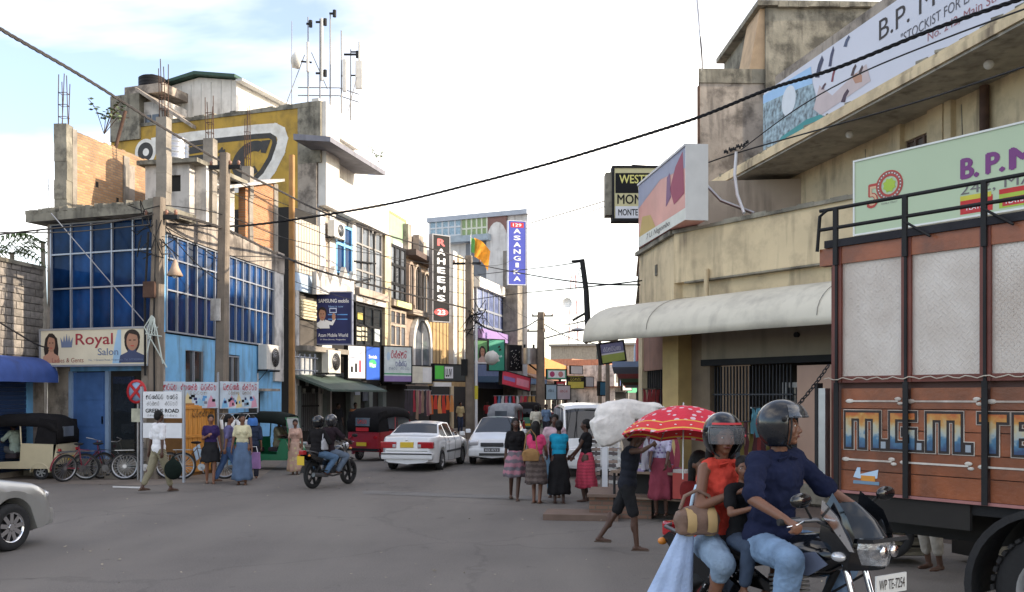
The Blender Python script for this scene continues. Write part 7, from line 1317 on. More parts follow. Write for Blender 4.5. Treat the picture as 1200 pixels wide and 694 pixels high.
T3 = bx('rear_banner', RED, t3, -1.37, -1.35, -.25, .25, .98, 1.1); script('sgrp', .4, .14, 0, 0, 0, flat((.6, .05, .05)), t3).matrix_basis = Matrix.Translation((-1.36, 0, 1.3)) @ Matrix.Rotation(R(-90), 4, 'Z')
t4 = tuk('dark hooded three-wheeler far down the street before the cars', (*P(621, 0, 52).xy, 0), 82, MATS['green_tuk'], cloth((.012, .012, .014), bump=.2), 1); tuk('pale hooded three-wheeler beyond the white hatchback', (*P(596, 0, 44).xy, 0), 75, MATS['red_tuk'], cloth((.3, .32, .35), bump=.2), 1)
person('driver in khaki shirt sitting in the green three-wheeler', (t2.location.x+.12, t2.location.y, .0), -8, 1.6, dict(hip=.74, lf=(-.1, .38, .42), rf=(.1, .38, .42), lh=(-.2, .42, 1.05), rh=(.2, .42, 1.05), lean=4), SKD, cloth((.25, .23, .15)), ('trousers', cloth((.2, .18, .13)), .9), 'short', sleeve=.4)
person('driver in pale green shirt sitting in the cream three-wheeler', (t1.location.x-.12, t1.location.y, .0), 175, 1.6, dict(hip=.74, lf=(-.1, .38, .42), rf=(.1, .38, .42), lh=(-.2, .42, 1.05), rh=(.2, .42, 1.05), lean=4, yaw=-20), SKD, cloth((.35, .42, .35)), ('trousers', cloth((.1, .1, .1)), .9), 'short', sleeve=.4)
# ------------------------------------------------------------------ motorbikes
GLOSSB = mat('gloss_black', (.006, .007, .009), .14, 0, var=.1, bump=0, coat=.5, spec=.4); SEATM = cloth((.02, .02, .02), bump=.15); ENG = mat('engine_grey', (.16, .16, .165), .4, .8, var=.3)
def motorbike(label, loc, heading, paint=None, hi=False, steer=0, group='motorbikes', plate=None):
    paint = paint or GLOSSB; t = thing('motorbike', label, 'motorbike', loc, R(heading), group); V = Vector
    for x in (-.62, .66): wheel(t, (x, 0, .3), .3, .1, IRON, 6, thin=True, ri_=.74)
    mb = MB().tube([(.45, 0, .92), (.3, 0, .78), (-.15, 0, .72), (-.4, 0, .66)], .024, 6).tube([(.43, 0, .85), (.2, 0, .42), (-.1, 0, .33)], .022, 6)
    for s in (-1, 1): mb.tube([(-.15, s*.1, .72), (-.75, s*.12, .78)], .016, 6).tube([(-.1, s*.09, .36), (-.62, s*.09, .3)], .02, 6).tube([(-.66, s*.12, .33), (-.42, s*.13, .7)], .02, 6)
    mb.build('frame', IRON, t); mb = MB()
    for s in (-1, 1): mb.cyl((.66, s*.08, .3), (.55, s*.08, .62), .026, .026).cyl((.55, s*.08, .62), (.44, s*.08, .96), .019, .019)
    mb.build('front_fork', CHROME if hi else ENG, t); mb = MB()
    for s in (-1, 1):
        for k in range(5 if hi else 0): mb.tube([V((-.65+.24*(k+j/5)/5 if 1 else 0, s*.12+.035*math.cos(j*1.26), .34+.36*(k+j/5)/5+.0*j)) + V((0, 0, .0)) for j in range(6)], .006, 4)
    if hi: mb.build('rear_spring', CHROME, t)
    # engine with fins
    mb = MB().rbox(-.12, .16, -.12, .12, .3, .5, .03).cyl((.06, -.16, .39), (.06, .16, .39), .09).cyl((-.08, -.14, .38), (-.08, .14, .38), .065)
    for k in range(7): mb.box(.04-.0, .2, -.085, .085, .5+k*.026, .513+k*.026, Matrix.Rotation(R(-8), 4, 'Y'))
    mb.build('engine', ENG, t); MB().tube([(.2, -.05, .52), (.32, -.09, .42), (.2, -.13, .28), (-.1, -.15, .26), (-.35, -.16, .3)], .022, 7).cyl((-.3, -.16, .28), (-.82, -.18, .33), .04, .05, 12).build('exhaust', CHROME if hi else ENG, t)
    rows = []
    for x, w_, z0, z1 in ((-.08, .07, .72, .8), (.0, .1, .7, .86), (.12, .135, .68, .93), (.25, .145, .68, .95), (.36, .12, .72, .93), (.44, .07, .78, .89)): rows.append([V((x, w_*math.cos(a), (z0+z1)/2+(z1-z0)/2*math.sin(a))) for a in [2*math.pi*i/16 for i in range(16)]])
    mb = MB().grid(rows, True, True); mb.add(rows[0], [tuple(range(16))]).add(rows[-1], [tuple(range(16))]); mb.build('fuel_tank', paint, t)
    MB().rbox(-.78, -.0, -.115, .115, .74, .82, .035).rbox(-.8, -.4, -.12, .12, .79, .85, .03).build('seat', SEATM, t)
    for s in (-1, 1): MB().prism([(-.1, .5), (-.35, .62), (-.86, .83), (-.92, .79), (-.8, .68), (-.45, .52)], s*.13-.018, s*.13+.018, 'y').build('side_panel', paint, t)
    MB().tube([(-.6, -.15, .8), (-.9, -.14, .86), (-.95, 0, .87), (-.9, .14, .86), (-.6, .15, .8)], .014, 6).build('grab_rail', ENG, t)
    rows = [[V((.66+.36*math.sin(a)*1.0, y, .3+.36*math.cos(a)+zz)) for y, zz in ((-.06, -.02), (0, 0), (.06, -.02))] for a in [R(x) for x in range(-70, 50, 12)]]; MB().grid(rows).build('front_mudguard', paint, t)
    rows = [[V((-.62-.37*math.sin(a), y, .3+.37*math.cos(a)+zz)) for y, zz in ((-.07, -.02), (0, 0), (.07, -.02))] for a in [R(x) for x in range(-30, 85, 12)]]; MB().grid(rows).build('rear_mudguard', IRON, t)
    MB().rbox(-1.02, -.9, -.07, .07, .78, .88, .02).build('tail_lamp', LAMPR, t)
    for s in (-1, 1): MB().tube([(.44, s*.05, .98), (.4, s*.2, 1.05), (.3, s*.34, 1.04)], .014, 6).build('handlebar', ENG, t); MB().cyl((.33, s*.26, 1.045), (.28, s*.38, 1.035), .02).build('grip', RUBBER, t); MB().tube([(.36, s*.24, 1.05), (.38, s*.34, 1.03), (.36, s*.4, 1.02)], .006, 4).build('lever', CHROME, t)
    for s in (-1, 1): o = MB().tube([(.38, s*.22, 1.05), (.4, s*.3, 1.13), (.42, s*.33, 1.16)], .008, 5).build('mirror_stalk', IRON, t); MB().ell((.43, s*.37, 1.17), (.025, .085, .042)).build('mirror', IRON if not hi else GLOSSB, t)
    for s in (-1, 1): MB().ell((.52, s*.17, .86), (.045, .035, .028)).build('indicator', AMBER if not hi else LAMPW, t); MB().ell((-.92, s*.15, .76), (.03, .035, .025)).build('indicator', AMBER, t)
    for s in (-1, 1): MB().cyl((.13, s*.1, .34), (.13, s*.27, .34), .016).cyl((-.42, s*.13, .4), (-.42, s*.25, .4), .014).build('foot_peg', RUBBER, t)
    if hi: # handlebar fairing with screen
        rows = []
        for x, w_, z in ((.5, .075, 1.15), (.55, .105, 1.12), (.63, .14, 1.06), (.69, .16, .98), (.71, .16, .93), (.68, .14, .8)): rows.append([V((x-.16*abs(i/5-1)**1.6, w_*(i/5-1), z-.02*abs(i/5-1))) for i in range(11)])
        MB().grid(rows[:4]).build('screen', mat('smoked_screen', (.02, .024, .028), .1, bump=0, spec=.6), t)
        f2 = [[p+V((-.0, 0, 0)) for p in r] for r in rows[3:]]; o = MB().grid(f2).build('fairing', paint, t)
        for s in (-1, 1): MB().grid([[V((.44, s*.12, 1.2)), V((.4, s*.15, 1.1)), V((.38, s*.16, .95))], [V((.56, s*.165, 1.1)), V((.54, s*.185, .98)), V((.5, s*.17, .84))], [V((.62, s*.165, .98)), V((.6, s*.17, .9)), V((.56, s*.15, .8))]]).build('cowl_cheek', paint, t); MB().prism([(.42, 1.16), (.52, 1.08), (.63, .9), (.6, .9), (.48, 1.02), (.41, 1.08)], s*.178-.006, s*.178+.006, 'y').build('silver_stripe', CHROME, t)
        o = MB().grid([[V((.72-.09*(abs(y)/.15)**2-.02*(1-z_), y*w_, .82+.15*z_)) for y in (-.15, -.11, -.05, 0, .05, .11, .15)] for z_, w_ in ((0, .62), (.25, .8), (.6, 1), (1, .92))], False).build('headlight', mat('lamp_lens', (.5, .52, .55), .06, .75, bump=.25, bscale=60, var=.5, scale=25, coat=1), t); MB().ell((.715, -.045, .9), (.012, .035, .035)).ell((.715, .045, .9), (.012, .035, .035)).build('lamp_bulb', CHROME, o); MB().prism([(.5, .96), (.72, .975), (.73, .955), (.5, .93)], -.15, .15, 'y').build('lamp_brow', paint, t)
        o = bx('number_plate', flat((.6, .6, .57)), t, .72, .73, -.13, .13, .68, .78); lettering('WP TE-7254', .22, .055, 0, 0, 0, HAIRP, o).matrix_basis = Matrix.Translation((.7335, 0, .73)) @ Matrix.Rotation(R(90), 4, 'Z')
        MB().tube([(.45, 0, 1.0), (.5, .1, .95), (.52, .08, .75), (.3, .05, .6)], .008, 5).tube([(.4, -.2, 1.04), (.5, -.16, 1.0), (.5, -.05, .85)], .007, 5).build('cables', RUBBER, t); MB().cyl((.43, 0, .98), (.47, 0, 1.06), .1, .09).build('dial_cluster', IRON, t)
        for s in (-1, 1): MB().prism([(.05, .8), (.34, .86), (.43, .8), (.3, .72), (.12, .7)], s*.146-.004, s*.146+.004, 'y').build('tank_decal', flat((.12, .14, .2), .3), t)
    else: MB().ell((.56, 0, .92), (.07, .09, .09)).build('headlight', LAMPW, t)
    if plate: bx('number_plate', plate, t, -1.04, -1.03, -.1, .1, .55, .75)
    return t
# helmets
def helmet(label, c, face, yaw, shell, visor, vis_up=False, s=1., stripe=None, dz=.028):
    t = thing('helmet', label, 'helmet', c+Vector((0, 0, dz*s)), R(face-90+yaw)); n, k = 32, 18; rows = []
    def pt(a, b_, k_=1.): r = Vector((.128*math.sin(b_)*math.sin(a), .152*math.sin(b_)*math.cos(a), .14*math.cos(b_)))*k_; r.z -= .03*max(0, math.cos(b_)*-1); return r*s
    mb = MB()
    for j in range(k):
        for i in range(n):
            a = 2*math.pi*(i+.5)/n; b_ = math.pi*.8*(j+.5)/k; aa = abs((a+math.pi) % (2*math.pi)-math.pi)
            if aa < R(62) and b_ > R(74): continue
            q = [pt(2*math.pi*(i+u)/n, math.pi*.8*(j+v)/k) for u, v in ((0, 0), (1, 0), (1, 1), (0, 1))]; mb.add(q, [(0, 1, 2, 3)], True)
    me = mb.mesh('shell'); b = bmesh.new(); b.from_mesh(me); bmesh.ops.remove_doubles(b, verts=b.verts[:], dist=.0004); b.to_mesh(me); b.free(); me = evaluated(me, [('SOLIDIFY', dict(thickness=.018, offset=-1))], 'shell'); part('shell', me, shell, t)
    lo_, hi_ = (R(42), R(76)) if vis_up else (R(70), R(112)); rows = [[pt(R(x), lo_+(hi_-lo_)*j/6, 1.045) for x in range(-68, 69, 8)] for j in range(7)]; MB().grid(rows).build('visor', visor, t)
    MB().tube([pt(R(x), R(74), 1.01) for x in range(-62, 63, 6)], .006*s, 5).tube([pt(R(62), R(74+q*6), 1.01) for q in range(11)], .006*s, 5).tube([pt(R(-62), R(74+q*6), 1.01) for q in range(11)], .006*s, 5).build('rim', RUBBER, t)
    for sg in (-1, 1): MB().ell(pt(R(sg*78), R(80), 1.03), .016*s).build('visor_hinge', IRON, t); MB().tube([pt(R(sg*75), R(135), .95), Vector((sg*.04, .05, -.15))*s], .007*s, 4).build('chin_strap', IRON, t)
    if stripe: MB().grid([[pt(R(x), R(q), 1.012) for x in range(-60, 61, 8)] for q in (60, 66)]).build('stripe', stripe, t)
    return t
VIS = mat('clear_visor', (.5, .52, .55), .05, alpha=.24, bump=0, spec=.5); VISD = mat('smoke_visor', (.05, .055, .06), .05, alpha=.85, bump=0, spec=.9, coat=.5); HELM = mat('dark_helmet', (.014, .015, .018), .22, 0, var=.5, scale=4, bump=0, coat=.35, spec=.4)
# main motorbike and its riders
HG = -57; C0 = Vector((1.645, 5.66, 0)); C0.z = gz(C0.x, C0.y); hv = Vector((math.cos(R(HG)), math.sin(R(HG)), 0))
mainb = motorbike('glossy black motorbike with smoked screen in the right foreground', C0, HG, hi=True, group=None); mainb.rotation_euler.x = 0
JEAN = mat('faded_jeans', (.16, .24, .36), .9, var=.4, scale=7, bump=.4, spec=.15, bscale=40); NAVYS = mat('navy_shirt', (.012, .016, .042), .92, var=.3, scale=6, bump=.5, bscale=14, spec=.15)
pose = dict(hip=.86, lean=7, lf=(-.2, .27, .42), rf=(.2, .27, .42), lp=(-.45, 1, .35), rp=(.45, 1, .35), lh=(-.34, .42, 1.05), rh=(.34, .42, 1.05), lep=(-1, -.3, -.7), rep=(1, -.3, -.7), grip=1, yaw=32, pitch=-4)
dr_, dj = person('man driving the foreground motorbike in navy short sleeved shirt and faded jeans', C0+hv*-.12, HG, 1.70, pose, SK, NAVYS, ('trousers', JEAN, .97), 'short', vox=.0085, sleeve=.42, collar=True, shoes=SAND)
def wpt(o, p): return Matrix.Translation(o.location) @ o.rotation_euler.to_matrix().to_4x4() @ Vector(p)
helmet('dark glossy helmet with raised visor on the driver\'s head', wpt(dr_, dj['hd']), HG, 32, HELM, VISD, True, 1.02)
DEN = mat('pale_denim', (.2, .27, .36), .9, var=.35, scale=8, bump=.4, spec=.15); CORAL = mat('coral_blouse', (.55, .06, .04), .9, var=.2, bump=.4, spec=.15)
pose = dict(hip=.87, lean=4, lf=(-.22, .2, .4), rf=(.24, .16, .4), lp=(-.5, 1, .3), rp=(.5, 1, .3), lh=(-.1, .3, 1.12), rh=(.1, .27, 1.2), rep=(1, -.5, -.8), lep=(-1, -.2, -.8), grip=1, yaw=-24, pitch=4)
pr_, pj = person('woman pillion passenger in coral sleeveless blouse and pale denim capris', C0+hv*-.57, HG, 1.6, pose, SK, CORAL, ('trousers', DEN, .6), 'long', vox=.0085, female=True, sleeve=.0, collar=True, shoes=SAND)
helmet('black helmet with clear visor down and a red stripe on the pillion woman', wpt(pr_, pj['hd']), HG, -24, GLOSSB, VIS, False, 1.0, RED)
person('small child in black top squeezed between the driver and the pillion woman', C0+hv*-.34+Vector((0, 0, .32)), HG, 1.05, dict(hip=.86, lf=(-.3, .3, .4), rf=(.3, .3, .4), lp=(-.5, 1, .3), rp=(.5, 1, .3), lh=(-.2, .35, 1.2), rh=(.2, .35, 1.2), yaw=-40), SK, cloth((.015, .015, .017)), ('trousers', cloth((.05, .07, .11)), .9), 'short', vox=.014, sleeve=.3)
bgm = mat('striped_bag', (.17, .1, .07), .6, var=.3, scale=10, bump=.2); t = bag('brown and tan striped handbag on the pillion woman\'s lap', wpt(pr_, (.27, .1, .96)), R(6), .31, .19, .15, bgm, .12)
for x in (-.05, .08): MB().lathe([(.075, -.03), (.079, 0), (.075, .03)], 20, Matrix.Translation((x, 0, -.01)) @ Matrix.Rotation(R(90), 4, 'Y') @ Matrix.Diagonal((1.2, 1.04, 1, 1))).build('tan_stripe', flat((.42, .28, .12), .6), t)
t = thing('cloth_bag', 'pale blue cloth bag hanging beside the motorbike\'s rear', 'bag', P(808, 606, 5.95), 0); rows = []
for j in range(12): q = j/11; rows.append([Vector(((.03+.12*q)*math.cos(a)-.13*q, (.02+.06*q)*math.sin(a)*(1+.25*math.sin(a*7)*q), -.5*q)) for a in [2*math.pi*i/30 for i in range(30)]])
MB().grid(rows, True, True).add(rows[-1], [tuple(range(30))]).build('bag_body', mat('pale_blue_cotton', (.36, .46, .66), .9, var=.15, scale=6, bump=.5), t); MB().tube([(0, 0, 0), (.02, 0, .12), (.05, .02, .2)], .012, 6).build('strap', LBLUE, t)
# umbrella and the woman under it
um = thing('umbrella', 'red umbrella with white flowers and yellow rim lines, held behind the riders', 'umbrella', P(801, 476, 7.5), R(12)); um.scale = (.94,)*3; um.rotation_euler = (R(-6), R(3), R(12)); UR = checks('umbrella_red', (.55, .02, .045), (.6, .42, .46), 15, 'spot')
def urow(r_, n=8): return [Vector((r_*math.cos(a)*(1-.045*abs(math.sin(a*4))*r_/.53), r_*math.sin(a)*(1-.045*abs(math.sin(a*4))*r_/.53), -.26*(r_/.53)**2*(1-.0*r_)-.025*abs(math.sin(a*4))*(r_/.53)*-1)) for a in [2*math.pi*i/(n*6) for i in range(n*6)]]
rr_ = [.004, .08, .16, .24, .32, .39, .43, .44, .47, .5, .51, .53]; MB().grid([urow(x) for x in rr_[:7]], True, True).build('canopy', UR, um)
MB().grid([urow(x) for x in (.44, .475, .51)], True, True).build('canopy_border', flat((.58, .03, .035), .8), um); YL = flat((.65, .4, .05), .7)
for a, b_ in ((.43, .44), (.51, .522)): MB().grid([urow(a), urow(b_)], True, True).build('yellow_line', YL, um)
MB().grid([urow(.522), urow(.54)], True, True).build('canopy_edge', MATS['umbrella_red'], um); mb = MB()
for k in range(24): a = 2*math.pi*k/24; c = Vector((.475*math.cos(a)*.985, .475*math.sin(a)*.985, -.205+.006)); mb.ell(c, (.011, .011, .006), 6, 4)
mb.build('white_motif', WHITE, um); MB().cyl((0, 0, .03), (0, 0, -.62), .007).build('shaft', STEEL, um); mb = MB()
for k in range(8): a = 2*math.pi*k/8; mb.tube([Vector((r_*math.cos(a), r_*math.sin(a), -.268*(r_/.53)**2-.006)) for r_ in (.02, .2, .38, .53)], .004, 4)
mb.build('ribs', STEEL, um)
q = P(820, 0, 7.7); person('woman in dark red dress walking under the red umbrella, mostly hidden by the riders', (q.x, q.y, gz(q.x, q.y)), -70, 1.5, dict(rh=(.05, .22, 1.25), lh=(-.25, .05, .8)), SK, cloth((.16, .02, .02)), ('skirt', cloth((.12, .03, .03)), .4), 'long', female=True, sleeve=.3)
# middle distance motorbike with two riders
q = Vector((-4.2, 21.72, 0)); HM = 62; mid = motorbike('black motorbike with two riders crossing the junction, yellow plate at the back', q, HM, group=None, plate=PLATEY); hm = Vector((math.cos(R(HM)), math.sin(R(HM)), 0))
pz = dict(hip=.86, lean=10, lf=(-.2, .12, .38), rf=(.2, .12, .38), lp=(-.4, 1, .4), rp=(.4, 1, .4), lh=(-.33, .42, 1.05), rh=(.33, .42, 1.05), lep=(-1, -.3, -.7), rep=(1, -.3, -.7), grip=1)
a_, aj = person('rider in dark top and grey blue jeans steering the middle motorbike', q+hm*-.1, HM, 1.65, pz, SKD, cloth((.03, .02, .025)), ('trousers', cloth((.14, .18, .24)), .97), None, sleeve=.4); b2_, bj = person('pillion rider in black with jeans on the middle motorbike, white bag at the side', q+hm*-.5, HM, 1.62, dict(pz, lh=(-.15, .3, 1.0), rh=(.15, .3, 1.0), lean=4), SKD, cloth((.012, .012, .014)), ('trousers', cloth((.1, .17, .27)), .97), None, sleeve=.5)
helmet('black and white helmet on the front rider of the middle motorbike', wpt(a_, aj['hd']), HM, 5, mat('grey_helmet', (.035, .035, .04), .2, var=.9, scale=8, bump=0, coat=.8), VISD, False, 1.02); helmet('plain black helmet on the pillion rider of the middle motorbike', wpt(b2_, bj['hd']), HM, 0, GLOSSB, VISD, True, 1.0)
bag('grey white sling bag on the middle pillion rider', wpt(b2_, (.2, .05, 1.0)), R(HM), .22, .28, .1, cloth((.4, .4, .42)), .2)
# parked rows of motorbikes down the street
pm = motorbike('parked motorbike nearest the tall grey pole', FR.w(fx(541), -3.1, 0), 40, mat('maroon_bike', (.2, .01, .02), .2, bump=0, coat=.6), group='motorbikes parked along the left kerb')
for k, (u, lb) in enumerate(((533, 'parked motorbike left of the tall grey pole before the dark shop'), (560, 'parked motorbike just right of the tall grey pole'), (569, 'parked motorbike under the woman\'s face poster'), (578, 'parked motorbike under the teal vertical board'), (588, 'parked motorbike before the blue canopy\'s red garments'), (598, 'parked motorbike furthest along the left kerb'))):
    c = copy_tree(pm); c.location = FR.w(fx(u), -3.1, 0); c.rotation_euler.z = R(35+k*3); c['label'] = lb
motorbike('dark motorbike parked behind the truck by its rear wheel', (*P(1110, 0, 11.2).xy, .1), 160, group=None)
person('man in pale trousers standing behind the truck, only his legs showing', (*P(1095, 0, 10.7).xy, .1), 200, 1.6, stand(.09), SKD, cloth((.2, .22, .25)), ('trousers', cloth((.34, .31, .27)), .8), 'short')
# ------------------------------------------------------------------ bicycles
def bicycle(label, loc, rz, col, lean=6):
    t = thing('bicycle', label, 'bicycle', loc, R(rz), 'parked bicycles'); t.rotation_euler = (R(lean), 0, R(rz)); m = flat(col, .35)
    for x in (-.52, .52): wheel(t, (x, 0, .34), .34, .045, STEEL, 20, thin=True)
    MB().tube([(-.52, 0, .34), (-.05, 0, .3), (.32, 0, .72), (-.17, 0, .78), (-.05, 0, .3)], .016, 6).tube([(-.52, 0, .34), (-.17, 0, .78), (-.19, 0, .9)], .012, 6).tube([(.52, 0, .34), (.36, 0, .7), (.31, 0, .98)], .015, 6).build('frame', m, t)
    MB().ell((-.2, 0, .92), (.13, .07, .035)).build('saddle', IRON, t); MB().tube([(.18, -.26, 1.02), (.3, -.2, 1.0), (.31, 0, .99), (.3, .2, 1.0), (.18, .26, 1.02)], .012, 6).build('handlebar', STEEL, t)
    MB().cyl((-.05, -.03, .3), (-.05, .03, .3), .09, seg=16).tube([(-.05, -.06, .3), (.02, -.06, .16)], .012, 5).tube([(-.05, .06, .3), (-.12, .06, .44)], .012, 5).build('crank', STEEL, t); MB().box(-.02, .06, -.12, -.06, .13, .16).build('pedal', IRON, t); MB().box(-.75, -.3, -.06, .06, .73, .745).tube([(-.52, 0, .34), (-.7, 0, .73)], .006, 4).build('carrier', STEEL, t)
    mb = MB(); 
    for x in (-.52, .52): mb.grid([[Vector((x-.375*math.sin(a), y, .34+.375*math.cos(a))) for y in (-.03, .03)] for a in [R(d) for d in (range(-20, 110, 13) if x < 0 else range(-60, 50, 11))]])
    mb.build('mudguard', m, t); return t
q = gp(97, 563); bicycle('small blue and red bicycle leaning at the salon step', (q[0], q[1], 0), 60, (.25, .03, .05), 8); q = gp(118, 563); bicycle('large black bicycle lying against the salon steps', (q[0]+.1, q[1]+.2, 0), 8, (.02, .02, .02), 9)
q = gp(172, 562); bicycle('bicycle behind the street name board', (q[0], q[1], 0), 15, (.02, .03, .03), -6); q = gp(232, 562); bicycle('old bicycle parked at the orange kiosk behind the women', (q[0]+.1, q[1]+.1, 0), 5, (.1, .05, .03), -6)
# ------------------------------------------------------------------ truck
FT = Frame((3.02, 8.86), (3.02+.605*5, 8.86-.796*5)); tk = FT.thing('truck', 'wooden sided truck with patterned metal panels and painted letters at the right edge', 'truck'); LT = 5.2
WOOD = mat('varnished_plank', (.26, .076, .025), .5, var=.4, scale=3, bump=.25, streak=.6, dirtcol=(.07, .028, .014), dirt=.45, coat=.15, rnd=.25); DWOOD = mat('dark_timber_post', (.13, .03, .018), .5, var=.3, bump=.1)
def diamond():
    m = bpy.data.materials.new('checker_plate'); m.use_nodes = True; t = m.node_tree; b = t.nodes['Principled BSDF']; N = t.nodes.new; K = t.links.new; tcx = N('ShaderNodeTexCoord'); b.inputs['Metallic'].default_value = .3; b.inputs['Roughness'].default_value = .5; b.inputs['Base Color'].default_value = (.4, .38, .37, 1)
    n_ = N('ShaderNodeTexNoise'); n_.inputs['Scale'].default_value = 2.2; n_.inputs['Detail'].default_value = 8; K(tcx.outputs['Object'], n_.inputs['Vector']); rp = N('ShaderNodeValToRGB'); rp.color_ramp.elements[0].position = .3; rp.color_ramp.elements[1].position = .65; rp.color_ramp.elements[0].color = (.44, .38, .33, 1); rp.color_ramp.elements[1].color = (.58, .53, .48, 1); K(n_.outputs['Fac'], rp.inputs['Fac']); K(rp.outputs['Color'], b.inputs['Base Color']); o = []
    for sg in (1, -1):
        mp = N('ShaderNodeMapping'); mp.inputs['Rotation'].default_value = (0, R(45*sg), 0); K(tcx.outputs['Object'], mp.inputs['Vector']); w_ = N('ShaderNodeTexWave'); w_.inputs['Scale'].default_value = 9; w_.bands_direction = 'X'; K(mp.outputs['Vector'], w_.inputs['Vector']); r = N('ShaderNodeMapRange'); r.inputs['From Min'].default_value = .72; r.inputs['From Max'].default_value = .9; K(w_.outputs['Fac'], r.inputs['Value']); o.append(r)
    ck = N('ShaderNodeTexChecker'); ck.inputs['Scale'].default_value = 18; mp = N('ShaderNodeMapping'); mp.inputs['Rotation'].default_value = (0, R(45), 0); K(tcx.outputs['Object'], mp.inputs['Vector']); K(mp.outputs['Vector'], ck.inputs['Vector']); x = N('ShaderNodeMix'); K(ck.outputs['Fac'], x.inputs['Factor']); K(o[0].outputs['Result'], x.inputs['A']); K(o[1].outputs['Result'], x.inputs['B'])
    bp = N('ShaderNodeBump'); bp.inputs['Strength'].default_value = .35; bp.inputs['Distance'].default_value = .01; K(x.outputs['Result'], bp.inputs['Height']); K(bp.outputs['Normal'], b.inputs['Normal']); return m
DIA = diamond(); bays = [.07+.69*k for k in range(8)]; bays = [x for x in bays if x < LT]
for k in range(5):
    z = 1.2+k*.19
    for i in range(len(bays)-1): bx('plank', WOOD, tk, bays[i]+.03, bays[i+1]-.03, .0+random.uniform(-.003, .003), .04, z+.004, z+.186)
for i, x in enumerate(bays): bx('post', DWOOD, tk, x-.045, x+.045, -.03, .05, 2.2, 3.5); bx('iron_strap', IRON, tk, x-.024, x+.024, -.045, -.03, 1.18, 2.2); bx('iron_strap', IRON, tk, x-.01, x+.014, -.045, -.03, 2.2, 3.3); bx('rail_post', IRON, tk, x-.022, x+.022, -.06, -.03, 3.3, 3.83); MB().tube([(x-.02, -.05, 3.62), (x+.25, -.08, 3.44)], .012, 5).build('rail_hook', IRON, tk) if i else 0
for i in range(len(bays)-1): bx('metal_panel', DIA, tk, bays[i]+.045, bays[i+1]-.045, .0, .03, 2.26, 3.31); bx('panel_trim', DWOOD, tk, bays[i]+.045, bays[i+1]-.045, -.02, .0, 2.2, 2.26)
bx('top_beam', WOOD, tk, -.12, LT, -.02, .08, 3.31, 3.47); bx('tarpaulin_roll', cloth((.03, .03, .035), bump=.5), tk, -.05, LT, -.05, .12, 3.47, 3.54)
mb = MB()
for z in (3.65, 3.83): mb.tube([(-.1, -.045, z-.0), (LT, -.045, z)], .017, 6)
mb.tube([(.2, -.045, 3.83), (-.02, -.045, 3.83), (-.1, -.045, 3.78), (-.13, -.045, 3.45)], .017, 6); mb.build('roof_rail', IRON, tk)
MB().tube([(-.05+i*.05, -.055, 2.235+.012*math.sin(i*1.9)) for i in range(100)], .006, 4).build('rope', flat((.45, .4, .33), .9), tk)
bx('wall', flat((.08, .03, .02)), tk, .0, LT, .05, .12, 1.2, 3.4); bx('far_side', WOOD, tk, 0, LT, 2.0, 2.1, 1.2, 3.5); bx('floor', IRON, tk, 0, LT, .05, 2.05, 1.08, 1.2); bx('tailgate', DWOOD, tk, -.04, .02, .05, 2.05, 1.2, 3.3); bx('corner_channel', STEEL, tk, -.14, -.06, -.02, .06, 1.25, 2.15); bx('corner_channel', IRON, tk, -.17, -.14, -.03, .06, 1.2, 2.2)
bx('chassis', DARK, tk, -.1, LT+1.8, .55, .68, .78, 1.08); bx('chassis', DARK, tk, -.1, LT+1.8, 1.4, 1.53, .78, 1.08); bx('lower_edge', mat('pink_worn_paint', (.35, .16, .15), .8, dirt=.5), tk, 0, 1.75, -.012, .0, 1.175, 1.2); bx('side_skirt', DARK, tk, .1, 1.3, .02, .06, .95, 1.17)  # chassis and skirt kept near-black to put in the shade under the bed
WXc = 1.96; mb = MB(); MB().grid([[Vector((WXc+.68*math.cos(a), y, .52+.68*math.sin(a))) for y in (-.04, .5)] for a in [R(d) for d in range(0, 196, 10)]]).grid([[Vector((WXc+r_*math.cos(a), -.04, .52+r_*math.sin(a))) for r_ in (.62, .68)] for a in [R(d) for d in range(0, 196, 10)]]).build('mudguard', RUBBER, tk)
def twheel(x, y):
    wheel(tk, (x, y, .5), .5, .26, flat((.3, .3, .3), .5), 0); mb = MB()
    for k in range(40): mb.box(-.022, .022, -.14, .14, .485, .512, Matrix.Translation((x, y, .5)) @ Matrix.Rotation(2*math.pi*k/40, 4, 'Y'))
    mb.build('tyre_tread', RUBBER, tk)
for x in (WXc, LT+1.1): twheel(x, .2); twheel(x, 1.85)
cb = MB().rbox(LT+.15, LT+1.9, .05, 2.05, .7, 2.6, .12).build('cab', flat((.4, .08, .04), .4), tk); bx('cab_window', CARGLASS, tk, LT+.6, LT+1.5, .02, .05, 1.7, 2.35)
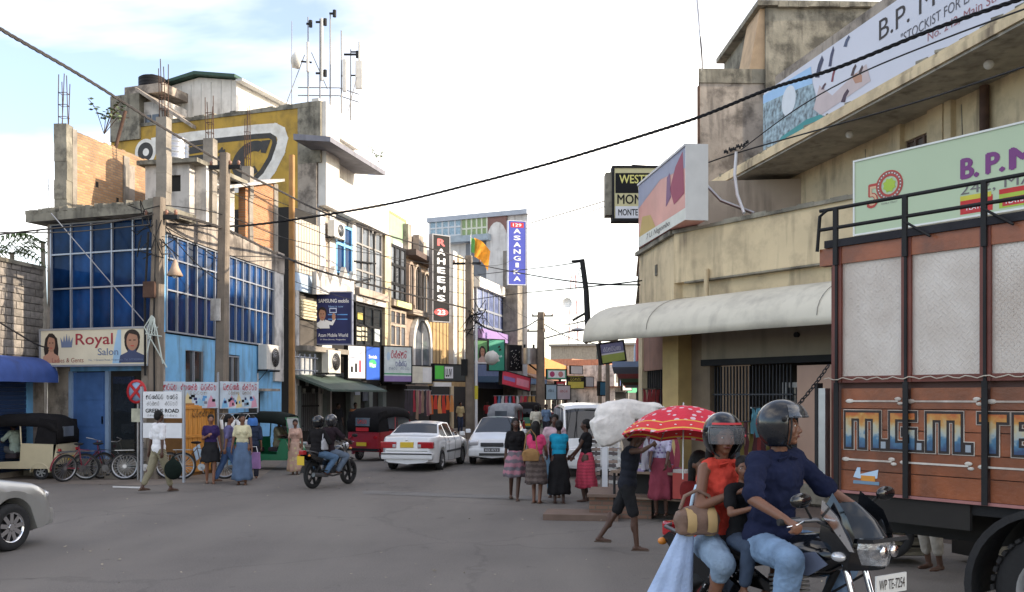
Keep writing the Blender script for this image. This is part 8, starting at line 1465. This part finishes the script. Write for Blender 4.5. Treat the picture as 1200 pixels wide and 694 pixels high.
# painted letters: block capitals with black and white edges over a sunset fill
def sunset():
    m = bpy.data.materials.new('sunset_lettering'); m.use_nodes = True; t = m.node_tree; b = t.nodes['Principled BSDF']; N = t.nodes.new; K = t.links.new; b.inputs['Roughness'].default_value = .5; tcx = N('ShaderNodeTexCoord'); s_ = N('ShaderNodeSeparateXYZ'); K(tcx.outputs['Object'], s_.inputs[0]); mr = N('ShaderNodeMapRange'); mr.inputs['From Min'].default_value = 1.6; mr.inputs['From Max'].default_value = 1.93; K(s_.outputs['Z'], mr.inputs['Value']); r = N('ShaderNodeValToRGB'); e = r.color_ramp.elements; e[0].position = 0; e[0].color = (.03, .06, .14, 1); e[1].position = 1; e[1].color = (.4, .1, .02, 1)
    for p, c in ((.3, (.06, .17, .28)), (.42, (.35, .4, .38)), (.6, (.45, .4, .25)), (.8, (.48, .24, .05))): q = e.new(p); q.color = (*c, 1)
    nq = N('ShaderNodeTexNoise'); nq.inputs['Scale'].default_value = 14; K(tcx.outputs['Object'], nq.inputs['Vector']); mq = N('ShaderNodeMath'); mq.operation = 'MULTIPLY_ADD'; K(nq.outputs['Fac'], mq.inputs[0]); mq.inputs[1].default_value = .7; mq.inputs[2].default_value = -.35; m3 = N('ShaderNodeMath'); K(mr.outputs['Result'], m3.inputs[0]); K(mq.outputs[0], m3.inputs[1]); K(m3.outputs[0], r.inputs['Fac']); K(r.outputs['Color'], b.inputs['Base Color']); return m
SUN = sunset(); LR = {'M': [(0, .2, 0, 1), (.4, .6, 0, 1), (.8, 1, 0, 1), (0, 1, .8, 1)], 'G': [(0, .24, 0, 1), (0, 1, .8, 1), (0, 1, 0, .2), (.76, 1, 0, .5), (.5, 1, .4, .56)], 'T': [(.0, 1, .78, 1), (.36, .64, 0, 1)], 'E': [(0, .26, 0, 1), (0, 1, .8, 1), (0, .85, .4, .6), (0, 1, 0, .2)], '.': [(0, 1, 0, .22)]}
def tx(u): return FT.at(u, 500, .02)[0]
for ch, u0, u1 in (('M', 990, 1030), ('.', 1031, 1038), ('G', 1042, 1072), ('.', 1073, 1080), ('M', 1085, 1126), ('.', 1130, 1138), ('T', 1146, 1180), ('E', 1187, 1215)):
    a, b_ = tx(u0), tx(u1); lt = bx('letter_backing', WOOD, tk, a, a+.001, -.001, 0, 1.7, 1.701)
    for gpad, m, y in ((.022, mat('aged_white_lettering', (.6, .56, .5), .6, dirt=.6, dirtcol=(.2, .12, .08), scale=6), -.008), (.016, HAIRP, -.011), (-.006, SUN, -.014)):
        if ch == '.' and m == SUN: m = flat((.3, .35, .4))
        mb = MB()
        for x0, x1, z0, z1 in LR[ch]: X0 = a+(b_-a)*x0-gpad; X1 = a+(b_-a)*x1+gpad; Z0 = 1.6+.33*z0-gpad; Z1 = 1.6+.33*z1+gpad; yy = y-.0004*len(mb.f)/6; mb.box(X0, X1, yy, 0, Z0, Z1)
        mb.build('painted_letter', m, tk)
    bpy.data.objects.remove(lt)
mb = MB()
for z, xs_ in ((2.03, (.12, .72, 1.42, 2.1)), (1.49, (.08, .66, 1.35, 2.1))):
    for a, b_ in zip(xs_, xs_[1:]): mb = MB().box(a+.08, b_-.05, -.007, 0, z-.008, z+.008).ell((a+.07, -.003, z), (.045, .006, .02), 8, 5).ell((b_-.05, -.003, z+.02), (.035, .006, .018), 8, 5).ell((b_-.03, -.003, z-.02), (.03, .006, .015), 8, 5); mb.build('painted_arrow', MATS['aged_white_lettering'], tk)
s0_ = tx(999); MB().prism([(s0_, 1.33), (s0_+.04, 1.42), (s0_+.07, 1.42), (s0_+.07, 1.36), (s0_+.25, 1.41), (s0_+.24, 1.33), (s0_+.06, 1.32)], -.007, 0, 'y').build('painted_swan', LBLUE, tk); MB().box(s0_+.08, s0_+.22, -.01, 0, 1.3, 1.35).build('painted_swan', flat((.6, .25, .03)), tk); MB().box(s0_, s0_+.26, -.009, 0, 1.27, 1.3).build('painted_swan', flat((.15, .25, .35)), tk)
# chain hanging from the truck's rear corner
ch = thing('chain', 'dark chain hanging down from the truck\'s rear corner towards the driver\'s helmet', 'chain', P(971, 428, 8.8)); pts = catenary((0, 0, 0), P(918, 492, 8.5)-P(971, 428, 8.8), .03, 16); lk = MB().tube([Vector((.026*math.cos(a)*(1.25), .016*math.sin(a), 0)) for a in [2*math.pi*i/10 for i in range(10)]], .006, 5, True).mesh('chain_link')
for i in range(16):
    o = part('chain_link', lk, IRON, ch); d = (pts[i+1]-pts[i]).normalized(); o.matrix_basis = Matrix.Translation((pts[i]+pts[i+1])/2) @ d.to_track_quat('X', 'Z').to_matrix().to_4x4() @ Matrix.Rotation(R(90*(i % 2)), 4, 'X'); 

# crates added behind the truck to darken the gap under it
for k, (u, Y, w_, h_, lb) in enumerate(((1020, 11.6, .7, .5, 'dark wooden crate on the ground behind the truck, left of the legs'), (1150, 11.4, .8, .6, 'dark crate behind the truck beside the parked motorbike'))):
    q = P(u, 0, Y); t = thing('crate', lb, 'crate', (q.x, q.y, .1), R(20*k)); bx('crate_core', DARK, t, .02, w_-.02, .02, .48, 0, h_-.02)
    for j in range(4): ub('slat', MOULD, t, 0, w_, -.01, .01, h_*j/4+.01, h_*(j+1)/4-.02)
